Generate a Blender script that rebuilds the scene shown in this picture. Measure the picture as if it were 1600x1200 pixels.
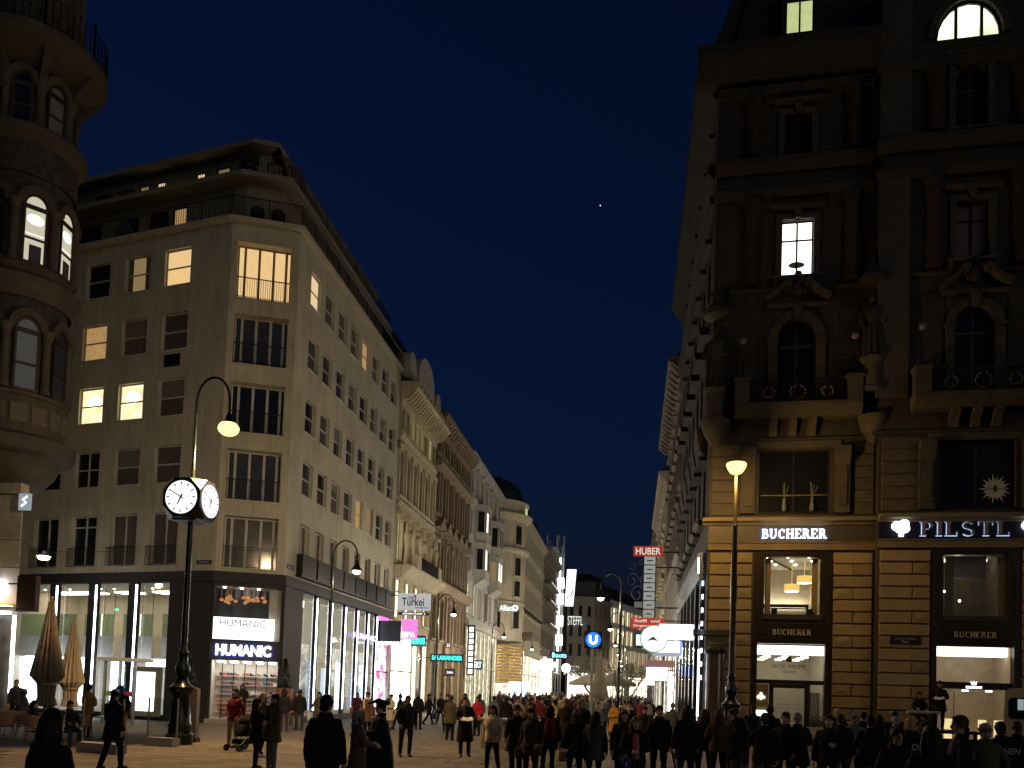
import bpy, bmesh, math, random
import numpy as np
from mathutils import Matrix, Vector
from math import sin, cos, pi, radians, sqrt, atan2

random.seed(7); rng = np.random.default_rng(7)
scene = bpy.context.scene
for o in list(bpy.data.objects): bpy.data.objects.remove(o)
COL = scene.collection

# ---------------------------------------------------------------- camera
YAW, PITCH, ROLL = radians(8.186), radians(2.6425), radians(2.0)
F0 = Vector((-sin(YAW), cos(YAW), 0)); RT = Vector((cos(YAW), sin(YAW), 0)); UPZ = Vector((0, 0, 1))
FW = F0*cos(PITCH)+UPZ*sin(PITCH); UP = -F0*sin(PITCH)+UPZ*cos(PITCH)
XI = RT*cos(ROLL)+UP*sin(ROLL); YI = -RT*sin(ROLL)+UP*cos(ROLL)
cd = bpy.data.cameras.new('camera'); cam = bpy.data.objects.new('camera', cd); COL.objects.link(cam)
m = Matrix.Identity(4)
for i in range(3): m[i][0], m[i][1], m[i][2] = XI[i], YI[i], -FW[i]
m[0][3], m[1][3], m[2][3] = 0, 0, 2.1
cam.matrix_world = m
cd.sensor_fit = 'HORIZONTAL'; cd.sensor_width = 36; cd.lens = 36*1300/1600; cd.shift_y = 0.2603
cd.clip_start = .1; cd.clip_end = 3000
scene.camera = cam

# ---------------------------------------------------------------- sky, sun, exposure
SUN_AZ = Vector((0.62, -0.62, 0)).normalized(); SUN_EL = radians(14)
w = bpy.data.worlds.new('World'); scene.world = w; w.use_nodes = True
nt = w.node_tree; bg = nt.nodes['Background']
sky = nt.nodes.new('ShaderNodeTexSky'); sky.sky_type = 'NISHITA'; sky.sun_disc = False
sky.sun_elevation = radians(-.5); sky.sun_rotation = atan2(SUN_AZ.x, SUN_AZ.y); sky.air_density = 1.0; sky.dust_density = 0.3; sky.ozone_density = 5.0
nt.links.new(sky.outputs[0], bg.inputs[0]); bg.inputs[1].default_value = 0.07
sd = bpy.data.lights.new('sun', 'SUN'); so = bpy.data.objects.new('sun', sd); COL.objects.link(so)
sd.energy = 0.2; sd.angle = radians(35); sd.color = (1.0, .93, .72)
sv = -(SUN_AZ*cos(SUN_EL)+Vector((0, 0, sin(SUN_EL))))
so.rotation_euler = sv.to_track_quat('-Z', 'Y').to_euler()
scene.view_settings.view_transform = 'Standard'; scene.view_settings.look = 'None'
scene.view_settings.exposure = 0; scene.view_settings.gamma = 1
scene.render.engine = 'CYCLES'
cy = scene.cycles; cy.use_denoising = True; cy.max_bounces = 6; cy.diffuse_bounces = 2; cy.glossy_bounces = 3
cy.transmission_bounces = 4; cy.transparent_max_bounces = 12; cy.sample_clamp_indirect = 4; cy.caustics_reflective = False; cy.caustics_refractive = False
try: cy.denoiser = 'OPENIMAGEDENOISE'
except Exception: pass

# ---------------------------------------------------------------- materials
MATS = {}
def mat(name, col, rough=.7, metal=0., var=.12, scale=3., bump=0., spec=.4, rnd=0.):
    if name in MATS: return MATS[name]
    M = bpy.data.materials.new(name); MATS[name] = M; M.use_nodes = True
    n = M.node_tree.nodes; l = M.node_tree.links; b = n['Principled BSDF']
    b.inputs['Roughness'].default_value = rough; b.inputs['Metallic'].default_value = metal
    b.inputs['Specular IOR Level'].default_value = spec
    c = list(col)+[1]; b.inputs['Base Color'].default_value = c
    if var > 0 or bump > 0:
        tc = n.new('ShaderNodeTexCoord'); nz = n.new('ShaderNodeTexNoise'); nz.inputs['Scale'].default_value = scale; nz.inputs['Detail'].default_value = 6
        l.new(tc.outputs['Object'], nz.inputs['Vector'])
        if var > 0:
            r = n.new('ShaderNodeValToRGB'); e = r.color_ramp.elements
            e[0].position = .3; e[1].position = .72
            e[0].color = [x*(1-var) for x in col]+[1]; e[1].color = [min(1, x*(1+var)) for x in col]+[1]
            l.new(nz.outputs['Fac'], r.inputs['Fac']); out = r.outputs['Color']
            if rnd > 0:
                oi = n.new('ShaderNodeObjectInfo'); mr = n.new('ShaderNodeMapRange'); mr.inputs[3].default_value = 1-rnd; mr.inputs[4].default_value = 1+rnd
                hs = n.new('ShaderNodeHueSaturation'); l.new(oi.outputs['Random'], mr.inputs[0]); l.new(mr.outputs[0], hs.inputs['Value']); l.new(out, hs.inputs['Color']); out = hs.outputs['Color']
            l.new(out, b.inputs['Base Color'])
        if bump > 0:
            bp = n.new('ShaderNodeBump'); bp.inputs['Strength'].default_value = bump; bp.inputs['Distance'].default_value = .02
            n2 = n.new('ShaderNodeTexNoise'); n2.inputs['Scale'].default_value = scale*9; n2.inputs['Detail'].default_value = 4
            l.new(tc.outputs['Object'], n2.inputs['Vector']); l.new(n2.outputs['Fac'], bp.inputs['Height']); l.new(bp.outputs['Normal'], b.inputs['Normal'])
    return M
def emit(name, col, strength, wave=0., scale=4., noise=0., axis='X', col2=None):
    """something that gives off light; wave = curtain folds, noise = uneven contents"""
    if name in MATS: return MATS[name]
    M = bpy.data.materials.new(name); MATS[name] = M; M.use_nodes = True
    n = M.node_tree.nodes; l = M.node_tree.links; n.remove(n['Principled BSDF'])
    e = n.new('ShaderNodeEmission'); e.inputs[0].default_value = list(col)+[1]; e.inputs[1].default_value = strength
    l.new(e.outputs[0], n['Material Output'].inputs[0])
    if wave or noise:
        tc = n.new('ShaderNodeTexCoord')
        if wave:
            t = n.new('ShaderNodeTexWave'); t.bands_direction = axis; t.inputs['Distortion'].default_value = 1.5; t.inputs['Scale'].default_value = scale; k = wave
        else:
            t = n.new('ShaderNodeTexNoise'); t.inputs['Scale'].default_value = scale; t.inputs['Detail'].default_value = 5; k = noise
        l.new(tc.outputs['Object'], t.inputs['Vector'])
        mr = n.new('ShaderNodeMapRange'); mr.inputs[3].default_value = strength*(1-k); mr.inputs[4].default_value = strength*(1+k*.5)
        if noise: mr.inputs[1].default_value = .3; mr.inputs[2].default_value = .7
        l.new(t.outputs['Fac'], mr.inputs[0]); l.new(mr.outputs[0], e.inputs[1])
        if col2:
            r = n.new('ShaderNodeValToRGB'); r.color_ramp.elements[0].color = list(col2)+[1]; r.color_ramp.elements[1].color = list(col)+[1]
            r.color_ramp.elements[0].position = .4; r.color_ramp.elements[1].position = .6
            l.new(t.outputs['Fac'], r.inputs['Fac']); l.new(r.outputs[0], e.inputs[0])
    return M
def glass(name, tint=(1, 1, 1), refl=.1):
    if name in MATS: return MATS[name]
    M = bpy.data.materials.new(name); MATS[name] = M; M.use_nodes = True
    n = M.node_tree.nodes; l = M.node_tree.links; n.remove(n['Principled BSDF'])
    a = n.new('ShaderNodeBsdfTransparent'); a.inputs[0].default_value = list(tint)+[1]
    g = n.new('ShaderNodeBsdfGlossy'); g.inputs['Roughness'].default_value = .03
    lw = n.new('ShaderNodeLayerWeight'); pw = n.new('ShaderNodeMath'); pw.operation = 'POWER'; pw.inputs[1].default_value = 4; l.new(lw.outputs['Facing'], pw.inputs[0])
    fr = n.new('ShaderNodeMapRange'); fr.inputs[3].default_value = .03; fr.inputs[4].default_value = .4; l.new(pw.outputs[0], fr.inputs[0])
    x = n.new('ShaderNodeMixShader'); l.new(fr.outputs[0], x.inputs[0]); l.new(a.outputs[0], x.inputs[1]); l.new(g.outputs[0], x.inputs[2]); l.new(x.outputs[0], n['Material Output'].inputs[0])
    return M

PLASTER = mat('warm plaster', (.45, .42, .325), .85, var=.16, scale=.5, bump=.35)
def streaks(M, amt=.22):
    n = M.node_tree.nodes; l = M.node_tree.links; b = n['Principled BSDF']; src = b.inputs['Base Color'].links[0].from_socket
    tc = n.new('ShaderNodeTexCoord'); mp = n.new('ShaderNodeMapping'); mp.inputs['Scale'].default_value = (2.6, 2.6, .22); nz = n.new('ShaderNodeTexNoise'); nz.inputs['Scale'].default_value = 1.3; nz.inputs['Detail'].default_value = 7; nz.inputs['Roughness'].default_value = .65
    l.new(tc.outputs['Object'], mp.inputs['Vector']); l.new(mp.outputs[0], nz.inputs['Vector'])
    mr = n.new('ShaderNodeMapRange'); mr.inputs[1].default_value = .35; mr.inputs[2].default_value = .62; mr.inputs[3].default_value = 1-amt; mr.inputs[4].default_value = 1.04; l.new(nz.outputs['Fac'], mr.inputs[0])
    hs = n.new('ShaderNodeHueSaturation'); l.new(src, hs.inputs['Color']); l.new(mr.outputs[0], hs.inputs['Value']); l.new(hs.outputs[0], b.inputs['Base Color'])
streaks(PLASTER, .2)
PLASTER2 = mat('penthouse render darkened for shade', (.20, .185, .15), .85, var=.1, scale=.6)  # shade of the slab edges put into the colour, darker than the plaster below
TRIM = mat('pale window surround', (.46, .45, .41), .6, var=.05)
DARKBAND = mat('anthracite cladding', (.022, .022, .027), .7, var=.1, scale=1)
IRON = mat('black iron', (.012, .012, .014), .45, metal=.3, var=.1)
LAMPGREEN = mat('black green cast iron', (.012, .017, .014), .25, metal=.4, var=.15, scale=8)
PANE = mat('dark window glass', (.012, .014, .018), .06, var=0, spec=.6)
PANEB = mat('window with closed blind behind glass', (.10, .09, .08), .12, var=.1, spec=.6)
PINKB = mat('window with dim curtain behind glass', (.16, .12, .10), .2, var=.15, spec=.5)
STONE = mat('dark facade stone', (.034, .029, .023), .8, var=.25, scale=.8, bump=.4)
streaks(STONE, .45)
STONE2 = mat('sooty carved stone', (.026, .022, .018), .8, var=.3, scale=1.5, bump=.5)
RUST = mat('rusticated sandstone', (.26, .195, .10), .8, var=.18, scale=1.6, bump=.5, rnd=.12)
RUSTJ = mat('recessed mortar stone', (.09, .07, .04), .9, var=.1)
BRONZE = mat('dark bronze shop frame', (.035, .026, .017), .4, metal=.4, var=.15)
ROOF = mat('dark sheet roof', (.012, .013, .016), .6, var=.2)
CREAM = mat('cream stucco', (.50, .44, .30), .8, var=.12, scale=.6, bump=.2)
streaks(CREAM, .3)
CREAM2 = mat('pale grey stucco', (.42, .41, .38), .8, var=.12, scale=.6, bump=.2)
streaks(CREAM2, .3)
CREAM3 = mat('warm ivory stucco', (.48, .43, .32), .8, var=.12, scale=.6, bump=.2)
streaks(CREAM3, .3)
BROWNST = mat('brown stone facade', (.22, .17, .115), .85, var=.22, scale=1.0, bump=.5)
OLDST = mat('old grey stone', (.17, .15, .12), .85, var=.2, scale=1.0, bump=.4)
WHITEP = mat('white painted wall', (.62, .60, .54), .6, var=.05)
MARBLE = mat('veined marble slab', (.40, .35, .24), .3, var=.3, scale=2.2, spec=.5)
MARBLED = mat('brown marble slab', (.16, .125, .09), .3, var=.4, scale=2.5, spec=.5)
TURSTONE = mat('turret brown stone', (.072, .060, .044), .8, var=.25, scale=1.5, bump=.5)
MOSAIC = mat('turret painted plaster', (.045, .038, .034), .8, var=.5, scale=4.0)
WOODF = mat('dark brown window wood', (.03, .02, .014), .5, var=.2)
CLEAR = glass('shop glass', (.93, .95, .94)); GREENG = glass('green balustrade glass', (.62, .74, .66))
BLUEHALO = emit('blue halo behind letters', (.06, .10, 1), 1.3)
PANEC = mat('window glass tinted as sky sheen', (.045, .05, .062), .1, var=.15, scale=1.5, spec=.6); PANEE = mat('window glass with net curtain', (.085, .08, .07), .2, var=.2, scale=3, spec=.5)  # first pane: sky reflection put into its bluish base colour
LED = emit('white light tube', (.82, .88, 1), 9)
WHITESIGN = emit('white lit sign', (.86, .9, 1), 5.5)
LETTER = emit('white lit letter', (.82, .88, 1), 6)
W_WARM = emit('lit window warm curtain', (1, .66, .30), .95, wave=.45, scale=6)
W_BRIGHT = emit('lit window bright', (1, .80, .42), 1.7, noise=.45, scale=1.1)
W_CREAM = emit('lit window cream', (1, .76, .42), .85, wave=.3, scale=3)
W_DIM = emit('lit window dim curtain', (.75, .52, .24), .34, wave=.4, scale=5)
W_ORANGE = emit('lit window orange blind', (1, .58, .22), .42, noise=.2)
W_WHITE = emit('lit window white', (1, .93, .78), 2.2, noise=.2, scale=.8)
W_GREEN = emit('lit window pale green', (.72, .82, .36), .75, noise=.12)
W_YEL = emit('lit window soft yellow', (1, .84, .45), 1.1, noise=.25, scale=2)
W_YWH = emit('lit window yellow white', (1, .9, .62), 1.8, noise=.25, scale=2)
CEILP = emit('ceiling light panel', (1, .93, .80), 5)
SPOTE = emit('small ceiling spot', (1, .94, .82), 12)

# ---------------------------------------------------------------- mesh builder and object helpers
class MB:
    def __init__(s): s.v = []; s.f = []; s.m = []
    def poly(s, pts, mi=0):
        b = len(s.v); s.v += [tuple(p) for p in pts]; s.f.append(tuple(range(b, b+len(pts)))); s.m.append(mi); return s
    def box(s, x0, x1, y0, y1, z0, z1, mi=0):
        b = len(s.v); s.v += [(x, y, z) for z in (z0, z1) for y in (y0, y1) for x in (x0, x1)]
        for q in ((0, 2, 3, 1), (4, 5, 7, 6), (0, 1, 5, 4), (2, 6, 7, 3), (0, 4, 6, 2), (1, 3, 7, 5)):
            s.f.append(tuple(b+i for i in q)); s.m.append(mi)
        return s
    def bev(s, x0, x1, y0, y1, z0, z1, c=.02, mi=0):
        """block whose front face (y0) is chamfered on all four sides"""
        b = len(s.v)
        s.v += [(x0, y1, z0), (x1, y1, z0), (x1, y1, z1), (x0, y1, z1), (x0, y0+c, z0), (x1, y0+c, z0), (x1, y0+c, z1), (x0, y0+c, z1), (x0+c, y0, z0+c), (x1-c, y0, z0+c), (x1-c, y0, z1-c), (x0+c, y0, z1-c)]
        for q in ((8, 9, 10, 11), (4, 5, 9, 8), (5, 6, 10, 9), (6, 7, 11, 10), (7, 4, 8, 11), (0, 1, 5, 4), (1, 2, 6, 5), (2, 3, 7, 6), (3, 0, 4, 7)):
            s.f.append(tuple(b+i for i in q)); s.m.append(mi)
        return s
    def tube(s, pts, r, n=8, mi=0, cap=True):
        pts = [Vector(p) for p in pts]; rs = r if isinstance(r, (list, tuple)) else [r]*len(pts)
        b = len(s.v); up = None
        for i, p in enumerate(pts):
            t = (pts[min(i+1, len(pts)-1)]-pts[max(i-1, 0)]).normalized()
            if up is None: up = Vector((0, 0, 1)) if abs(t.z) < .9 else Vector((1, 0, 0))
            a = (up-t*up.dot(t)).normalized(); c = t.cross(a); up = a
            for k in range(n):
                g = 2*pi*k/n; s.v.append(tuple(p+(a*cos(g)+c*sin(g))*rs[i]))
        for i in range(len(pts)-1):
            for k in range(n):
                s.f.append((b+i*n+k, b+i*n+(k+1) % n, b+(i+1)*n+(k+1) % n, b+(i+1)*n+k)); s.m.append(mi)
        if cap:
            s.f.append(tuple(b+k for k in range(n))[::-1]); s.m.append(mi)
            s.f.append(tuple(b+(len(pts)-1)*n+k for k in range(n))); s.m.append(mi)
        return s
    def lathe(s, prof, c=(0, 0), n=16, mi=0, a0=0., a1=2*pi, cap=True):
        """prof: [(radius, z)] revolved about the vertical through c"""
        b = len(s.v); full = abs(a1-a0-2*pi) < 1e-6; k = n if full else n+1
        for r, z in prof:
            for i in range(k):
                g = a0+(a1-a0)*i/n; s.v.append((c[0]+r*cos(g), c[1]+r*sin(g), z))
        for j in range(len(prof)-1):
            for i in range(n):
                i2 = (i+1) % k
                s.f.append((b+j*k+i, b+j*k+i2, b+(j+1)*k+i2, b+(j+1)*k+i)); s.m.append(mi)
        if cap and full:
            s.f.append(tuple(b+i for i in range(k))[::-1]); s.m.append(mi)
            s.f.append(tuple(b+(len(prof)-1)*k+i for i in range(k))); s.m.append(mi)
        return s
    def prism(s, pts, axis, a, b_, mi=0):
        """2-D outline pts extruded along axis 'x','y' or 'z' from a to b_"""
        P = {'x': lambda p, t: (t, p[0], p[1]), 'y': lambda p, t: (p[0], t, p[1]), 'z': lambda p, t: (p[0], p[1], t)}[axis]
        b = len(s.v); n = len(pts); s.v += [P(p, a) for p in pts]+[P(p, b_) for p in pts]
        s.f.append(tuple(range(b, b+n))); s.m.append(mi); s.f.append(tuple(range(b+n, b+2*n))[::-1]); s.m.append(mi)
        for i in range(n): s.f.append((b+i, b+n+i, b+n+(i+1) % n, b+(i+1) % n)); s.m.append(mi)
        return s
    def ball(s, c, r, n=10, mi=0, sc=(1, 1, 1)):
        prof = [(max(1e-4, r*sin(pi*i/n)), -r*cos(pi*i/n)) for i in range(n+1)]; b = len(s.v)
        s.lathe(prof, (0, 0), n+4, mi, cap=False)
        for i in range(b, len(s.v)): v = s.v[i]; s.v[i] = (c[0]+v[0]*sc[0], c[1]+v[1]*sc[1], c[2]+v[2]*sc[2])
        return s
    def xf(s, M):
        s.v = [tuple(M @ Vector(v)) for v in s.v]; return s
    def cat(s, o, d=(0, 0, 0), mi=None):
        b = len(s.v); s.v += [(v[0]+d[0], v[1]+d[1], v[2]+d[2]) for v in o.v]
        s.f += [tuple(i+b for i in f) for f in o.f]; s.m += o.m if mi is None else [mi]*len(o.m); return s
    def mesh(s, name, mats, smooth=False):
        me = bpy.data.meshes.new(name); me.from_pydata(s.v, [], s.f)
        for q in (mats if isinstance(mats, (list, tuple)) else [mats]): me.materials.append(q)
        me.polygons.foreach_set('material_index', s.m)
        if smooth: me.polygons.foreach_set('use_smooth', [True]*len(s.f))
        me.update()
        bm = bmesh.new(); bm.from_mesh(me); bmesh.ops.recalc_face_normals(bm, faces=bm.faces); bm.to_mesh(me); bm.free()
        if smooth:
            try: me.set_sharp_from_angle(angle=radians(40))
            except Exception: pass
        return me
WM = {}
I4 = Matrix.Identity(4)
def tag(o, label=None, cat=None, group=None, kind=None):
    if label: o['label'] = label
    if cat: o['category'] = cat
    if group: o['group'] = group
    if kind: o['kind'] = kind
    return o
def add(name, data, mats=None, parent=None, M=I4, smooth=False, **kw):
    """link one object; M is its wanted world matrix"""
    if isinstance(data, MB): data = data.mesh(name, mats, smooth)
    o = bpy.data.objects.new(name, data); COL.objects.link(o); WM[o.name] = M.copy()
    if parent is not None: o.parent = parent; o.matrix_basis = WM[parent.name].inverted() @ M
    else: o.matrix_basis = M
    return tag(o, **kw)
def thing(name, loc, label, cat, rz=0., group=None, kind=None):
    return add(name, None, M=T(loc, rz), label=label, cat=cat, group=group, kind=kind)
def T(loc=(0, 0, 0), rz=0.): return Matrix.Translation(Vector(loc)) @ Matrix.Rotation(rz, 4, 'Z')
def frame(origin, d):
    """facade frame: x along the wall (left to right seen from outside), y into the building, z up"""
    return T((origin[0], origin[1], 0), atan2(d[1], d[0]))
def at(Fm, x, y, z): return Fm @ Matrix.Translation((x, y, z))
TXT = {}
def text_mb(s, h, ext=.02, bold=0., width=None):
    """lettering as mesh, cap height h, centred, in the x-z plane facing -y"""
    k = (s, ext, bold)
    if k not in TXT:
        c = bpy.data.curves.new('t', 'FONT'); c.body = s; c.size = 1; c.extrude = ext/h if h else 0; c.offset = bold; c.resolution_u = 3
        o = bpy.data.objects.new('t', c); me = bpy.data.meshes.new_from_object(o)
        TXT[k] = ([tuple(v.co) for v in me.vertices], [tuple(p.vertices) for p in me.polygons])
        bpy.data.objects.remove(o); bpy.data.curves.remove(c); bpy.data.meshes.remove(me)
    v, f = TXT[k]; b = MB()
    x0 = min(p[0] for p in v); x1 = max(p[0] for p in v); y0 = min(p[1] for p in v); y1 = max(p[1] for p in v)
    sz = h/(y1-y0); sx = width/(x1-x0) if width else sz
    b.v = [((p[0]-(x0+x1)/2)*sx, -p[2]*h, (p[1]-(y0+y1)/2)*sz) for p in v]; b.f = list(f); b.m = [0]*len(f)
    return b
def wall(mb, x0, x1, z0, z1, ops, y=0., rev=.2, mi=0, mr=None):
    """wall sheet with rectangular openings ops=[(xa,xb,za,zb)] and their reveals"""
    mr = mi if mr is None else mr
    xs = sorted({x0, x1, *[q for o in ops for q in o[:2] if x0 < q < x1]}); zs = sorted({z0, z1, *[q for o in ops for q in o[2:4] if z0 < q < z1]})
    for i in range(len(xs)-1):
        for j in range(len(zs)-1):
            cx, cz = (xs[i]+xs[i+1])/2, (zs[j]+zs[j+1])/2
            if any(o[0] < cx < o[1] and o[2] < cz < o[3] for o in ops): continue
            mb.poly([(xs[i], y, zs[j]), (xs[i+1], y, zs[j]), (xs[i+1], y, zs[j+1]), (xs[i], y, zs[j+1])], mi)
    for a, b, c, d in ops:
        r = y+rev
        mb.poly([(a, y, c), (a, r, c), (a, r, d), (a, y, d)], mr); mb.poly([(b, y, c), (b, y, d), (b, r, d), (b, r, c)], mr)
        mb.poly([(a, y, d), (a, r, d), (b, r, d), (b, y, d)], mr); mb.poly([(a, y, c), (b, y, c), (b, r, c), (a, r, c)], mr)
    return mb
def arch_fill(mb, xa, xb, zs, zt, y0, y1, mi=0, n=8):
    """fills the two top corners of a rectangular opening so that it reads as an arch springing at zs"""
    cx, r, h = (xa+xb)/2, (xb-xa)/2, zt-zs
    P = [(cx-r*cos(pi*i/(2*n)), zs+h*sin(pi*i/(2*n))) for i in range(n+1)]
    for sgn in (1, -1):
        q = [(p[0] if sgn == 1 else 2*cx-p[0], p[1]) for p in P]; c = (xa if sgn == 1 else xb, zt)
        mb.prism(q+[c], 'y', y0, y1, mi)
    return mb
def arch_pts(xa, xb, z0, zs, zt, n=10):
    cx, r, h = (xa+xb)/2, (xb-xa)/2, zt-zs
    return [(xa, z0), (xb, z0)]+[(cx+r*cos(pi*i/n), zs+h*sin(pi*i/n)) for i in range(n+1)]
def arch_ring(mb, xa, xb, zs, zt, wd, y0, y1, mi=0, n=10):
    cx, r, h = (xa+xb)/2, (xb-xa)/2, zt-zs
    for i in range(n):
        a, b = pi*i/n, pi*(i+1)/n
        q = [(cx+r*cos(a), zs+h*sin(a)), (cx+(r+wd)*cos(a), zs+(h+wd)*sin(a)), (cx+(r+wd)*cos(b), zs+(h+wd)*sin(b)), (cx+r*cos(b), zs+h*sin(b))]
        mb.prism(q, 'y', y0, y1, mi)
    return mb
def railing(x0, x1, z0, z1, y, step=.12, r=.008, post=None):
    b = MB(); b.box(x0, x1, y-.02, y+.02, z1-.03, z1+.01); b.box(x0, x1, y-.015, y+.015, z0+.04, z0+.06)
    n = max(2, int((x1-x0)/step))
    for i in range(n+1): x = x0+(x1-x0)*i/n; b.box(x-r, x+r, y-r, y+r, z0, z1)
    return b
MESHC = {}
def cmesh(key, fn, mats, smooth=False):
    if key not in MESHC: MESHC[key] = fn().mesh(key.split('|')[0], mats, smooth)
    return MESHC[key]
# ================================================================ ground
def paving_mat():
    M = mat('granite paving', (.20, .185, .165), .55, var=.25, scale=2.5, bump=.2, spec=.35)
    n = M.node_tree.nodes; l = M.node_tree.links
    tc = n.new('ShaderNodeTexCoord'); br = n.new('ShaderNodeTexBrick'); br.inputs['Scale'].default_value = 1.0
    br.inputs['Color1'].default_value = (.14, .12, .09, 1); br.inputs['Color2'].default_value = (.18, .155, .115, 1); br.inputs['Mortar'].default_value = (.06, .055, .05, 1)
    br.inputs['Mortar Size'].default_value = .012; br.inputs['Brick Width'].default_value = 1.0; br.inputs['Row Height'].default_value = .8
    l.new(tc.outputs['Object'], br.inputs['Vector']); l.new(br.outputs['Color'], n['Principled BSDF'].inputs['Base Color'])
    return M
SLAB = mat('granite paving slab', (.135, .115, .083), .8, var=.22, scale=3, bump=.25, spec=.2, rnd=.24)
GJ = mat('sand joint', (.05, .045, .04), .9)
g = MB(); g.box(-1500, 1500, -600, 2400, -1.0, -.03)
ground = add('ground', g, [paving_mat()], kind='structure')
PW, PD = 1.0, .8
def in_view(x, y):
    v = Vector((x, y, -2.1)); d = v.dot(FW)
    return d > 1 and abs(v.dot(XI)/d*1300) < 815 and -(v.dot(YI)/d)*1300 < 1206-1016.5
cells = []
for j in range(18, 72):
    for i in range(-24, 12):
        x = i*PW+(j % 2)*PW/2; y = j*PD
        if y > 40 and not (-16 < x < 3): continue
        if y > 36.4 and not (-16.6 < x < 3.1): continue
        if in_view(x+.5, y+.4): cells.append((Vector((x+.5, y+.4, -2.1)).length, x, y))
cells.sort()
pv = add('pavement', MB().box(-24.5, 12.5, 13, 57.6, -.028, -.02), [GJ], kind='structure')
sm = cmesh('paving_slab', lambda: MB().xf(I4).cat(MB().bev(.014, PW-.014, 0, .02, .011, PD-.011, .008)).xf(Matrix(((1, 0, 0, 0), (0, 0, 1, 0), (0, -1, 0, 0), (0, 0, 0, 1)))), [SLAB])
for k, (d, x, y) in enumerate(cells[:300]): add('paving_slab', sm, parent=pv, M=T((x, y, 0)))
rest = MB()
for k, (d, x, y) in enumerate(cells[300:]): rest.box(x+.015, x+PW-.015, y+.012, y+PD-.012, -.0195, -.002)
add('paving_slabs_beyond', rest, [SLAB], parent=pv, kind='stuff')

# ================================================================ windows
def sash(w, h, fr=.07, bar=True, mull=False, hbar=.5, y=0.):
    b = MB()
    b.box(0, fr, y, y+.07, 0, h); b.box(w-fr, w, y, y+.07, 0, h); b.box(fr, w-fr, y, y+.07, 0, fr); b.box(fr, w-fr, y, y+.07, h-fr, h)
    if bar: b.box(fr, w-fr, y-.005, y+.06, h*hbar-.035, h*hbar+.035)
    if mull: b.box(w/2-.04, w/2+.04, y-.008, y+.058, fr, h-fr)
    return b
def window(parent, Fm, x, z, w, h, pane=None, fmat=None, rec=.16, bar=True, mull=False, hbar=.5, sill=True, fr=.07, name='window'):
    """window part with frame, pane and sill as sub-parts; fills an opening w x h at x, z of the facade frame"""
    pane = pane or PANE; fmat = fmat or TRIM
    M = at(Fm, x, 0, z)
    fm = cmesh(f'window|{w:.2f}{h:.2f}{rec}{bar}{mull}{hbar}{fr}{fmat.name}', lambda: sash(w, h, fr, bar, mull, hbar, rec), [fmat])
    o = add(name, fm, parent=parent, M=M)
    pm = cmesh(f'pane|{w:.2f}{h:.2f}{rec}{pane.name}', lambda: MB().box(.02, w-.02, rec+.035, rec+.045, .02, h-.02), [pane])
    add('pane', pm, parent=o, M=M)
    if sill:
        smm = cmesh(f'sill|{w:.2f}{fmat.name}', lambda: MB().bev(-.06, w+.06, -.07, .1, -.06, 0, .012), [fmat]); add('sill', smm, parent=o, M=M)
    return o

# ================================================================ corner building with the shoe shop
C0 = Vector((-19.75, 37.0, 0)); C1 = Vector((-16.8, 38.2, 0)); DL = Vector((.9774, -.2112, 0)); DC = (C1-C0).normalized(); WC = (C1-C0).length
FL, FK, FS = frame(C0, DL), frame(C0, DC), frame(C1, (0, 1))
LEN_S = 18.3
cb = thing('corner_building', C0, 'plain beige corner building with canted corner and shoe shop on its ground floor', 'building')
rows = [21.6, 18.33, 15.0, 11.66]; WH = 1.87
lx = [-11.84, -9.24, -6.62, -4.05]
opsL = [(x, x+1.62, z, z+WH) for z in rows for x in lx]+[(x-.03, x+1.68, 7.62, 10.2) for x in lx]
wb = MB(); wall(wb, -17, 0, 7.22, 24.3, opsL, rev=.3); add('wall', wb, [PLASTER], cb, FL)
opsK = [(.3, 2.82, a, b) for a, b in ((20.65, 23.4), (17.4, 19.85), (14.05, 16.47), (10.75, 13.2), (7.46, 9.95))]
wb = MB(); wall(wb, 0, WC, 7.22, 24.3, opsK, rev=.55)
for a, b, c, d in opsK: wb.box(a-.05, b+.05, -.06, .0, c-.1, c-.02)
add('wall', wb, [PLASTER], cb, FK)
sy = [1.65+2.06*i for i in range(8)]; srow = [(21.43, 1.8), (18.15, 1.72), (14.85, 1.75), (11.6, 1.78)]
opsS = [(y, y+1.38, z, z+h) for z, h in srow for y in sy]+[(y+.05, y+1.33, 7.6, 10.12) for y in sy]
wb = MB(); wall(wb, 0, LEN_S, 7.22, 24.3, opsS, rev=.3); add('wall', wb, [PLASTER], cb, FS)
lit = {(0, 2): W_DIM, (0, 3): W_WARM, (0, 1): PANE, (1, 1): W_ORANGE, (1, 2): PINKB, (2, 1): W_BRIGHT, (2, 2): W_BRIGHT, (1, 0): PANE, (3, 3): PANEB, (3, 2): PANEB, (2, 3): PANEB, (1, 3): PANEB}
BLIND = mat('grey roller blind', (.16, .15, .14), .8); ROOML = emit('pale ceiling lamp', (1, .93, .75), 3)
def blind(o, Fm, x, z, w_, h_, f, rec=.14, m_=None): add('roller_blind', MB().box(x+.06, x+w_-.06, rec+.02, rec+.033, z+h_*(1-f), z+h_-.05), [m_ or BLIND], o, Fm)
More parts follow.
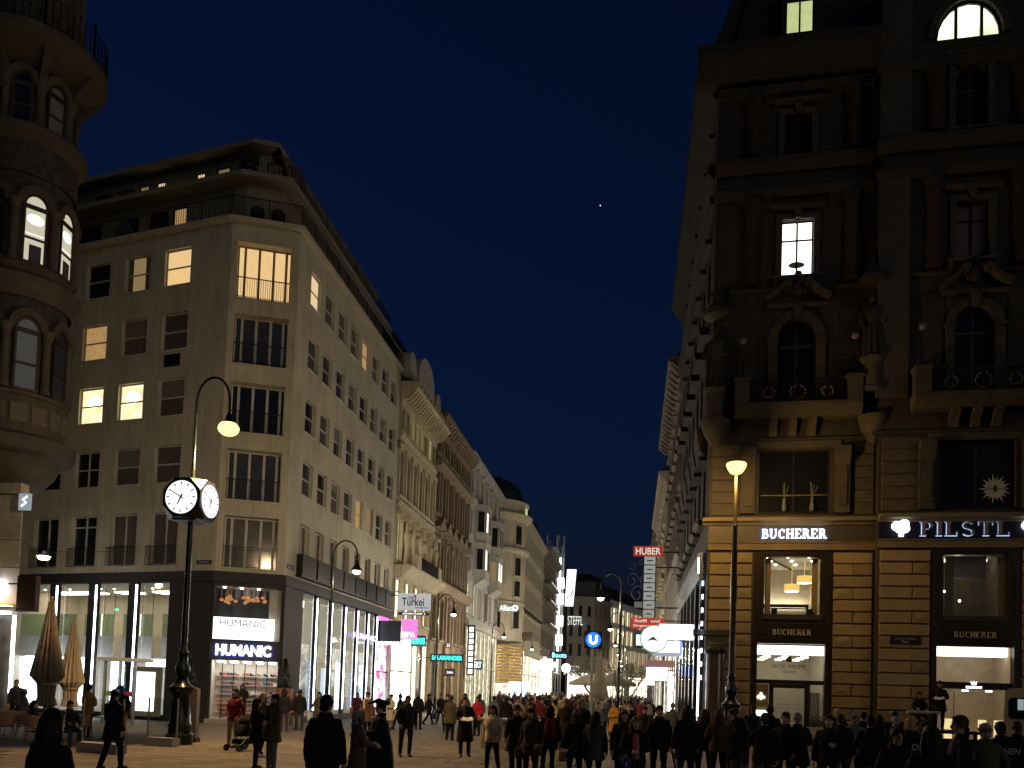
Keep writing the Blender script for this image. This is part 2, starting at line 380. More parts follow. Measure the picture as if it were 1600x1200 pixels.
for r, z in enumerate(rows):
    for c, x in enumerate(lx):
        o = window(cb, FL, x, z, 1.62, WH, lit.get((r, c), PANE), mull=(r, c) == (3, 1), rec=.14)
        if r == 2 and c in (1, 2): add('ceiling_lamp', MB().ball((x+1.0-.1*c, .172, z+1.18), .5, 14, sc=(1, .01, .62)), [ROOML], o, FL, smooth=True)
        if (r, c) == (1, 2): blind(o, FL, x, z, 1.62, WH, .48, m_=mat('tan roller blind', (.22, .15, .11), .8))
        if (r, c) in ((2, 3), (3, 2)): blind(o, FL, x, z, 1.62, WH, .5)
        if (r, c) == (0, 2): add('curtain', MB().box(x+.08, x+.4, .155, .172, z+.08, z+WH-.08).box(x+1.2, x+1.54, .155, .172, z+.08, z+WH-.08), [mat('ochre curtain', (.20, .14, .06), .8)], o, FL)
for c, x in enumerate(lx):
    window(cb, FL, x-.03, 7.62, 1.71, 2.58, PANEB if c > 1 else PANE, bar=c == 1, mull=True, hbar=.78, rec=.2, name='french_window')
    add('balcony_rail', railing(x-.12, x+1.77, 7.55, 8.5, -.12, .11), [IRON], cb, FL)
add('vent_grille', MB().box(-3.77, -2.77, -.02, .02, 17.47, 18.09), [IRON], cb, FL)
litS = {(0, 0): W_CREAM, (0, 1): PINKB, (0, 3): PINKB, (0, 4): W_ORANGE, (0, 5): PINKB, (3, 4): W_ORANGE, (3, 5): W_DIM, (0, 2): PINKB}
for r, (z, h) in enumerate(srow):
    for c, y in enumerate(sy):
        o = window(cb, FS, y, z, 1.38, h, litS.get((r, c), (PANEC, PANE, PANEC, PANEE, PANEC)[(r*3+c*2) % 5]), rec=.14)
        if (r*5+c*3) % 7 in (0, 2) and (r, c) not in litS: blind(o, FS, y, z, 1.38, h, (.35, .52, .25)[(r+c) % 3])
for c, y in enumerate(sy):
    window(cb, FS, y+.05, 7.6, 1.28, 2.52, PANEB, bar=False, mull=True, rec=.2, name='french_window')
    b = MB(); b.box(y-.22, y+1.62, -.34, -.30, 7.5, 8.52); b.box(y-.22, y-.19, -.30, 0, 7.5, 8.5); b.box(y+1.59, y+1.62, -.30, 0, 7.5, 8.5); b.box(y-.3, y+1.7, -.36, 0, 7.36, 7.48)
    add('balcony_panel', b, [IRON], cb, FS)
# canted corner windows with loggia rails
kp = [W_WARM, PANEC, PANE, PANEC, PANEB]
for k, (a, b, c, d) in enumerate(opsK):
    w_, h_ = b-a, d-c; M = at(FK, a, 0, c); f = MB(); R = .5
    f.box(0, .06, R, R+.08, 0, h_); f.box(w_-.06, w_, R, R+.08, 0, h_); f.box(.06, w_-.06, R, R+.08, h_-.07, h_); f.box(.06, w_-.06, R, R+.08, 0, .06)
    for q in (.33, 1.0, 1.68, 2.28): f.box(q-.06, q+.06, R-.01, R+.07, .06, h_-.07)
    o = add('corner_window', f, [TRIM if k else mat('pale oak frame', (.35, .26, .15), .6)], cb, M)  # top corner window has a browner frame than the others
    for q0, q1 in ((.04, .27), (.39, .94), (1.06, 1.62), (1.74, 2.22), (2.34, w_-.04)):
        add('pane', MB().box(q0, q1, R+.03, R+.04, .05, h_-.05), [kp[k]], o, M)
    add('loggia_rail', railing(a, b, c, c+1.0, .02, .105), [IRON], cb, FK)
# dark fascia, cornice, penthouse
def polyline_offset(P, d):
    out = []
    for i, p in enumerate(P):
        t1 = (P[i]-P[i-1]).normalized() if i else None; t2 = (P[i+1]-P[i]).normalized() if i < len(P)-1 else None
        n1 = Vector((-t1.y, t1.x, 0)) if t1 else None; n2 = Vector((-t2.y, t2.x, 0)) if t2 else None
        if n1 is None: q = p+n2*d
        elif n2 is None: q = p+n1*d
        else: bn = (n1+n2).normalized(); q = p+bn*(d/bn.dot(n1))
        out.append(q)
    return out
FP = [C0-DL*17, C0, C1, C1+Vector((0, LEN_S, 0))]
def ribbon(mb, P, Q, z0, z1, mi=0):
    """solid strip between outlines P (outer) and Q (inner)"""
    for i in range(len(P)-1):
        a, b, c, d = P[i], P[i+1], Q[i+1], Q[i]
        mb.poly([(*a.xy, z0), (*b.xy, z0), (*b.xy, z1), (*a.xy, z1)], mi); mb.poly([(*a.xy, z1), (*b.xy, z1), (*c.xy, z1), (*d.xy, z1)], mi)
        mb.poly([(*a.xy, z0), (*d.xy, z0), (*c.xy, z0), (*b.xy, z0)], mi); mb.poly([(*d.xy, z0), (*d.xy, z1), (*c.xy, z1), (*c.xy, z0)], mi)
    for k in (0, -1): a, d = P[k], Q[k]; mb.poly([(*a.xy, z0), (*d.xy, z0), (*d.xy, z1), (*a.xy, z1)], mi)
    return mb
def O(d): return polyline_offset(FP, d)
def wpart(name, mb, mats, root, **kw): return add(name, mb, mats, root, I4, **kw)
wpart('fascia', ribbon(MB(), O(-.18), O(.5), 6.72, 7.22), [DARKBAND], cb)
wpart('cornice', ribbon(MB(), O(-.28), O(1.8), 24.3, 24.52), [PLASTER], cb)
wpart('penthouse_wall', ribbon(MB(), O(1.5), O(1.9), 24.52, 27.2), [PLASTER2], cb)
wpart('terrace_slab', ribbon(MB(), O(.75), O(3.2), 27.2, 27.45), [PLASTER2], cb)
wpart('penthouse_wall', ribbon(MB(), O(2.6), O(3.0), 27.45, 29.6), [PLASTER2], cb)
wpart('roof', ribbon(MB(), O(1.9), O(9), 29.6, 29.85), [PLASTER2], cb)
def rail_poly(P, z0, z1, step=.14):
    b = MB()
    for i in range(len(P)-1):
        a, c = P[i], P[i+1]; L = (c-a).length; n = int(L/step); t = (c-a).normalized()
        b.tube([(*a.xy, z1), (*c.xy, z1)], .03, 4); b.tube([(*a.xy, z0+.08), (*c.xy, z0+.08)], .02, 4)
        for k in range(n+1):
            p = a+t*(L*k/n); r = .022 if k % 12 == 0 else .009
            b.box(p.x-r, p.x+r, p.y-r, p.y+r, z0, z1)
    return b
wpart('terrace_rail', rail_poly(O(-.15), 24.5, 25.55), [IRON], cb)
wpart('terrace_rail', rail_poly(O(.9), 27.42, 28.45), [IRON], cb)
# penthouse windows and terrace clutter
FLp = lambda d: frame(O(d)[1], DL); FKp = lambda d: frame(O(d)[1], DC)
for x, w_, p in ((-2.6, .9, W_DIM), (-3.9, .6, W_CREAM), (-6.6, .7, W_CREAM), (-7.8, .7, W_DIM), (-9.4, 1.2, PANE), (-11, 1.2, PANE)):
    window(cb, FLp(2.58), x, 27.6, w_, 1.5, p, IRON, rec=-.03, sill=False, bar=False)
for x, w_, p in ((.5, .8, PINKB), (1.5, .8, PINKB)): window(cb, FKp(2.58), x, 27.6, w_, 1.5, p, IRON, rec=-.03, sill=False, bar=False)
for x, w_, p in ((-4.6, .9, W_ORANGE), (-6.2, 1.2, PANE), (-8.4, 1.4, PANE), (-11, 1.4, PANE)): window(cb, FLp(1.48), x, 24.8, w_, 1.8, p, IRON, rec=-.03, sill=False, bar=False)
for x, z in ((.9, 24.52), (1.9, 24.52)):
    b = MB(); b.box(x, x+.35, .5, .85, 24.53, 24.95); b.ball((x+.17, .67, 25.25), .36); add('terrace_planter', b, [mat('dark hedge', (.02, .03, .015), .9, var=.4, scale=12)], cb, FK)
b = MB()
for k in range(60): b.ball((-.5+random.uniform(-.45, .45), 1.6+random.uniform(-.3, .3), 28.1+random.uniform(-.4, .7)), random.uniform(.05, .14), 4)
add('terrace_shrub', b, [mat('dark hedge', (.02, .03, .015), .9)], cb, FL)
b = MB(); b.prism([(-8.1, 24.5), (-6.4, 24.5), (-7.3, 26.0), (-7.7, 26.0)], 'y', .4, .5); add('folded_awning', b, [mat('grey canvas', (.10, .10, .11), .8)], cb, FL)
b = MB(); b.lathe([(.28, 28.3), (.28, 31.4), (.4, 31.45), (.4, 31.75), (.1, 31.9)], (-10.9, 4.5), 12); b.box(-11.7, -10.2, 4, 5.2, 28, 30.2); add('chimney', b, [mat('zinc flue', (.2, .22, .25), .4, metal=.6)], cb, FL)
b = MB(); b.box(16, 17.2, 4, 6, 28, 30.6); b.box(6.5, 7.6, 4, 6, 28, 30.6); add('chimney', b, [ROOF], cb, FS)
# street name plates
for F_, x, z in ((FL, -1.1, 7.55), (FS, .25, 7.62)):
    o = add('street_name_plate', MB().box(x, x+.9, -.03, -.005, z, z+.2), [mat('navy enamel', (.02, .03, .06), .3)], cb, F_)
    add('lettering', text_mb('Singerstrasse' if F_ is FL else 'Kärntner Str.', .1, .004), [mat('white enamel', (.6, .6, .6), .4)], o, at(F_, x+.45, -.034, z+.1))
# shop front: pillars, light tubes, glass, rooms
SHOPW = mat('shop interior wall', (.55, .50, .42), .7, var=.08); SHOPF = mat('shop floor tile', (.45, .42, .38), .4, var=.08)
def room(parent, Fm, x0, x1, y0, y1, z0, z1, back, name='shop_room', ceil=None, floor=None):
    b = MB(); b.poly([(x0, y1, z0), (x1, y1, z0), (x1, y1, z1), (x0, y1, z1)], 0)
    b.poly([(x0, y0, z0), (x0, y1, z0), (x0, y1, z1), (x0, y0, z1)], 0); b.poly([(x1, y0, z0), (x1, y0, z1), (x1, y1, z1), (x1, y1, z0)], 0)
    b.poly([(x0, y0, z0), (x1, y0, z0), (x1, y1, z0), (x0, y1, z0)], 1); b.poly([(x0, y0, z1), (x0, y1, z1), (x1, y1, z1), (x1, y0, z1)], 2)
    return add(name, b, [back, floor or SHOPF, ceil or WHITEP], parent, Fm)
pil = [(-10.35, -9.75), (-7.72, -7.1), (-5.12, -4.5), (-2.56, -.02)]
for a, b in pil:
    add('pillar', MB().bev(a, b, -.12, .07, 0, 6.72, .015), [DARKBAND], cb, FL)
for x in (-9.82, -7.17, -4.57): add('light_tube', MB().box(x-.045, x+.045, -.16, -.121, .6, 6.6), [LED], cb, FL)
room(cb, FL, -14.5, -2.5, .12, 5.5, .0, 6.7, SHOPW)
bayx = [(-14.4, -10.35), (-9.75, -7.72), (-7.1, -5.12), (-4.5, -2.56)]
for a, b in bayx:
    add('shop_pane', MB().box(a, b, .08, .095, .25, 6.72), [CLEAR], cb, FL)
    add('parapet', MB().box(a, b, 1.6, 1.75, 3.0, 4.15), [mat('white gallery parapet', (.62, .60, .58), .5)], cb, FL)
    add('balustrade_pane', MB().box(a, b, 1.62, 1.64, 4.15, 5.3), [GREENG], cb, FL)
    add('plinth', MB().box(a, b, -.05, .3, 0, .25), [DARKBAND], cb, FL)
    for q in (.25, .6): add('hanging_rod', MB().box(a+(b-a)*q-.012, a+(b-a)*q+.012, 2.4, 2.42, 5.2, 6.7), [IRON], cb, FL)
    add('gallery_post', MB().box(a+(b-a)*.62, a+(b-a)*.62+.05, 1.5, 1.55, 4.15, 5.3), [emit('lit gallery post', (1, .9, .75), 1.6)], cb, FL)
    for q in (.3, .75): add('ceiling_spot', MB().lathe([(.06, 6.66), (.06, 6.69)], (a+(b-a)*q, 2.0), 8), [SPOTE], cb, FL)
    add('ceiling_panel', MB().box(a+.3, b-.3, 3.2, 4.0, 6.63, 6.69), [emit('warm ceiling panel', (1, .85, .62), 9)], cb, FL)
    add('gallery_underlight', MB().box(a+.1, b-.1, 1.9, 2.4, 2.9, 2.98), [emit('cool downlight strip', (.85, .9, 1), 16)], cb, FL)
add('gallery_floor', MB().box(-14.4, -2.56, 1.75, 5.4, 2.99, 3.1), [WHITEP], cb, FL)
add('exit_sign', MB().box(-9.2, -8.9, 3.0, 3.03, 5.6, 5.75), [emit('green exit sign', (.2, .9, .5), 1.6)], cb, FL)
for a, b, z0, z1, mm in ((-6.6, -5.25, .5, 2.9, WHITESIGN), (-9.6, -8.3, .5, 2.9, WHITESIGN), (-12.9, -11.0, .5, 2.9, WHITESIGN), (-4.35, -2.7, 2.6, 2.95, WHITESIGN)):
    add('lit_poster', MB().box(a, b, .5, .58, z0, z1), [emit('white lit poster', (.9, .94, 1), 4.2)], cb, FL)
o = add('poster_case', MB().box(-4.4, -2.7, -.28, -.1, .15, 2.55), [mat('grey case', (.22, .22, .2), .5)], cb, FL)
add('lit_poster', MB().box(-4.12, -2.98, -.3, -.285, .42, 2.3), [emit('pale lit poster', (.95, 1, .85), 3.4, noise=.25, scale=3)], o, FL)
b = MB().box(-4.3, -2.6, 1.0, 1.05, 2.55, 3.0); add('shop_notice', b, [WHITEP], cb, FL)
# canted corner: doors, fascia letters, screen, upper room
add('portal', MB().box(0, WC, -.1, .25, 3.0, 3.96).box(0, WC, -.1, .25, 6.55, 6.72).box(-.02, .06, -.1, .25, 0, 6.55).box(WC-.06, WC+.02, -.1, .25, 0, 6.55), [DARKBAND], cb, FK)
o = add('shop_sign', MB().box(-.05, WC+.05, -.16, -.1, 3.02, 3.92), [DARKBAND], cb, FK)
add('lettering', text_mb('HUMANIC', .52, .06, bold=.035, width=2.5), [LETTER], o, at(FK, 1.5, -.24, 3.48)); add('letter_halo', text_mb('HUMANIC', .62, .01, bold=.06, width=2.62), [BLUEHALO], o, at(FK, 1.5, -.175, 3.48))
o = add('lit_screen', MB().box(.05, 2.85, -.09, .03, 4.0, 5.04), [emit('white screen', (.84, .9, 1), 2.4)], cb, FK)
add('lettering', text_mb('HUMANIC', .34, .01, bold=.0, width=2.1), [mat('grey letter', (.03, .03, .04), .5)], o, at(FK, 1.4, -.11, 4.78))
add('shop_pane', MB().box(.06, WC-.06, .1, .115, 3.96, 6.55), [CLEAR], cb, FK)
room(cb, FK, .0, WC, .13, 2.2, 3.98, 6.6, mat('dark slate wall', (.06, .058, .055), .6, var=.4, scale=2), ceil=SHOPW)
add('side_panel', MB().box(2.55, WC-.05, .3, .9, 3.98, 6.6), [mat('beige panel', (.6, .5, .4), .6)], cb, FK)
for k in range(26):
    x = random.uniform(.15, 2.5); z = random.uniform(5.85, 6.15); y = random.uniform(.5, 1.6)
    o = add('pendant_lamp', cmesh('pendant_lamp', lambda: MB().ball((0, 0, 0), .1, 8, sc=(1, 1, .75)).tube([(0, 0, .07), (0, 0, .5)], .005, 4), [emit('copper pendant glow', (1, .42, .16), .6)], True), parent=cb, M=at(FK, x, y, z))
for x in (.4, 1.2, 2.0, 2.75): add('ceiling_spot', MB().lathe([(.07, 6.52), (.07, 6.58)], (x, .9), 8), [SPOTE], cb, FK)
room(cb, FK, 0.02, WC-.02, .3, 2.4, .2, 3.0, mat('bright shop back wall', (.7, .62, .55), .6), name='entrance_room')
add('step', MB().box(-.1, WC+.1, -.45, .3, 0, .2), [mat('granite step', (.25, .24, .22), .6)], cb, FK)
for k in range(7):
    x = .06+k*(WC-.12)/6
    add('door_mullion', MB().box(x-.02, x+.02, .02, .09, .22, 2.98), [IRON], cb, FK)
    if k < 6: add('door_pane', MB().box(x+.02, x+(WC-.12)/6-.02, .05, .06, .22, 2.98), [CLEAR], cb, FK)
for x in (.4, 1.0, 1.6, 2.2, 2.8):
    for y in (.9, 1.7): add('ceiling_panel', MB().box(x-.16, x+.16, y-.2, y+.2, 2.9, 2.97), [emit('entrance ceiling light', (1, .96, .92), 9)], cb, FK)
for k in range(5):  # shelves of shoes
    z = .45+k*.45
    for x0, x1 in ((.15, 1.1), (1.25, 2.1), (2.25, 3.0)):
        o = add('shelf', MB().box(x0, x1, 2.05, 2.35, z, z+.03), [WHITEP], cb, FK)
        for q in range(5):
            xx = x0+.1+q*.17; c = random.choice([(.5, .1, .08), (.03, .03, .035), (.03, .03, .035), (.35, .22, .12), (.75, .7, .68), (.3, .08, .14), (.06, .12, .25)])
            add('shoe', cmesh(f'shoe|{c}', lambda: MB().prism([(0, 0), (.26, 0), (.26, .06), (.14, .09), (.08, .14), (0, .15)], 'y', 0, .09), [mat(f'shoe {c}', c, .5)]), parent=o, M=at(FK, xx, 2.1, z+.03))
add('display_table', MB().box(.4, 1.2, .9, 1.4, .8, .86).box(.45, .5, .95, 1.35, .2, .8).box(1.1, 1.15, .95, 1.35, .2, .8), [mat('red display table', (.5, .07, .05), .4)], cb, FK)
# street side of the shop
tubes = [4.08, 6.3, 8.6, 10.8, 12.9, 14.7]
room(cb, FS, 2.2, 15.1, .1, 5, 0, 6.7, SHOPW)
add('pillar', MB().bev(0.02, 2.3, -.1, .09, 0, 6.72, .015), [DARKBAND], cb, FS)
prev = 2.3
for k, t in enumerate(tubes):
    add('light_tube', MB().box(t+.02, t+.12, -.16, -.121, .6, 6.55), [LED], cb, FS)
    add('pillar', MB().bev(t, t+.42, -.12, .06, 0, 6.72, .015), [DARKBAND], cb, FS)
    add('shop_pane', MB().box(prev, t, -.03, -.02, .3, 6.72), [CLEAR], cb, FS)
    add('plinth', MB().box(prev, t, -.11, .3, 0, .3), [DARKBAND], cb, FS)
    add('curtain_panel', MB().box(prev+.05, t-.1, .75, .8, 3.3, 6.5), [emit('dim lit curtain', (.95, .85, .62), .5, wave=.6, scale=5)], cb, FS)
    add('ceiling_panel', MB().box(prev+.2, t-.2, 1.6, 3, 6.62, 6.68), [emit('shop ceiling strip', (1, .93, .75), 9)], cb, FS)
    add('lit_poster', MB().box(prev+.15, t-.3, .5, .55, .5, 2.9+.4*(k % 2)), [emit(f'blue white lit poster {k % 3}', (.72, .82, 1), (2.2, .55, 1.1)[k % 3])], cb, FS)
    prev = t+.42
add('pillar', MB().bev(17.95, LEN_S, -.1, .5, 0, 6.72, .015), [mat('drugstore frame', (.3, .28, .26), .5)], cb, FS)
o = add('lit_window_display', MB().box(15.35, 17.9, .1, .2, .3, 5.0), [emit('pink flower poster', (.95, .95, 1), 3.2, noise=.5, scale=1.3, col2=(.62, .10, .28))], cb, FS)
add('transom', MB().box(15.3, 17.95, .02, .1, 2.9, 3.0), [IRON], o, FS)
add('lintel_panel', MB().box(15.3, 17.95, .02, .12, 6.35, 6.72), [emit('pink strip', (.9, .25, .75), 1.3)], cb, FS)
# projecting signs on this facade
s = thing('shop_sign', (-16.8, 53.6, 6.0), 'black box sign with blue lit lettering sticking out above pink window display', 'sign')
add('sign_box', MB().box(-16.75, -15.2, 53.5, 53.8, 4.95, 6.35), [mat('black sign box', (.01, .01, .012), .4)], s)
add('sign_box', MB().box(-16.75, -15.2, 53.495, 53.805, 4.75, 4.95), [emit('blue lit edge', (.18, .28, 1), 3)], s)
add('lettering', text_mb('HUMANIC', .22, .01, bold=.02, width=1.4), [LETTER], s, T((-15.97, 53.47, 4.85)))
s = thing('shop_sign', (-16.8, 49, 5.2), 'small lit name lettering running along shoe shop pillars below fascia', 'sign')
add('lettering', text_mb('HUMANIC', .34, .02, bold=.02, width=4.4), [emit('violet lit letter', (.35, .3, 1), 4)], s, FS @ T((12.3, -.2, 5.05)))
s = thing('shop_sign', (-16.8, 56.7, 5.6), 'pink square sign with white lettering BIPA over the drugstore', 'sign')
add('sign_box', MB().box(-16.1, -14.95, 56.6, 56.9, 5.35, 6.75), [emit('magenta lit sign', (.92, .24, .72), 1.15)], s)
add('lettering', text_mb('BIPA', .42, .01, bold=.03, width=1.0), [emit('white sign print', (1, .9, 1), 1.6)], s, T((-15.52, 56.58, 5.65)))
# ================================================================ serif letters (for the jeweller and linen shop signs)
def arcstrip(b, cx, cz, rx, rz, a0, a1, w0, w1, n=10):
    for i in range(n):
        t0, t1 = i/n, (i+1)/n; A, B = a0+(a1-a0)*t0, a0+(a1-a0)*t1
        f = lambda t: w0+(w1-w0)*sin(pi*t)
        q = [(cx+rx*cos(A), cz+rz*sin(A)), (cx+rx*cos(B), cz+rz*sin(B)), (cx+(rx-f(t1))*cos(B), cz+(rz-min(f(t1), .09))*sin(B)), (cx+(rx-f(t0))*cos(A), cz+(rz-min(f(t0), .09))*sin(A))]
        b.prism(q, 'y', 0, 1)
def serif(ch):
    b = MB(); S, t, h = .2, .07, 1.0
    def stem(x, w=S, z0=0, z1=h, s0=1, s1=1):
        b.box(x, x+w, 0, 1, z0, z1)
        if s0: b.box(x-.08, x+w+.08, 0, 1.001, z0, z0+.055)
        if s1: b.box(x-.08, x+w+.08, 0, 1.001, z1-.055, z1)
    W = .8
    if ch in 'BPR':
        stem(.08); arcstrip(b, .42, .74, .3, .26, -pi/2, pi/2, .07, .17); b.box(.28, .43, 0, .999, .93, 1); b.box(.28, .43, 0, .999, .48, .55); W = .8
        if ch == 'B': arcstrip(b, .43, .27, .36, .27, -pi/2, pi/2, .07, .18); b.box(.28, .44, 0, .998, 0, .07); W = .86
        if ch == 'R': b.prism([(.42, .5), (.6, .5), (.9, 0), (.66, 0)], 'y', 0, .997); b.box(.64, .98, 0, 1.002, 0, .05); W = .95
    elif ch == 'U': stem(.08, z0=.3, s0=0); stem(.72, .09, z0=.3, s0=0); arcstrip(b, .445, .32, .365, .32, pi, 2*pi, .14, .1); W = .95
    elif ch == 'C': arcstrip(b, .5, .5, .45, .5, pi*.28, pi*1.72, .08, .2, 16); b.box(.74, .8, 0, 1, .66, .95); W = .92
    elif ch == 'H': stem(.08); stem(.66); b.box(.28, .66, 0, .999, .47, .54); W = .98
    elif ch == 'E': stem(.08); b.box(.28, .72, 0, .999, .94, 1); b.box(.28, .76, 0, .999, 0, .06); b.box(.28, .56, 0, .999, .48, .54); b.box(.66, .72, 0, 1.002, .76, .94); b.box(.7, .76, 0, 1.002, .06, .26); W = .84
    elif ch == 'L': stem(.08); b.box(.28, .72, 0, .999, 0, .06); b.box(.66, .73, 0, 1.002, .06, .28); W = .8
    elif ch == 'I': stem(.08); W = .4
    elif ch == 'T': stem(.36, s1=0); b.box(.04, .88, 0, .999, .93, 1); b.box(.04, .11, 0, 1.002, .74, .93); b.box(.81, .88, 0, 1.002, .74, .93); W = .94
    elif ch == 'S':
        arcstrip(b, .4, .74, .32, .26, pi*.15, pi*1.5, .08, .17, 12); arcstrip(b, .4, .26, .34, .27, -pi*.85, pi*.5, .08, .17, 12); W = .82
    return b, W
def serif_text(s, h, width, depth=.06, gap=.1):
    out = MB(); x = 0; parts = []
    for ch in s: b, w_ = serif(ch); parts.append((b, x)); x += w_+gap
    x -= gap; k = width/x
    for b, x0 in parts: out.cat(MB().cat(b), (x0, 0, 0))
    out.v = [((p[0]-x/2)*k, (p[1]-1)*depth, (p[2]-.5)*h) for p in out.v]
    return out

PANED = mat('dull dark window glass', (.006, .007, .009), .25, var=0, spec=.25)
# ================================================================ dark palace with jeweller
RC = Vector((3.2, 37.3, 0)); DR = Vector((.998, -.062, 0)).normalized(); FR = frame(RC, DR); FQ = frame(RC, (0, -1))
pal = thing('palace', RC, 'tall dark stone palace with rusticated jeweller ground floor and statues', 'building')
BX = 6.9; PB = -.6; XE = 14.5
FB = at(FR, 0, PB, 0)
# core walls, section A then projecting section B
opsA = [(1.97, 5.19, .0, 8.45), (2.12, 5.06, 10.17, 12.92), (2.76, 4.38, 14.85, 18.73), (2.86, 4.2, 20.7, 23.2), (2.88, 4.05, 26.0, 28.02)]
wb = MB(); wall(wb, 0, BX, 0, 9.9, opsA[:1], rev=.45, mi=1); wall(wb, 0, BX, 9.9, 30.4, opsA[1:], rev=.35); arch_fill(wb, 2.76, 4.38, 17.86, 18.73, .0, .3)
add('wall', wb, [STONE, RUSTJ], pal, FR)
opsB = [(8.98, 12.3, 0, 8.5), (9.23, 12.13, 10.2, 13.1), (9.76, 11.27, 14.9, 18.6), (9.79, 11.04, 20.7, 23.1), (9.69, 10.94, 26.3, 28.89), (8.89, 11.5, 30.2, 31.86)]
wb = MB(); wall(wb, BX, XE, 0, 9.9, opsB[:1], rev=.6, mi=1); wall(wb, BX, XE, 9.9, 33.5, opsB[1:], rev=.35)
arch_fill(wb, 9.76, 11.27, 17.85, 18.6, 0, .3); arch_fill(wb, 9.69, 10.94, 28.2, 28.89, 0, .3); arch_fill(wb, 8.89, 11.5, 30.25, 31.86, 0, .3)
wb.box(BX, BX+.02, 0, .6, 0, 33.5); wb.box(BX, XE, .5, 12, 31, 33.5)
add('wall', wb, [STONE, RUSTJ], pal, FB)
# rustication, one stone at a time
zc = [.25+.513*i for i in range(17)]
def blk(Fm, a, b, z, dia=False):
    k = f'stone_block|{b-a:.2f}{dia}'
    def mk():
        q = MB().bev(0, b-a, -.09, .02, 0, .46, .025)
        if dia:
            w_ = b-a; q.poly([(.08, -.0905, .06), (w_-.08, -.0905, .06), (w_/2, -.13, .23)]); q.poly([(w_-.08, -.0905, .06), (w_-.08, -.0905, .4), (w_/2, -.13, .23)]); q.poly([(w_-.08, -.0905, .4), (.08, -.0905, .4), (w_/2, -.13, .23)]); q.poly([(.08, -.0905, .4), (.08, -.0905, .06), (w_/2, -.13, .23)])
        return q
    add('stone_block', cmesh(k, mk, [RUST]), parent=pal, M=at(Fm, a, 0, z))
for i, z in enumerate(zc[:16]):
    blk(FR, .1, 1.9, z) if i % 2 else (blk(FR, .1, 1.05, z), blk(FR, 1.08, 1.9, z, i % 4 == 0))
    blk(FR, 5.27, 6.82, z) if i % 2 else (blk(FR, 5.27, 6.03, z, i % 4 == 0), blk(FR, 6.06, 6.82, z))
    blk(FB, 6.98, 8.92, z) if i % 2 else (blk(FB, 6.98, 8.22, z), blk(FB, 8.25, 8.92, z, i % 4 == 2))
    blk(FB, 12.36, 14.4, z)
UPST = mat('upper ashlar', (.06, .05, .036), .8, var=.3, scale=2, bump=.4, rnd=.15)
STRIP = mat('pale dressed stone', (.16, .125, .07), .8, var=.2, scale=1.5, bump=.3)
for Fm, a, b in ((FR, 0, BX-.002), (FB, BX, XE)):
    c0 = 0 if Fm is FB else -.25
    add('plinth', MB().box(a, b, -.14, .05, 0, .24), [RUST], pal, Fm) if Fm is FR else add('plinth', MB().box(a, 8.95, -.14, .05, 0, .24).box(12.35, b, -.14, .05, 0, .24), [RUST], pal, Fm)
    add('architrave', MB().box(a, b, -.16, .05, 8.5, 8.8).box(a, b, -.2, .05, 8.8, 8.86), [STRIP], pal, Fm)
    add('sign_band', MB().box(a, b, -.1, .05, 8.86, 9.58), [mat('dark sign band', (.06, .05, .035), .5, var=.15) if Fm is FR else mat('black sign panel', (.012, .013, .018), .3)], pal, Fm)
    add('cornice', MB().prism([(.1, 9.58), (-.16, 9.58), (-.22, 9.68), (-.36, 9.74), (-.36, 9.9), (.1, 9.94)], 'x', a+c0, b), [STRIP], pal, Fm)
for i in range(6):
    z = 10.05+i*.53
    for Fm, a, b in ((FR, .1, 1.3), (FR, 6.0, 6.82), (FB, 7.0, 8.5), (FB, 12.9, 14.4)):
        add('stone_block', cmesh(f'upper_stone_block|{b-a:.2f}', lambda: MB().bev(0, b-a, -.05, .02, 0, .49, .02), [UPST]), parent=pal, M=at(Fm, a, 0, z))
# belts, frieze, cornices above
def belt(Fm, a, b, prof, m=STONE, name='cornice'): return add(name, MB().prism(prof, 'x', a, b), [m], pal, Fm)
for Fm, a, b in ((FR, -.06, BX-.3), (FB, BX-.3, XE)):
    belt(Fm, a, b, [(.05, 13.3), (-.12, 13.3), (-.12, 13.42), (.05, 13.45)])
    belt(Fm, a, b, [(.05, 24.2), (-.2, 24.2), (-.3, 24.45), (-.3, 24.6), (.05, 24.7)])
    belt(Fm, a, b, [(.05, 25.36), (-.15, 25.36), (-.4, 25.7), (-.4, 25.95), (-.1, 26.05), (.05, 26.1)])
    belt(Fm, a, b, [(.05, 28.9), (-.2, 28.95), (-.28, 29.3), (.05, 29.35)])
    belt(Fm, a-.06, b, [(.05, 19.95), (-.1, 19.95), (-.16, 20.1), (.05, 20.15)])
belt(FR, -.95, BX, [(.1, 29.5), (-.3, 29.6), (-.85, 30.3), (-.95, 30.5), (-.95, 30.95), (.1, 31.05)])
def consoles(Fm, xs, z0, z1, d=.5, w=.3, name='bracket', m=STONE):
    for x in xs: add(name, cmesh(f'{name}|{z1-z0:.2f}{d}{w}{m.name}', lambda: MB().prism([(0, 0), (-d*.35, .05), (-d*.5, (z1-z0)*.45), (-d, (z1-z0)*.75), (-d, z1-z0), (0, z1-z0)], 'x', -w/2, w/2), [m]), parent=pal, M=at(Fm, x, 0, z0))
consoles(FR, [.3+.8*i for i in range(9)], 29.5, 30.3, .7, .25)
LIGHTST = mat('paler weathered stone', (.052, .044, .034), .85, var=.3, scale=2, bump=.4)
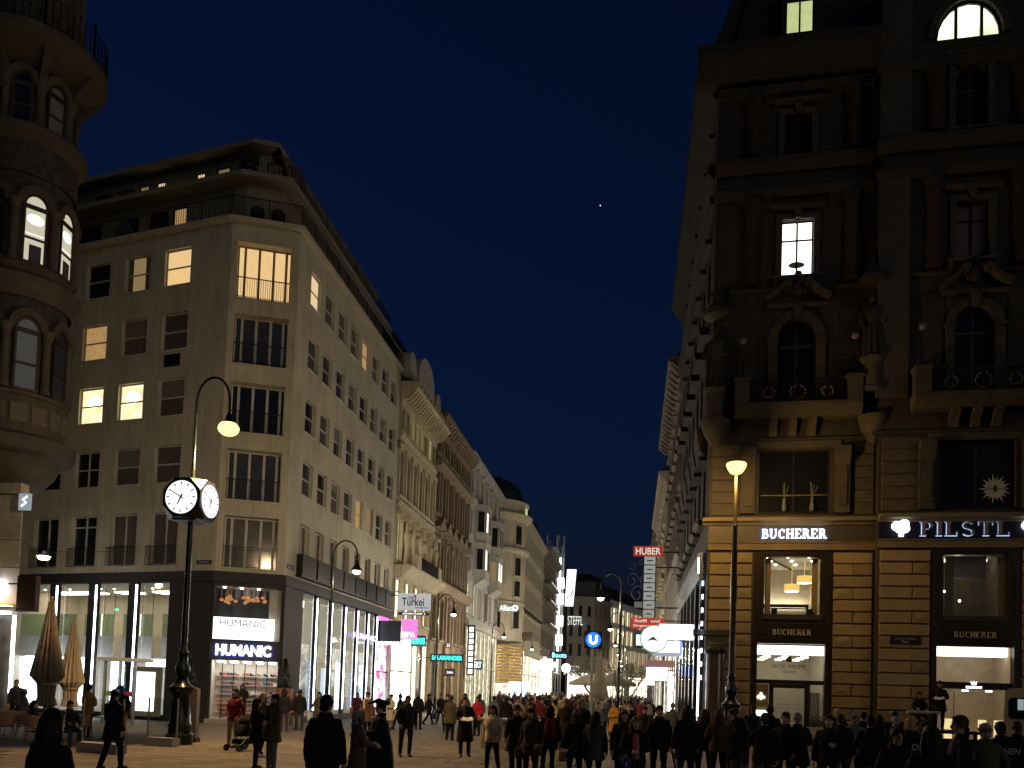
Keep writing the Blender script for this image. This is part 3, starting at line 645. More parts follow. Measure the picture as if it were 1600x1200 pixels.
for Fm, wx0, wx1, e in ((FR, 2.12, 5.06, 0), (FB, 9.23, 12.13, 7.05)):
    cx = (wx0+wx1)/2
    consoles(Fm, [cx-.95, cx-.15, cx+.65], 13.45, 14.2, .55, .33, m=LIGHTST)
    add('balcony_slab', MB().prism([(.05, 14.2), (-.55, 14.2), (-.75, 14.4), (-.85, 14.62), (-.85, 14.78), (.05, 14.8)], 'x', cx-2.6, cx+2.6), [LIGHTST], pal, Fm)
    add('frieze_panel', MB().box(cx-1.9, cx+1.9, -.1, .02, 12.98, 13.28), [LIGHTST], pal, Fm)
    for s in (-1, 1):
        p = add('balcony_pier', MB().box(cx+s*2.3-.3, cx+s*2.3+.3, -.84, -.3, 14.78, 15.75).box(cx+s*2.3-.36, cx+s*2.3+.36, -.9, -.25, 15.75, 15.88), [LIGHTST], pal, Fm)
        l = add('globe_lamp', MB().tube([(cx+s*2.3, -.58, 15.85), (cx+s*2.3, -.58, 16.0), (cx+s*2.3, -.58, 17.45)], [.16, .05, .03], 8), [IRON], pal, Fm, smooth=True)
        add('globe', MB().ball((cx+s*2.3, -.58, 17.6), .16, 10), [mat('unlit milk glass', (.13, .125, .115), .4)], l, Fm, smooth=True)
        add('console_pilaster', MB().prism([(.02, 10.1), (-.2, 10.1), (-.2, 12.2), (-.42, 12.6), (-.42, 12.95), (.02, 12.95)], 'x', cx+s*1.95-.3, cx+s*1.95+.3).box(cx+s*1.95-.17, cx+s*1.95+.17, -.26, -.2, 10.4, 12.1), [LIGHTST], pal, Fm)
    add('balcony_rail', railing(cx-2.0, cx+2.0, 14.8, 15.8, -.6, .1, .014), [IRON], pal, Fm)
    GOLD = mat('gilded leaf', (.10, .07, .03), .6)
    for ox, rr in ((0, .3), (-1.2, .22), (1.2, .22)):
        q = MB()
        for k in range(22):
            a = pi*.62+k/21*pi*1.76; q.ball((cx+ox+rr*cos(a)+random.uniform(-.03, .03), -.64, 15.25+rr*sin(a)+random.uniform(-.03, .03)), .035, 4, sc=(1, .5, 1.5))
        add('gilded_wreath', q, [GOLD], pal, Fm)
# second floor shop-size windows
window(pal, FR, 2.12, 10.17, 2.94, 2.75, PANED, IRON, rec=.22, bar=False, mull=True)
window(pal, FB, 9.23, 10.2, 2.9, 2.9, PANED, IRON, rec=.22, bar=False, mull=True)
VASE = mat('faint glass vase', (.12, .14, .12), .2)
b = MB()
for x in (3.2, 4.35): b.lathe([(.06, 10.25), (.1, 10.4), (.05, 10.7), (.09, 10.8)], (x, .14), 8); [b.tube([(x, .14, 10.8), (x+random.uniform(-.25, .25), .14, 11.3+random.random()*.3)], .012, 4) for _ in range(4)]
add('vase', b, [VASE], pal, FR); add('display_rail', MB().box(2.2, 4.98, .12, .15, 10.92, 10.97), [mat('brass rail', (.1, .08, .04), .4)], pal, FR)
q = MB()
for k in range(18):
    a = 2*pi*k/18; r1 = .36; q.prism([(11.4+r1*cos(a-.14), 10.98+r1*sin(a-.14)), (11.4+(.52+.1*(k % 2))*cos(a), 10.98+(.52+.1*(k % 2))*sin(a)), (11.4+r1*cos(a+.14), 10.98+r1*sin(a+.14))], 'y', .15, .17)
q.prism([(11.4+.38*cos(2*pi*k/20), 10.98+.38*sin(2*pi*k/20)) for k in range(20)], 'y', .149, .171)
add('sun_emblem', q, [mat('pale sun emblem', (.35, .36, .32), .5)], pal, FB); add('emblem_slot', MB().box(11.0, 11.8, .14, .148, 10.96, 10.99).box(11.34, 11.46, .14, .148, 10.85, 11.1), [IRON], pal, FB)
# arched windows of the main floor with broken pediments
for Fm, a, b, z0, zs, zt in ((FR, 2.76, 4.38, 14.85, 17.86, 18.73), (FB, 9.76, 11.27, 14.9, 17.85, 18.6)):
    cx = (a+b)/2
    o = window(pal, Fm, a, z0, b-a, zt-z0, PANED, WOODF, rec=.24, mull=True, hbar=.72, sill=False)
    add('transom_edge', MB().box(a+.1, cx-.06, .2, .23, zs-.35, zs-.31).box(cx+.06, b-.1, .2, .23, zs-.35, zs-.31), [mat('worn wood edge', (.12, .1, .08), .5)], o, Fm)
    s = MB(); arch_ring(s, a, b, zs, zt, .36, -.14, .02); s.box(a-.38, a, -.14, .02, z0, zs-.1); s.box(b, b+.38, -.14, .02, z0, zs-.1); s.box(a-.44, a+.02, -.2, .02, zs-.14, zs); s.box(b-.02, b+.44, -.2, .02, zs-.14, zs)
    s.prism([(cx-.12, zt-.05), (cx+.12, zt-.05), (cx+.2, zt+.5), (cx-.2, zt+.5)], 'y', -.26, .02)
    s.box(a-.5, b+.5, -.2, .02, zt+.48, zt+.66)
    add('window_surround', s, [LIGHTST], pal, Fm)
    for sg in (-1, 1):
        pts = [(cx+sg*(1.35-.9*t), zt+.66+.05+.75*(t**1.6)) for t in [i/8 for i in range(9)]]
        q = MB(); q.prism(pts+[(p[0], p[1]+.26) for p in pts[::-1]], 'y', -.45, .02); q.lathe([(.17, -.44), (.17, .02)], (0, 0), 12)
        n0 = len(q.v)-24; 
        for i in range(n0, len(q.v)): v = q.v[i]; q.v[i] = (cx+sg*.42+v[0], v[2], zt+1.5+v[1])
        add('broken_pediment', q, [LIGHTST], pal, Fm)
    q = MB(); q.ball((cx, -.1, zt+1.35), .3, 10, sc=(.9, .6, 1.3)); q.ball((cx, -.2, zt+1.9), .16, 8); [q.ball((cx+random.uniform(-.3, .3), -.15, zt+1.1+random.random()*.6), .1, 6) for _ in range(8)]
    add('cartouche', q, [STONE2], pal, Fm, smooth=True)
# third and fourth floor windows
W3 = emit('lit office window', (1, .95, .88), 2.6)
o = window(pal, FR, 2.86, 20.7, 1.34, 2.5, W3, IRON, rec=.2, mull=True, hbar=.66, fr=.05)
q = MB(); q.ball((3.53, .21, 21.25), .35, 12, sc=(1, .03, .42)); add('ceiling_lamp', q, [mat('grey lamp shade', (.35, .33, .3), .6)], o, FR, smooth=True)
window(pal, FB, 9.79, 20.7, 1.25, 2.4, mat('dim pinkish blind', (.12, .085, .07), .4, var=.1), IRON, rec=.2, mull=True, hbar=.68)
window(pal, FR, 2.88, 26.0, 1.17, 2.02, PANED, IRON, rec=.2, mull=True, hbar=.6); window(pal, FB, 9.69, 26.3, 1.25, 2.59, PANED, WOODF, rec=.2, mull=True, hbar=.65)
for Fm, a, b, z0, z1 in ((FR, 2.86, 4.2, 20.7, 23.2), (FB, 9.79, 11.04, 20.7, 23.1), (FR, 2.88, 4.05, 26.0, 28.02), (FB, 9.69, 10.94, 26.3, 28.9)):
    s = MB(); s.box(a-.25, a, -.1, .02, z0-.07, z1+.22); s.box(b, b+.25, -.1, .02, z0-.07, z1+.22); s.box(a, b, -.095, .02, z1, z1+.22); w0 = add('window_surround', s, [LIGHTST], pal, Fm)
    add('hood', MB().box(a-.45, b+.45, -.25, .02, z1+.45, z1+.62), [LIGHTST], w0, Fm); add('keystone', MB().prism([((a+b)/2-.1, z1), ((a+b)/2+.1, z1), ((a+b)/2+.16, z1+.45), ((a+b)/2-.16, z1+.45)], 'y', -.2, .02), [LIGHTST], w0, Fm); add('sill', MB().box(a-.4, b+.4, -.22, .02, z0-.18, z0-.07), [LIGHTST], w0, Fm)
    for sg in (a-.25, b+.25): add('sill_bracket', MB().prism([(0, z0-.18), (-.18, z0-.18), (-.06, z0-.7), (0, z0-.7)], 'x', sg-.1, sg+.1), [LIGHTST], w0, Fm)
# lunette
o = add('lunette_window', arch_ring(MB(), 9.0, 11.4, 30.25, 31.75, .08, .1, .18).box(9.0, 11.4, .1, .18, 30.2, 30.28), [IRON], pal, FB)
add('pane', MB().prism(arch_pts(8.95, 11.45, 30.22, 30.25, 31.8), 'y', .19, .2), [emit('lit lunette', (.86, .93, .62), 2.0, noise=.5, scale=.9)], o, FB)
for x in (9.72, 10.72): add('mullion', MB().box(x-.06, x+.06, .09, .18, 30.28, 31.7), [IRON], o, FB)
s = MB(); arch_ring(s, 8.89, 11.5, 30.25, 31.86, .3, -.12, .02, n=14); add('window_surround', s, [LIGHTST], pal, FB)
# pilasters, dark marble columns and statues
add('pilaster', MB().box(6.72, 7.95, -.18, .02, 14.85, 24.2).box(6.72, 7.95, -.18, .02, 26.12, 33.4), [mat('smooth grey pilaster', (.045, .040, .032), .7, var=.12)], pal, FB)
DMARB = mat('dark red marble', (.026, .018, .014), .85, var=.3, scale=3)
for Fm, xs in ((FR, (1.55, 5.75)), (FB, (8.9, 12.2))):
    for x in xs:
        for z0, z1 in ((20.3, 24.1), (26.15, 28.85)):
            add('column', MB().lathe([(.36, z0), (.36, z0+.12), (.28, z0+.2), (.27, z1-.5), (.33, z1-.4), (.3, z1-.35), (.42, z1)], (x, -.05), 14), [DMARB], pal, Fm, smooth=True)
        add('niche_panel', MB().box(x-.42, x+.42, -.04, .02, 16.2, 19.2).box(x-.6, x+.6, -.2, .02, 15.95, 16.15), [STONE2], pal, Fm)
def statue(Fm, x, y, z):
    q = MB(); q.lathe([(.5, z-1.45), (.5, z-1.3), (.42, z-1.22), (.42, z-.25), (.52, z-.15), (.55, z)], (x, y), 12)
    add('statue_bracket', q, [LIGHTST], pal, Fm, smooth=True)
    q = MB(); q.lathe([(.42, z), (.4, z+.4), (.34, z+1.0), (.36, z+1.5), (.42, z+1.9), (.36, z+2.15), (.14, z+2.3), (.12, z+2.4)], (x, y), 12); q.ball((x, y-.03, z+2.58), .2, 8, sc=(.85, 1, 1.15)); q.tube([(x+.38, y, z+2.05), (x+.52, y-.12, z+1.6), (x+.3, y-.35, z+1.4)], [.12, .11, .08], 8); q.tube([(x-.38, y, z+2.05), (x-.5, y-.1, z+1.6), (x-.4, y-.3, z+1.2)], [.12, .11, .08], 8)
    for k in range(7): a = -pi+k*pi/6; q.tube([(x+.33*cos(a), y+.33*sin(a), z+1.4), (x+.42*cos(a), y+.42*sin(a), z+.05)], [.05, .07], 5)
    add('statue', q, [STONE2], pal, Fm, smooth=True)
    q = MB(); q.lathe([(.2, z+3.2), (.6, z+3.3), (.62, z+3.5), (.4, z+3.75), (.22, z+3.9), (.24, z+4.2), (.05, z+4.6)], (x, y), 10); add('statue_canopy', q, [STONE2], pal, Fm, smooth=True)
statue(FR, .15, -.25, 15.6); statue(FR, 6.6, -.5, 16.6)
for x, Fm in ((.2, FR), (6.75, FR)):
    q = MB(); q.lathe([(.05, 13.0), (.2, 13.15), (.5, 13.6), (.62, 14.0), (.66, 14.2)], (x, -.2), 14); add('shell_corbel', q, [LIGHTST], pal, Fm, smooth=True)
# mansard roof with dormer
q = MB(); q.prism([(.2, 31.0), (1.6, 37), (12, 37), (12, 31.0)], 'x', .9, BX); q.prism([(.5, 31), (.9, 31), (2.4, 37), (2.0, 37)], 'y', .25, 12)
add('mansard_roof', q, [ROOF], pal, FR)
add('roof_parapet', MB().box(-.5, -.1, .1, .5, 31.0, 31.7).box(-.85, BX, -.8, .3, 31.02, 31.06), [ROOF], pal, FR)
o = window(pal, FR, 2.85, 31.75, 1.2, 1.6, W_GREEN, IRON, rec=.1, bar=False, mull=True, fr=.06, name='dormer_window')
add('dormer', MB().box(2.65, 2.84, .05, 1.6, 31.1, 33.6).box(4.06, 4.25, .05, 1.6, 31.1, 33.6).box(2.6, 4.3, 0, 1.7, 33.6, 33.9).box(2.84, 4.06, .08, .2, 31.1, 31.74), [ROOF], pal, FR)
# jeweller, left window: upper room, sign, display, door
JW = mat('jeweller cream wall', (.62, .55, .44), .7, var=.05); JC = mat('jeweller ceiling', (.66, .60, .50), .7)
def jframe(Fm, x0, x1, ztop):
    q = MB(); q.box(x0, x0+.22, -.05, .3, 0, ztop); q.box(x1-.22, x1, -.05, .3, 0, ztop); q.box(x0+.22, x1-.22, -.08, .3, ztop-.22, ztop)
    q.prism([(x0+.22, ztop-.22), (x0+.22, ztop-.62), (x0+.42, ztop-.36), (x0+.55, ztop-.22)], 'y', -.05, .3); q.prism([(x1-.22, ztop-.22), (x1-.55, ztop-.22), (x1-.42, ztop-.36), (x1-.22, ztop-.62)], 'y', -.05, .3)
    for k in range(18): xx = x0+.45+k*(x1-x0-.9)/17; q.box(xx-.04, xx+.04, -.11, -.08, ztop-.2, ztop-.06)
    q.box(x0+.22, x0+.46, -.02, .25, 5.4, ztop-.4); q.box(x1-.46, x1-.22, -.02, .25, 5.4, ztop-.4)
    return add('shop_frame', q, [BRONZE], pal, Fm)
jframe(FR, 1.97, 5.19, 8.45); jframe(FB, 8.98, 12.3, 8.5)
SLAT = BRONZE
for Fm, x0, x1 in ((FR, 2.16, 5.05), (FB, 9.24, 12.03)):
    o = add('shop_sign', MB().box(x0, x1, -.04, .25, 4.46, 5.5), [BRONZE], pal, Fm)
    for k in range(9): add('slat', cmesh(f'slat|{x1-x0:.2f}', lambda: MB().bev(0, x1-x0, -.03, 0, 0, .07, .012), [SLAT]), parent=o, M=at(Fm, x0, -.04, 4.48+k*.1))
    add('lettering', serif_text('BUCHERER', .24, 1.6, .02), [mat('pale gold letter', (.62, .52, .36), .4)], o, at(Fm, (x0+x1)/2, -.09, 4.95))
    add('window_box', MB().box(x0+.2, x1-.2, -.1, .1, 5.5, 5.72), [mat('dark planter', (.03, .028, .022), .6)], pal, Fm)
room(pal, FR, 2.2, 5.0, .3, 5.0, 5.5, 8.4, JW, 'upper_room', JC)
add('shop_pane', MB().box(2.4, 4.76, .2, .21, 5.6, 8.3), [CLEAR], pal, FR)
add('room_shelf', MB().box(2.3, 4.9, 4.6, 4.9, 6.45, 6.5), [BRONZE], pal, FR)
DRUM = emit('amber drum shade', (1, .62, .16), 1.15)
for x, y, z in ((3.75, 1.5, 6.9), (4.35, 2.0, 7.35)):
    o = add('drum_lamp', MB().lathe([(.33, z), (.33, z+.32)], (x, y), 18, cap=False).tube([(x, y, z+.3), (x, y, 8.38)], .015, 5), [DRUM], pal, FR, smooth=True)
    add('diffuser', MB().lathe([(.31, z-.0), (.31, z+.02)], (x, y), 18), [emit('drum diffuser', (1, .92, .75), 5)], o, FR)
add('shelf_lip', MB().box(2.3, 4.9, 4.52, 4.58, 6.5, 6.66), [BRONZE], pal, FR); add('added_uplight', MB().box(2.4, 4.8, 4.66, 4.9, 6.52, 6.56), [emit('added jeweller glow', (1, .86, .62), 14)], pal, FR)  # hidden strip added to brighten the room, lip added to conceal it
for k in range(8): add('ceiling_spot', MB().lathe([(.06, 8.34), (.06, 8.39)], (2.6+.3*k, 1.0+(k % 3)*1.1), 8), [SPOTE], pal, FR)
add('ceiling_seam', MB().prism([(2.5, .9), (2.6, .9), (4.2, 4.9), (4.05, 4.9)], 'z', 8.36, 8.385), [BRONZE], pal, FR)
for x in (2.6, 4.55): add('curtain', MB().box(x-.12, x+.12, .24, .3, 5.6, 8.2), [mat('tan drape', (.35, .25, .13), .8)], pal, FR)
for x in (2.75, 4.2): add('window_planter', MB().box(x, x+.25, .05, .19, 5.7, 5.98), [IRON], pal, FR)
# display window + door
room(pal, FR, 2.1, 5.1, .3, 5, .05, 4.4, JW, 'shop_room', JC)
add('shop_pane', MB().box(2.1, 5.1, .22, .23, 2.9, 4.42), [CLEAR], pal, FR)
add('light_cove', MB().box(2.12, 5.08, .34, .6, 4.0, 4.4), [emit('white display cove', (1, .98, .95), 3.2)], pal, FR)
add('light_edge', MB().box(4.98, 5.06, .24, .3, .3, 4.0), [emit('side light edge', (.9, .93, 1), 4)], pal, FR)
for s, z, h_, w_ in (('PATEK PHILIPPE', 3.48, .18, 1.4), ('GENEVE', 3.25, .12, .55)): add('window_lettering', text_mb(s, h_, .004, .0, w_), [mat('grey window letter', (.05, .045, .04), .5)], pal, at(FR, 3.55, .215, z))
q = MB().prism([(-.1, 0), (.1, 0), (.13, .1), (.08, .2), (0, .28), (-.08, .2), (-.13, .1)], 'y', 0, .01); add('window_emblem', q, [mat('grey window letter', (.10, .09, .08), .5)], pal, at(FR, 3.55, .205, 3.68))
add('door_frame', MB().box(2.1, 5.1, .15, .3, 2.72, 2.9).box(2.74, 2.92, .15, .3, 0, 2.72).box(4.2, 4.42, .15, .3, 0, 2.72).box(2.92, 4.2, .2, .3, 2.55, 2.715), [BRONZE], pal, FR)
for a, b in ((2.12, 2.74), (2.92, 4.2), (4.42, 5.08)): add('door_pane', MB().box(a, b, .24, .25, .05, 2.7), [CLEAR], pal, FR)
for k in range(6): add('frosted_stripe', MB().box(2.95, 4.17, .232, .238, 1.0+k*.16, 1.08+k*.16), [mat('frosted strip', (.6, .58, .55), .6)], pal, FR)
o = add('display_case', MB().box(2.12, 2.74, .5, .9, .1, 2.7), [mat('orange wood panel', (.5, .28, .09), .6, var=.1)], pal, FR)
add('case_light', MB().box(2.14, 2.72, .44, .49, 1.05, 1.55), [emit('blue white case light', (.6, .75, 1), 4)], o, FR)
q = MB().box(-.16, .16, 0, .02, -.04, .05).box(-.07, .07, 0, .02, .05, .13).box(-.03, .03, 0, .02, -.1, .2); add('case_emblem', q, [WHITESIGN], o, at(FR, 2.43, .46, 2.12))
for k in range(9): add('wall_rack', MB().box(4.5+.06*k, 4.52+.06*k, 1.4, 1.6, .4, 2.4), [BRONZE], pal, FR)
for x in (2.7, 3.5, 4.3):
    for y in (1.2, 2.6, 4.0): add('ceiling_light', MB().box(x-.15, x+.15, y-.15, y+.15, 3.9, 3.98), [emit('jeweller downlight', (1, .9, .72), 5)], pal, FR)
# jeweller, right window
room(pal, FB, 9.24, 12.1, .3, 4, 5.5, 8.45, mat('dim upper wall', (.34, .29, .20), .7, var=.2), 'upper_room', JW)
add('shop_pane', MB().box(9.45, 12.0, .2, .21, 5.6, 8.3), [CLEAR], pal, FB)
add('room_bulkhead', MB().box(9.9, 11.3, .8, 1.2, 7.4, 8.3), [JW], pal, FB)
for x in (9.75, 11.7): add('curtain', MB().box(x-.15, x+.15, .25, .33, 5.6, 8.2), [mat('tan drape', (.35, .25, .13), .8)], pal, FB)
add('ceiling_panel', MB().box(9.6, 11.8, 2.2, 2.5, 8.3, 8.4), [emit('dim ceiling strip', (1, .86, .6), 1.6)], pal, FB)
for x, z in ((10.4, 8.3), (9.9, 6.9), (10.5, 6.5)): add('ceiling_spot', MB().ball((x, 1.5, z), .05, 6), [SPOTE], pal, FB)
room(pal, FB, 9.2, 12.06, .3, 2.2, .3, 4.5, mat('beige display back', (.5, .40, .30), .7), 'shop_room', JC)
add('light_cove', MB().box(9.24, 12.02, .5, 1.0, 4.1, 4.48), [emit('warm display cove', (1, .93, .78), 2.6)], pal, FB)
add('shop_pane', MB().box(9.2, 12.06, .22, .23, .5, 4.5), [CLEAR], pal, FB)
o = add('brand_strip', MB().box(9.2, 12.06, .1, .25, 2.74, 3.02), [IRON], pal, FB)
add('lit_bar', MB().box(10.36, 10.94, .08, .095, 2.78, 2.86), [WHITESIGN], o, FB); add('crown_emblem', MB().prism([(-.08, 0), (.08, 0), (.12, .14), (.04, .07), (0, .16), (-.04, .07), (-.12, .14)], 'y', 0, .01), [WHITESIGN], o, at(FB, 10.65, .09, 2.92))
add('sill_panel', MB().box(9.0, 12.28, -.02, .28, 0, .5), [BRONZE], pal, FB)
for x in (9.9, 10.5, 11.2, 11.8): add('watch_stand', MB().box(x-.12, x+.12, .7, .95, .5, 1.5), [emit('lit watch stand', (1, .78, .4), 1.1)], pal, FB)
for x in (9.7, 10.6, 11.5): add('ceiling_light', MB().box(x-.1, x+.1, .9, 1.1, 2.66, 2.72), [emit('jeweller downlight', (1, .9, .72), 5)], pal, FB)
# lit names over the shops and street plate
s = thing('shop_sign', RC+DR*3.6, 'white lit serif lettering BUCHERER above the jeweller window beside street lamp', 'sign')
add('lettering', serif_text('BUCHERER', .4, 2.66, .06), [LETTER], s, at(FR, 3.6, -.16, 9.2)); add('letter_halo', serif_text('BUCHERER', .46, 2.72, .02), [BLUEHALO], s, at(FR, 3.6, -.112, 9.2))
s = thing('shop_sign', RC+DR*10, 'grey serif lettering PILSTL with blue outline on black sign panel', 'sign')
add('lettering', serif_text('PILSTL', .56, 3.4, .05), [mat('grey brown letter', (.22, .20, .19), .5)], s, at(FB, 10.2, -.17, 9.27)); add('letter_edge', serif_text('PILSTL', .6, 3.43, .02), [emit('blue white letter edge', (.45, .62, 1), 1.3)], s, at(FB, 10.19, -.13, 9.265))
for x, side in ((7.75, 'left'), (12.65, 'right')):
    s = thing('clover_sign', RC+DR*x, f'white lit clover leaf emblem at the {side} end of the black linen shop panel', 'sign')
    q = MB()
    for dx, dz, r in ((-.17, .08, .19), (.12, .15, .2), (-.02, -.02, .2), (.16, -.03, .18)): q.lathe([(r, 0), (r, .08)], (dx, dz), 14)
    q.box(-.07, .1, -.36, -.1, 0, .08); q.v = [(v[0], -v[2], v[1]) for v in q.v]
    add('emblem', q, [WHITESIGN], s, at(FB, x, -.12, 9.32))
s = thing('street_plate', RC+DR*8, 'small dark plate naming the square on rusticated stone wall', 'sign')
add('plate', MB().box(7.4, 8.58, -.12, -.1, 4.5, 4.84), [mat('dark enamel plate', (.012, .012, .016), .4)], s, FB)
for t, z in (('1.,Stock im Eisen-', 4.73), ('Platz', 4.6)): add('lettering', text_mb(t, .1, .003), [mat('cream enamel letter', (.45, .42, .35), .5)], s, at(FB, 7.99, -.124, z))

# street side of the palace (seen edge-on)
zt = 31.0; SL = 24.0
ops = []
bays = [-2.6-2.9*i for i in range(7)]
for x in bays:
    ops += [(x-.7, x+.7, 10.3, 12.9), (x-.65, x+.65, 15.0, 18.4), (x-.6, x+.6, 20.7, 23.0), (x-.6, x+.6, 26.2, 28.1)]
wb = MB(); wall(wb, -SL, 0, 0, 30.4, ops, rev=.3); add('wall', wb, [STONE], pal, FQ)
for x in bays:
    window(pal, FQ, x-.7, 10.3, 1.4, 2.6, PANED, IRON, rec=.2); window(pal, FQ, x-.65, 15, 1.3, 3.4, PANED, IRON, rec=.2); window(pal, FQ, x-.6, 20.7, 1.2, 2.3, PANED, IRON, rec=.2); window(pal, FQ, x-.6, 26.2, 1.2, 1.9, PANED, IRON, rec=.2)
    for nm, q in (('pediment', MB().prism([(x-1.0, 18.9), (x+1.0, 18.9), (x, 19.7)], 'y', -.45, .02)), ('balconet', MB().prism([(.02, 13.2), (-.35, 13.4), (-.5, 14.3), (-.5, 14.5), (.02, 14.5)], 'x', x-1.1, x+1.1)), ('hood', MB().box(x-.95, x+.95, -.38, .02, 12.98, 13.18)), ('hood', MB().box(x-.9, x+.9, -.3, .02, 23.3, 23.55)), ('hood', MB().box(x-.9, x+.9, -.25, .02, 28.4, 28.6)), ('sill', MB().prism([(.02, 9.95), (-.3, 9.95), (-.45, 10.15), (.02, 10.25)], 'x', x-1.0, x+1.0))):
        add(nm, q, [STONE2], pal, FQ)
for p in ([(.05, 24.2), (-.2, 24.2), (-.3, 24.45), (-.3, 24.6), (.05, 24.7)], [(.05, 25.36), (-.15, 25.36), (-.4, 25.7), (-.4, 25.95), (.05, 26.1)], [(.05, 28.9), (-.28, 29.3), (.05, 29.35)], [(.1, 29.5), (-.3, 29.6), (-.85, 30.3), (-.95, 30.5), (-.95, 30.95), (.1, 31.05)]):
    add('cornice', MB().prism(p, 'x', -SL, -.02), [STONE], pal, FQ)
consoles(FQ, [-.4-.8*i for i in range(28)], 29.5, 30.3, .7, .3, m=STONE)
add('roof', MB().prism([(-.6, 31.0), (1.6, 37), (6, 37), (6, 31.0)], 'x', -SL, -.5), [ROOF], pal, FQ)
# lit metal shop portal along that side
STEEL = mat('brushed steel fascia', (.45, .48, .52), .25, metal=.9, var=.1)
add('portal_fascia', MB().box(-18, -.6, -.3, .02, 7.3, 8.5).box(-18, -.6, -.36, -.28, 8.3, 8.5), [STEEL], pal, FQ)
add('portal_light', MB().box(-.9, -.75, -.34, -.31, 7.6, 8.3), [LED], pal, FQ)
for k in range(8): add('lamp_clip', MB().box(-.45-.03, -.4, -.18, -.1, 2.8+k*.6, 3.0+k*.6), [emit('chain of small lights', (.8, .88, 1), 4)], pal, FQ)
for k in range(6): add('portal_pillar', MB().box(-1.2-3*k-.3, -1.2-3*k+.3, -.2, .1, 0, 7.3), [mat('polished dark granite', (.03, .03, .034), .15)], pal, FQ)
for k in range(6): add('shop_pane', MB().box(-3.9-3*k, -1.5-3*k, .06, .08, .3, 7.2), [mat('dark shop glass', (.03, .03, .03), .05)], pal, FQ)
vc = add('glass_column', MB().lathe([(.4, .3), (.4, 3.9)], (.42, -.62), 16), [mat('dark curved glass', (.07, .055, .04), .08, spec=.8)], pal, FR, smooth=True)
add('column_base', MB().lathe([(.46, 0), (.46, .3)], (.42, -.62), 16), [BRONZE], vc, FR); add('column_cap', MB().lathe([(.46, 3.9), (.5, 4.05), (.3, 4.2)], (.42, -.62), 16), [BRONZE], vc, FR)
add('column_light', MB().box(-.32, -.24, -.4, -.3, 1.2, 4.1), [emit('white edge tube', (.9, .95, 1), 6)], vc, FR)
add('awning', MB().prism([(-.1, 5.0), (-1.1, 4.7), (-1.1, 4.64), (-.1, 4.9)], 'x', -.55, 1.1), [IRON], pal, FR)
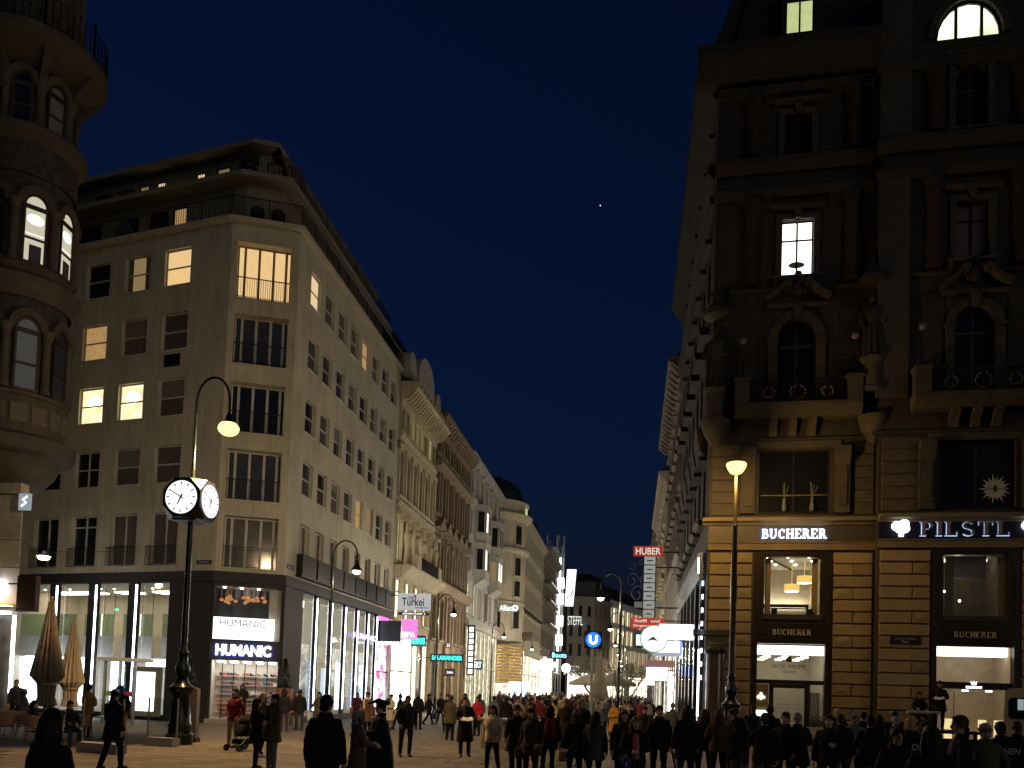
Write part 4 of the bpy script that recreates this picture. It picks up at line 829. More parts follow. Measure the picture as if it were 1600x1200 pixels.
# ================================================================ generic ornate street facade
def facade(root, Fm, L, ztop, M, floors, fmat=None, pm=None, x0=0., zb=0., corn=1.0, cz=1.2, mod=.6, cm=None):
    """wall with window rows; floors = dicts z,h,n,w,arch,style,lit{index:mat},x0,x1"""
    cm = cm or M; ops = []; rows_ = []
    for f in floors:
        a, b = f.get('x0', x0), f.get('x1', L); n = f['n']
        xs = [a+(b-a)*(i+.5)/n for i in range(n)]
        ops += [(x-f['w']/2, x+f['w']/2, f['z'], f['z']+f['h']) for x in xs]; rows_.append(xs)
    wb = MB(); wall(wb, x0, L, zb, ztop, ops, rev=.3)
    for f, xs in zip(floors, rows_):
        if f.get('arch'):
            for x in xs: arch_fill(wb, x-f['w']/2, x+f['w']/2, f['z']+f['h']-f['w']/2, f['z']+f['h'], 0, .25)
    wb.poly([(x0, 0, zb), (x0, 8, zb), (x0, 8, ztop), (x0, 0, ztop)]); wb.poly([(L, 0, zb), (L, 8, zb), (L, 8, ztop), (L, 0, ztop)])
    add('wall', wb, [M], root, Fm)
    for f, xs in zip(floors, rows_):
        w_, h_, z, st = f['w'], f['h'], f['z'], f.get('style', 'plain'); bay = (f.get('x1', L)-f.get('x0', x0))/f['n']
        for i, x in enumerate(xs):
            window(root, Fm, x-w_/2, z, w_, h_, f.get('lit', {}).get(i, pm or PANE), fmat or WOODF, rec=.18, bar=True, mull=w_ > 1.0, hbar=.68, fr=.06, sill=False)
            def mk():
                q = MB(); q.box(-w_/2-.2, -w_/2, -.09, .02, 0, h_); q.box(w_/2, w_/2+.2, -.09, .02, 0, h_); q.box(-w_/2-.3, w_/2+.3, -.2, .02, -.2, 0)
                if st == 'hood': q.box(-w_/2-.2, w_/2+.2, -.09, .02, h_, h_+.31); q.box(-w_/2-.4, w_/2+.4, -.38, .02, h_+.3, h_+.48)
                if st == 'ped': q.box(-w_/2-.2, w_/2+.2, -.09, .02, h_, h_+.26); q.prism([(-w_/2-.45, h_+.25), (w_/2+.45, h_+.25), (0, h_+.95)], 'y', -.4, .02)
                if st == 'arch': arch_ring(q, -w_/2, w_/2, h_-w_/2, h_, .2, -.12, .02, n=8); q.prism([(-.08, h_-.02), (.08, h_-.02), (.13, h_+.35), (-.13, h_+.35)], 'y', -.2, .02)
                if st == 'plain': q.box(-w_/2-.2, w_/2+.2, -.09, .02, h_, h_+.18)
                if f.get('pil'): q.box(bay/2-.14, bay/2+.14, -.2, .02, -.3, h_+.3); q.box(bay/2-.2, bay/2+.2, -.27, .02, h_+.3, h_+.55)
                return q
            add('window_surround', cmesh(f'window_surround|{w_}{h_}{st}{f.get("pil")}{bay:.2f}{cm.name}', mk, [cm]), parent=root, M=at(Fm, x, 0, z))
        if f.get('belt'):
            zz = f['belt']; add('belt_course', MB().prism([(.02, zz-.2), (-.12, zz-.2), (-.3, zz), (-.3, zz+.12), (.02, zz+.2)], 'x', x0, L), [cm], root, Fm)
    if corn:
        c = corn; add('cornice', MB().prism([(.05, ztop-cz), (-.15, ztop-cz), (-.2, ztop-cz*.7), (-c*.8, ztop-cz*.3), (-c, ztop-cz*.25), (-c, ztop), (.3, ztop+.1)], 'x', x0-.02, L+.02), [cm], root, Fm)
        n = int((L-x0)/mod)
        mk = lambda: MB().prism([(0, -cz*.75), (-c*.35, -cz*.7), (-c*.75, -cz*.32), (-c*.78, -cz*.27), (0, -cz*.27)], 'x', -mod*.22, mod*.22)
        for i in range(n): add('modillion', cmesh(f'modillion|{c}{cz}{mod}{cm.name}', mk, [cm]), parent=root, M=at(Fm, x0+(i+.5)*(L-x0)/n, -.14, ztop))
def shopfront(root, Fm, x0, x1, z1, frame_m, pane_m, n, z0=.3, tr=None):
    """glazed ground floor, each pane its own part"""
    q = MB(); st = (x1-x0)/n
    for i in range(n+1): q.box(x0+i*st-.07, x0+i*st+.07, -.06, .1, 0, z1)
    q.box(x0, x1, -.065, .1, z1-.15, z1); q.box(x0, x1, -.065, .1, 0, z0)
    if tr: q.box(x0, x1, -.066, .1, tr-.06, tr+.06)
    o = add('shop_front', q, [frame_m], root, Fm)
    for i in range(n): add('pane', MB().box(x0+i*st+.07, x0+(i+1)*st-.07, .02, .03, z0, z1-.15), [pane_m[i % len(pane_m)]], o, Fm)
    return o
XL = -16.8
def street(y): return frame((XL, y, 0), (0, 1))
# ---- cream palazzo with caryatids
F2 = street(56.6); b2 = thing('palazzo', (XL, 56.6, 0), 'cream ornate palazzo with deep bracketed cornice, balcony and lit arched windows', 'building')
L2 = 10.7
facade(b2, F2, L2, 23.7, CREAM, [dict(z=20.3, h=2.5, n=8, w=.72, arch=1, style='arch', lit={2: W_YEL, 3: W_YEL, 4: W_YEL, 6: W_YWH}, pil=0, belt=19.9),
    dict(z=15.7, h=3.2, n=6, w=.95, style='hood', pil=1, belt=15.1), dict(z=11.0, h=3.0, n=5, w=1.15, style='hood', lit={0: W_YWH, 1: W_YWH, 2: W_YWH, 3: W_YEL}, belt=14.6),
    dict(z=6.9, h=2.9, n=4, w=1.7, style='plain', lit={0: W_YWH, 1: W_YWH, 2: W_YWH, 3: W_YEL})], zb=5.9, corn=1.35, cz=1.7, mod=.55)
OCH = mat('red ochre relief', (.20, .075, .035), .8, var=.3, scale=4)
for i in range(7): add('painted_frieze', MB().box(L2*i/6.2-.25, L2*i/6.2+.3, -.12, .0, 18.95+.05*(i % 2), 19.45), [OCH], b2, F2)
q = MB().prism([(.02, 9.7), (-.5, 9.75), (-1.2, 10.3), (-1.35, 10.45), (-1.35, 10.6), (.02, 10.65)], 'x', .1, L2+.4); add('balcony_slab', q, [CREAM], b2, F2)
for x in (2.3, 8.9): add('balcony_pier', MB().box(x-.5, x+.5, -1.3, -.8, 10.6, 11.6), [CREAM], b2, F2)
add('balcony_rail', railing(2.8, 8.4, 10.62, 11.6, -1.2, .15, .03), [IRON], b2, F2)
for x in (1.9, 4.0, 6.2, 8.3, 10.2):
    q = MB(); q.lathe([(.32, 10.7), (.28, 11.3), (.22, 12.0), (.3, 12.7), (.34, 13.1), (.14, 13.35)], (x, -.45), 10); q.ball((x, -.5, 13.6), .22, 8); q.tube([(x-.3, -.45, 13.05), (x-.45, -.5, 13.6), (x-.15, -.5, 14.1)], .1, 6); q.tube([(x+.3, -.45, 13.05), (x+.45, -.5, 13.6), (x+.15, -.5, 14.1)], .1, 6); q.box(x-.4, x+.4, -.8, 0, 14.05, 14.3)
    add('caryatid', q, [CREAM], b2, F2, smooth=True)
q = MB(); q.prism([(-.9, 23.8), (0, 24.2), (1.2, 28.2), (5, 28.6), (8, 23.8)], 'x', 0, L2); add('roof', q, [ROOF], b2, F2)
for x0, x1, h_ in ((.5, 2.4, 2.6), (3.2, 8.0, 3.6), (8.6, 10.4, 2.4)):
    n = 12; pts = [(x0, 23.8)]+[((x0+x1)/2-(x1-x0)/2*cos(pi*i/n), 23.8+h_*.5+h_*.5*sin(pi*i/n)) for i in range(n+1)]+[(x1, 23.8)]
    add('dormer', MB().prism(pts, 'y', -.45, 1.4), [mat('dormer plaster', (.36, .34, .29), .8)], b2, F2)
for i in range(11): add('rosette', MB().lathe([(.16, 0), (.1, .05)], (0, 0), 8).xf(Matrix.Rotation(pi/2, 4, 'X')), [OCH], b2, at(F2, .5+i*.97, -1.37, 23.46))
SHOPG = [emit('bright shop window', (1, .97, .92), 6, noise=.15), emit('warm shop window', (1, .86, .6), 2.2, noise=.4, scale=2)]
shopfront(b2, F2, .2, 5.6, 5.8, CREAM3, [SHOPG[0]], 2, tr=3.1); shopfront(b2, F2, 5.8, 10.4, 5.8, CREAM3, [SHOPG[1], mat('dim shop glass', (.1, .1, .07), .1)], 3)
# ---- brown palace
F3 = street(67.4); b3 = thing('palace', (XL, 67.4, 0), 'brown soot-darkened palace with tall pilasters and pointed window hoods', 'building')
L3 = 14.6
facade(b3, F3, L3, 25.2, BROWNST, [dict(z=22.1, h=1.9, n=6, w=1.0, style='plain', pil=1, belt=21.3), dict(z=16.9, h=3.6, n=6, w=1.1, style='hood', pil=1, belt=16.2),
    dict(z=11.4, h=3.3, n=6, w=1.1, arch=1, style='arch', lit={2: W_DIM, 3: W_DIM}, pil=1, belt=10.9), dict(z=6.2, h=3.7, n=5, w=1.3, arch=1, style='arch', lit={0: W_DIM, 1: W_DIM, 2: W_DIM, 3: W_DIM, 4: W_DIM}, pil=1)], zb=0, corn=1.0, cz=1.5, mod=.8)
for i in range(6): add('pediment', MB().prism([(L3*(i+.5)/6-1.1, 15.5), (L3*(i+.5)/6+1.1, 15.5), (L3*(i+.5)/6, 16.5)], 'y', -.75, 0), [BROWNST], b3, F3)
add('hood_roof', MB().prism([(.02, 20.6), (-.6, 20.7), (-.75, 20.95), (-.1, 21.9), (.02, 21.9)], 'x', 0, L3), [BROWNST], b3, F3)
add('cornice', MB().prism([(.02, 10.2), (-.5, 10.3), (-.9, 10.8), (-.9, 11.0), (.02, 11.1)], 'x', 0, L3), [BROWNST], b3, F3)
add('roof', MB().prism([(-.6, 25.3), (.6, 26.5), (8, 27), (8, 25.3)], 'x', 0, L3), [ROOF], b3, F3)
for i in range(6): add('pilaster', MB().bev(L3*i/5-.35, L3*i/5+.35, -.3, .02, 0, 5.8, .03), [mat('pale brown stone', (.33, .26, .16), .8, var=.25, scale=2, bump=.5)], b3, F3)
for i in range(5): add('door_recess', MB().box(L3*i/5+.7, L3*(i+1)/5-.7, -.03, .05, .1, 4.8), [W_DIM if i % 2 else mat('dim shop glass', (.1, .1, .07), .1)], b3, F3)
# ---- pale grey house with two stacked bay windows
F4 = street(82.1); b4 = thing('house', (XL, 82.1, 0), 'pale grey house with two columns of rounded bay windows and glazed shop floors', 'building')
L4 = 20.6
facade(b4, F4, L4, 26.2, CREAM2, [dict(z=22.2, h=2.4, n=7, w=1.0, style='hood', belt=21.6), dict(z=18, h=2.4, n=7, w=1.0, style='plain'), dict(z=14.1, h=2.4, n=7, w=1.0, style='plain', lit={}),
    dict(z=9.7, h=3.3, n=6, w=1.8, style='plain', lit={0: W_YWH, 1: W_YWH, 2: W_YEL, 4: W_YWH}, belt=9.1)], zb=8.7, corn=.5, cz=.8, mod=.9)
for cx in (6.0, 15.0):
    for z0, z1 in ((13.6, 17.4), (17.6, 21.4)):
        pts = [(-2.2, 0), (-1.5, -1.15), (1.5, -1.15), (2.2, 0)]
        q = MB().prism([(p[0]+cx, p[1]) for p in pts], 'z', z0, z0+.9); q.prism([(p[0]+cx, p[1]) for p in pts], 'z', z1-.55, z1); q.prism([((p[0])*1.08+cx, p[1]*1.12) for p in pts], 'z', z1-.02, z1+.16); q.prism([((p[0])*1.05+cx, p[1]*1.08) for p in pts], 'z', z0+.9, z0+1.02)
        for xx in (-1.5, 1.5, 0): q.box(cx+xx-.16, cx+xx+.16, -1.14, -.9, z0+1.0, z1-.5)
        q.box(cx-2.15, cx-1.95, -.3, 0, z0+1, z1-.5); q.box(cx+1.95, cx+2.15, -.3, 0, z0+1, z1-.5)
        o = add('bay_window', q, [CREAM2], b4, F4)
        for k, (xa, xb) in enumerate(((-1.34, -.16), (.16, 1.34))): add('pane', MB().box(cx+xa, cx+xb, -1.05, -1.02, z0+1.0, z1-.5), [W_WHITE if (k == 0 and cx == 6) or (cx > 10 and z0 < 15) else PANE], o, F4)
        for s_ in (-1, 1): add('pane', MB().poly([(cx+s_*1.5, -1.0, z0+1), (cx+s_*2.1, -.05, z0+1), (cx+s_*2.1, -.05, z1-.5), (cx+s_*1.5, -1.0, z1-.5)]), [W_DIM if cx > 10 and z0 < 15 else PANE], o, F4)
    add('bay_foot', MB().prism([(.02, 12.9), (-.3, 13.0), (-1.1, 13.55), (-1.1, 13.62), (.02, 13.62)], 'x', cx-2, cx+2), [CREAM2], b4, F4)
add('roof', MB().prism([(-.3, 26.2), (1.5, 29), (8, 29), (8, 26.2)], 'x', 0, L4), [ROOF], b4, F4)
add('fascia', MB().box(0, L4, -.5, .05, 8.3, 9.0), [CREAM2], b4, F4)
shopfront(b4, F4, 0, L4, 8.3, mat('pale shop frame', (.4, .38, .32), .5), [emit('greenish lit shop glass', (.9, .88, .6), .7, noise=.7, scale=1.6), emit('warm lit shop glass', (1, .88, .6), 1.5, noise=.8, scale=1.6)], 16, tr=4.2)
# ---- ivory corner house with rounded corner turret and dome
F5 = street(103); b5 = thing('corner_house', (XL, 103, 0), 'ivory corner house with rounded corner bay, dark dome and long row of tall windows', 'building')
L5 = 50
b5l = {}
facade(b5, F5, L5, 28.0, CREAM3, [dict(z=24, h=2.2, n=14, w=1.2, style='plain', pil=1, belt=23.2, x0=9), dict(z=19.6, h=2.7, n=14, w=1.2, style='hood', pil=1, x0=9), dict(z=15, h=3, n=14, w=1.2, style='hood', pil=1, belt=14.2, x0=9), dict(z=10.6, h=2.8, n=14, w=1.3, style='plain', belt=9.6, x0=9)], x0=8.5, zb=8.2, corn=1.0, cz=1.4, mod=1.0)
tc = (4.2, 1.6)
q = MB(); q.lathe([(4.2, 8.2), (4.2, 13), (4.45, 13.2), (4.2, 13.4), (4.2, 19.4), (4.75, 19.7), (4.75, 20.0), (4.2, 20.1), (4.2, 23.6), (4.9, 24.0), (5.1, 24.4), (4.3, 24.5), (4.3, 25.8), (4.6, 25.9), (4.6, 26.15), (3.9, 26.2)], tc, 28, a0=pi, a1=2*pi, cap=False)
add('corner_turret', q, [CREAM3], b5, F5, smooth=True)
q = MB(); q.lathe([(3.9, 26.1), (3.7, 27.2), (3.1, 28.4), (1.9, 29.3), (.9, 29.6), (.01, 29.7)], tc, 24); add('dome', q, [ROOF], b5, F5, smooth=True)
for z, h_ in ((9.8, 2.6), (13.9, 2.0), (16.6, 2.3), (20.6, 2.4)):
    for a in (pi*1.1, pi*1.33, pi*1.62):
        M = F5 @ Matrix.Translation((tc[0]+4.19*cos(a), tc[1]+4.19*sin(a), z)) @ Matrix.Rotation(a+pi/2, 4, 'Z')
        o = add('window', cmesh(f'turret_window|{h_}', lambda: MB().box(-.75, -.6, -.1, .1, 0, h_).box(.6, .75, -.1, .1, 0, h_).box(-.75, .75, -.12, .1, h_, h_+.25).box(-.85, .85, -.25, .1, -.2, 0), [CREAM3]), parent=b5, M=M)
        add('pane', cmesh(f'turret_pane|{h_}', lambda: MB().box(-.6, .6, -.03, .3, 0, h_), [PANE]), parent=o, M=M)
add('dome_window', MB().box(-.4, .4, -.1, .3, 24.8, 25.6), [W_GREEN], b5, F5 @ Matrix.Translation((tc[0]-.4, tc[1]-4.3, 0)))
BRS = mat('brass lattice', (.42, .28, .10), .4, metal=.6)
for k in range(25): a = pi+pi*k/24; add('brass_bar', cmesh('brass_bar', lambda: MB().box(-.05, .05, -.05, .05, 2.9, 7.7), [BRS]), parent=b5, M=F5 @ Matrix.Translation((tc[0]+4.3*cos(a), tc[1]+4.3*sin(a), 0)))
for k in range(12): add('brass_ring', cmesh('brass_ring', lambda: MB().lathe([(4.34, 0), (4.34, .16), (4.27, .16), (4.27, 0)], (0, 0), 24, a0=pi, a1=2*pi, cap=False), [BRS]), parent=b5, M=F5 @ Matrix.Translation((tc[0], tc[1], 2.9+k*.4)))
add('lit_shop_wall', MB().lathe([(4.15, 2.9), (4.15, 7.7)], tc, 24, a0=pi, a1=2*pi, cap=False), [emit('warm lit shop wall', (1, .68, .32), .4, noise=.7, scale=1.5)], b5, F5)
add('lit_shop_window', MB().lathe([(4.2, .2), (4.2, 2.8)], tc, 24, a0=pi, a1=2*pi, cap=False), [emit('bright corner shop window', (1, .9, .7), 1.3, noise=.8, scale=1.2)], b5, F5)
add('fascia', MB().box(8.2, L5, -.5, .05, 7.7, 8.4), [CREAM3], b5, F5)
shopfront(b5, F5, 8.4, L5, 7.6, CREAM3, [emit('shop window a', (1, .88, .62), 2.6, noise=.85, scale=1.6), emit('shop window b', (.95, .92, .85), 4, noise=.85, scale=1.3), emit('shop window c', (1, .78, .48), 1.6, noise=.85, scale=1.8)], 24, tr=4.4)
add('awning_sign', MB().box(16, 24, -2.5, -.1, 9.6, 10.4), [mat('brown awning', (.16, .12, .08), .8)], b5, F5)
add('roof', MB().prism([(-.6, 28), (1.5, 31), (9, 31), (9, 28)], 'x', 8, L5), [ROOF], b5, F5)
for x in (18, 30, 42): add('dormer', MB().box(x-1, x+1, .2, 3, 28, 31.5), [ROOF], b5, F5)
b = MB()
for x in range(10, 48, 3): b.box(x, x+1.5, -.6, .0, 14.0, 14.5)
add('flower_boxes_strip', b, [mat('dark ivy box', (.03, .035, .02), .9)], b5, F5)
# ---- further left-hand houses
F6 = street(153.2); b6 = thing('house', (XL, 153.2, 0), 'narrow grey house with lit flower boxes just before the glass tower', 'building')
facade(b6, F6, 25.5, 28.6, OLDST, [dict(z=24.5, h=2.4, n=7, w=1.3, style='plain', belt=23.8), dict(z=20, h=2.8, n=7, w=1.3, style='hood', belt=19.3), dict(z=15.5, h=2.8, n=7, w=1.3, style='hood'), dict(z=10.5, h=3, n=7, w=1.4, style='plain', belt=9.6)], zb=8, corn=1.6, cz=1.4, mod=1.4)
for z in (14.6, 19.0, 22.4): add('balcony', MB().box(4, 21, -1.4, .02, z, z+.25), [OLDST], b6, F6); add('fairy_lights', MB().box(4, 21, -1.45, -1.42, z+.25, z+.33), [emit('string of bulbs', (1, .95, .8), 2.2, noise=.9, scale=9)], b6, F6)
shopfront(b6, F6, .2, 25, 8, OLDST, [emit('shop window b', (.9, .92, 1), 3.2), emit('shop window a', (1, .9, .7), 2.2)], 6, tr=4.4)
gt = thing('glass_tower', (XL, 179, 0), 'slim green glass tower with glowing white vertical light mast', 'tower')
q = MB()
for k in range(9): q.box(-19, -16.7, 179.5, 200, 6+k*3.4-.15, 6+k*3.4+.15)
for x in (-19, -16.9): 
    for y in (180, 186, 193, 199.5): q.box(x, x+.25, y, y+.25, 0, 36)
add('frame', q, [mat('pale steel', (.5, .52, .5), .4)], gt); add('glazing', MB().box(-18.7, -16.95, 180.3, 199.3, 5, 33), [emit('dim green glazing', (.42, .52, .40), .16, noise=.5, scale=.4)], gt)
for x in (-17.0, -15.9): add('mast', MB().box(x, x+.3, 186, 186.3, 6, 37), [mat('pale steel', (.5, .52, .5), .4)], gt)
for z in (12.2, 16.5, 21.5, 25): add('mast_light', MB().box(-16.9, -15.4, 185.4, 186.0, z, z+2.4), [emit('mast lamp', (.95, .97, 1), 3.5)], gt)
add('mast_tube', MB().box(-16.6, -16.2, 185.6, 185.9, 6, 32), [emit('mast tube', (.9, .97, .9), 3)], gt)
o = add('banner', MB().prism([(-15.1, 21), (-13.2, 21), (-12.7, 29.3), (-14.8, 29.3)], 'y', 185.2, 185.4), [emit('white lit banner', (1, 1, 1), 1.5)], gt)
add('banner_script', MB().tube([(-14.6, 185.1, 22.8), (-14.2, 185.1, 23.6), (-14.0, 185.1, 22.7), (-13.7, 185.1, 23.7), (-13.2, 185.1, 24.6)], .12, 5), [IRON], o)
ds = thing('department_store', (-12.5, 207, 0), 'dark stone department store corner behind the glass tower with name lettering', 'building')
FD = frame((-13.6, 200, 0), Vector((3.6, 10, 0)).normalized())
facade(ds, frame((-16.0, 204.6, 0), Vector((.98, .2, 0)).normalized()), 6.6, 25.5, OLDST, [dict(z=20.6, h=2.6, n=3, w=.9, style='plain', belt=19.9), dict(z=15.6, h=3, n=3, w=.9, style='hood'), dict(z=10.8, h=3, n=3, w=.9, style='hood', belt=10)], zb=7, corn=.7, cz=1.2, mod=.8)
facade(ds, frame((-9.5, 206.0, 0), Vector((.25, .97, 0)).normalized()), 15, 25.5, OLDST, [dict(z=20.6, h=2.6, n=4, w=1.2, style='plain'), dict(z=15.6, h=3, n=4, w=1.2, style='plain'), dict(z=10.8, h=3, n=4, w=1.2, style='hood')], zb=7, corn=.7, cz=1.2, mod=.8)
add('attic', MB().prism([(-15.5, 206), (-9.3, 207.5), (-6, 222), (-14, 222)], 'z', 25.5, 29.5), [ROOF], ds); add('shop_glow', MB().box(-15.4, -9.4, 204.2, 204.4, .3, 6.6), [emit('store shop window', (1, .9, .75), 2.4, noise=.85, scale=.9)], ds)
add('base_band', MB().box(-14.6, -9.3, 204.7, 205, 6.6, 7.2), [OLDST], ds)
for z, y, x in ((19.4, 203.8, -13.9), (6.7, 184, -12.9)):
    s = thing('store_sign', (x, y, z), 'white lit lettering STEFFL '+('high on the dark stone corner' if z > 15 else 'low beside the glowing shop entrance'), 'sign')
    add('lettering', text_mb('STEFFL', 2.2 if z > 15 else 2.0, .1, -.01, 3.7), [emit('store letters', (.95, .98, .92), 1.2)], s, T((x, y, z)))
# ---- white modern store closing the street
D9 = Vector((14.0, 45.0, 0)).normalized(); F9 = frame((-10.9, 223, 0), D9); b9 = thing('modern_store', (-10.9, 223, 0), 'white modern store block with grid of large glowing square windows', 'building')
ops9 = []; L9 = 62
for r, z in enumerate((22.2, 16.4, 10.6)):
    for k in range(14): ops9.append((1+k*4.3, 4.2+k*4.3, z, z+4.4))
wb = MB(); wall(wb, 0, L9, 6.5, 28.5, ops9, rev=.4); wb.box(0, L9, .0, 10, 28.4, 28.6); add('wall', wb, [WHITEP], b9, F9)
WS = [emit('store window warm', (1, .80, .48), 1.25, noise=.12), emit('store window pale', (1, .87, .58), 1.6, noise=.12), emit('store window soft', (.95, .74, .42), .7)]
for i, (a, b, c, d) in enumerate(ops9):
    o = add('window', cmesh('store_window_frame', lambda: MB().box(0, .06, .5, .6, 0, 4.4).box(3.14, 3.2, .5, .6, 0, 4.4).box(.06, 3.14, .5, .6, 0, .06).box(.06, 3.14, .5, .6, 4.34, 4.4), [WHITEP]), parent=b9, M=at(F9, a, 0, c))
    add('pane', cmesh(f'store_pane|{i%3 if i<28 else 2}', lambda: MB().box(.05, 3.15, .7, .75, .05, 4.35), [WS[(i % 3) if i < 28 else 2]]), parent=o, M=at(F9, a, 0, c))
for k in range(14): add('shop_pane', MB().box(1+k*4.3, 4.6+k*4.3, -.1, 0, .3, 6.2), [emit('store ground glow', (1, .88, .68), 1.9, noise=.8, scale=.9)], b9, F9)
add('canopy', MB().box(0, L9, -1.6, 0, 6.3, 6.5), [WHITEP], b9, F9); add('added_canopy_strip', MB().box(.5, L9, -1.55, -1.35, 6.51, 6.6), [emit('added wall wash', (1, .86, .62), 22)], b9, F9)  # strip on the canopy added to brighten the wall above
add('attic', MB().box(2, L9, 3, 12, 28.6, 33).box(8, 20, 4, 12, 33, 35), [ROOF], b9, F9)
# ---- right-hand houses beyond the palace (seen edge-on) and the far end
XR = 3.2
RT_ = [(61.3, 84, 27.0, 3.3, OLDST, 1.2, 'grey house beyond the dark palace with deep roof cornice'), (84, 112, 24.5, 3.1, CREAM3, .9, 'ivory house in the edge-on row behind hanging red sign'), (112, 150, 26, 3.6, OLDST, 1.0, 'farther grey house in the edge-on row down the street'), (150, 215, 24, 4.2, CREAM2, .9, 'farthest pale house on the palace side of the street')]
for y0, y1, zt_, x_, m_, c_, lab in RT_:
    Fm = frame((x_, y1, 0), (0, -1)); h = thing('house', (x_, y0, 0), lab, 'building'); n = int((y1-y0)/3.2)
    facade(h, Fm, y1-y0, zt_, m_, [dict(z=zt_-4.6, h=2.2, n=n, w=1.2, style='hood', belt=zt_-5.2), dict(z=zt_-9.2, h=2.8, n=n, w=1.2, style='ped', pil=1), dict(z=zt_-13.8, h=2.8, n=n, w=1.2, style='ped', belt=zt_-14.6)], zb=6.5, corn=c_, cz=1.4, mod=1.2)
    shopfront(h, Fm, 0, y1-y0, 6.5, IRON, [emit('shop window b', (.9, .92, 1), 3.2), emit('shop window c', (1, .82, .55), 1.4), emit('shop window a', (1, .9, .7), 2.2)], max(4, n), tr=3.6)
    add('roof', MB().prism([(-c_*.6, zt_), (2, zt_+3), (8, zt_+3), (8, zt_)], 'x', 0, y1-y0), [ROOF], h, Fm)
far = thing('house', (0, 300, 0), 'small far pale block where the street ends', 'building')
q = MB(); ops = [(-14+3*i, -12.4+3*i, z, z+2) for i in range(9) for z in (4, 8, 12, 16)]; wall(q, -16, 14, 0, 20, ops, rev=.3); q.box(-16, 14, .4, 10, 0, 20)
add('wall', q, [CREAM3], far, T((6, 300, 0)))
for a, b, c, d in ops: add('window', cmesh(f'far_window|{(a+c)%2<1}', lambda: MB().box(0, 1.6, .25, .3, 0, 2), [W_DIM if (a+c) % 2 < 1 else PANE]), parent=far, M=T((6+a, 300, c)))
# ================================================================ people
def loft(mb, rings, n=14, mi=0):
    """rings (cx,cy,cz,rx,ry): stacked horizontal ellipses closed at both ends"""
    b = len(mb.v)
    for cx, cy_, cz_, rx, ry in rings:
        for k in range(n): a = 2*pi*k/n; mb.v.append((cx+rx*cos(a), cy_+ry*sin(a), cz_))
    for j in range(len(rings)-1):
        for k in range(n): mb.f.append((b+j*n+k, b+j*n+(k+1) % n, b+(j+1)*n+(k+1) % n, b+(j+1)*n+k)); mb.m.append(mi)
    mb.f.append(tuple(range(b, b+n))[::-1]); mb.m.append(mi); mb.f.append(tuple(range(b+(len(rings)-1)*n, b+len(rings)*n))); mb.m.append(mi)
    return mb
def limb(mb, pts, rs, n=10):
    """tapered limb with rounded ends"""
    P = [Vector(p) for p in pts]; d0 = (P[0]-P[1]).normalized(); d1 = (P[-1]-P[-2]).normalized()
    pp = [P[0]+d0*rs[0]*.9, P[0]+d0*rs[0]*.5]+P+[P[-1]+d1*rs[-1]*.5, P[-1]+d1*rs[-1]*.9]
    rr = [rs[0]*.3, rs[0]*.82]+list(rs)+[rs[-1]*.82, rs[-1]*.3]
    return mb.tube(pp, rr, n)
def remesh(mb, voxel, smooth_it=2):
    me = bpy.data.meshes.new('tmp'); me.from_pydata(mb.v, [], mb.f)
    bm = bmesh.new(); bm.from_mesh(me); bmesh.ops.recalc_face_normals(bm, faces=bm.faces); bm.to_mesh(me); bm.free()
    o = bpy.data.objects.new('tmp', me); COL.objects.link(o)
    r = o.modifiers.new('r', 'REMESH'); r.mode = 'VOXEL'; r.voxel_size = voxel
    s = o.modifiers.new('s', 'SMOOTH'); s.iterations = smooth_it; s.factor = .5
    dg = bpy.context.evaluated_depsgraph_get(); dg.update()
    out = bpy.data.meshes.new_from_object(o.evaluated_get(dg)); bpy.data.objects.remove(o); bpy.data.meshes.remove(me)
    return out
def seg_dist(P, a, b):
    a = np.array(a); b = np.array(b); d = b-a; t = np.clip(((P-a)@d)/max(d@d, 1e-9), 0, 1); return np.linalg.norm(P-(a+t[:, None]*d), axis=1)
def dirv(fwd, out, s):  # direction of a hanging limb: swung forward (towards -y) and outward to side s
    f, o = radians(fwd), radians(out); return Vector((s*sin(o), -sin(f)*cos(o), -cos(f)*cos(o)))
POSES = {  # arms (upper fwd, out, fore fwd, out) right then left; legs (thigh fwd, shin fwd) right then left
 'stand': dict(arm=[(4, 12, 14, 6), (2, 11, 10, 5)], leg=[(2, -2), (0, -2)], sp=.10),
 'pockets': dict(arm=[(-14, 22, 30, -18), (-12, 20, 28, -18)], leg=[(3, -3), (-1, -2)], sp=.12),
 'walk': dict(arm=[(-24, 9, -4, 4), (26, 9, 46, 2)], leg=[(25, 12), (-14, -38)], sp=.08),
 'stroll': dict(arm=[(16, 10, 30, 2), (-14, 10, 2, 4)], leg=[(-12, -28), (16, 4)], sp=.08),
 'read': dict(arm=[(18, 16, 84, -20), (16, 14, 80, -18)], leg=[(2, -3), (-2, -2)], sp=.10),
 'phone': dict(arm=[(20, 14, 100, -26), (0, 12, 12, 4)], leg=[(4, -4), (-3, -3)], sp=.11),
 'clasp': dict(arm=[(10, 16, 70, -48), (10, 16, 68, -48)], leg=[(2, -3), (0, -2)], sp=.10),
 'embrace': dict(arm=[(38, 10, 82, -30), (34, 12, 74, -34)], leg=[(4, -3), (-4, -4)], sp=.10),
 'sit': dict(arm=[(22, 12, 70, -10), (24, 12, 76, -14)], leg=[(84, 0), (82, 4)], sp=.12),
}
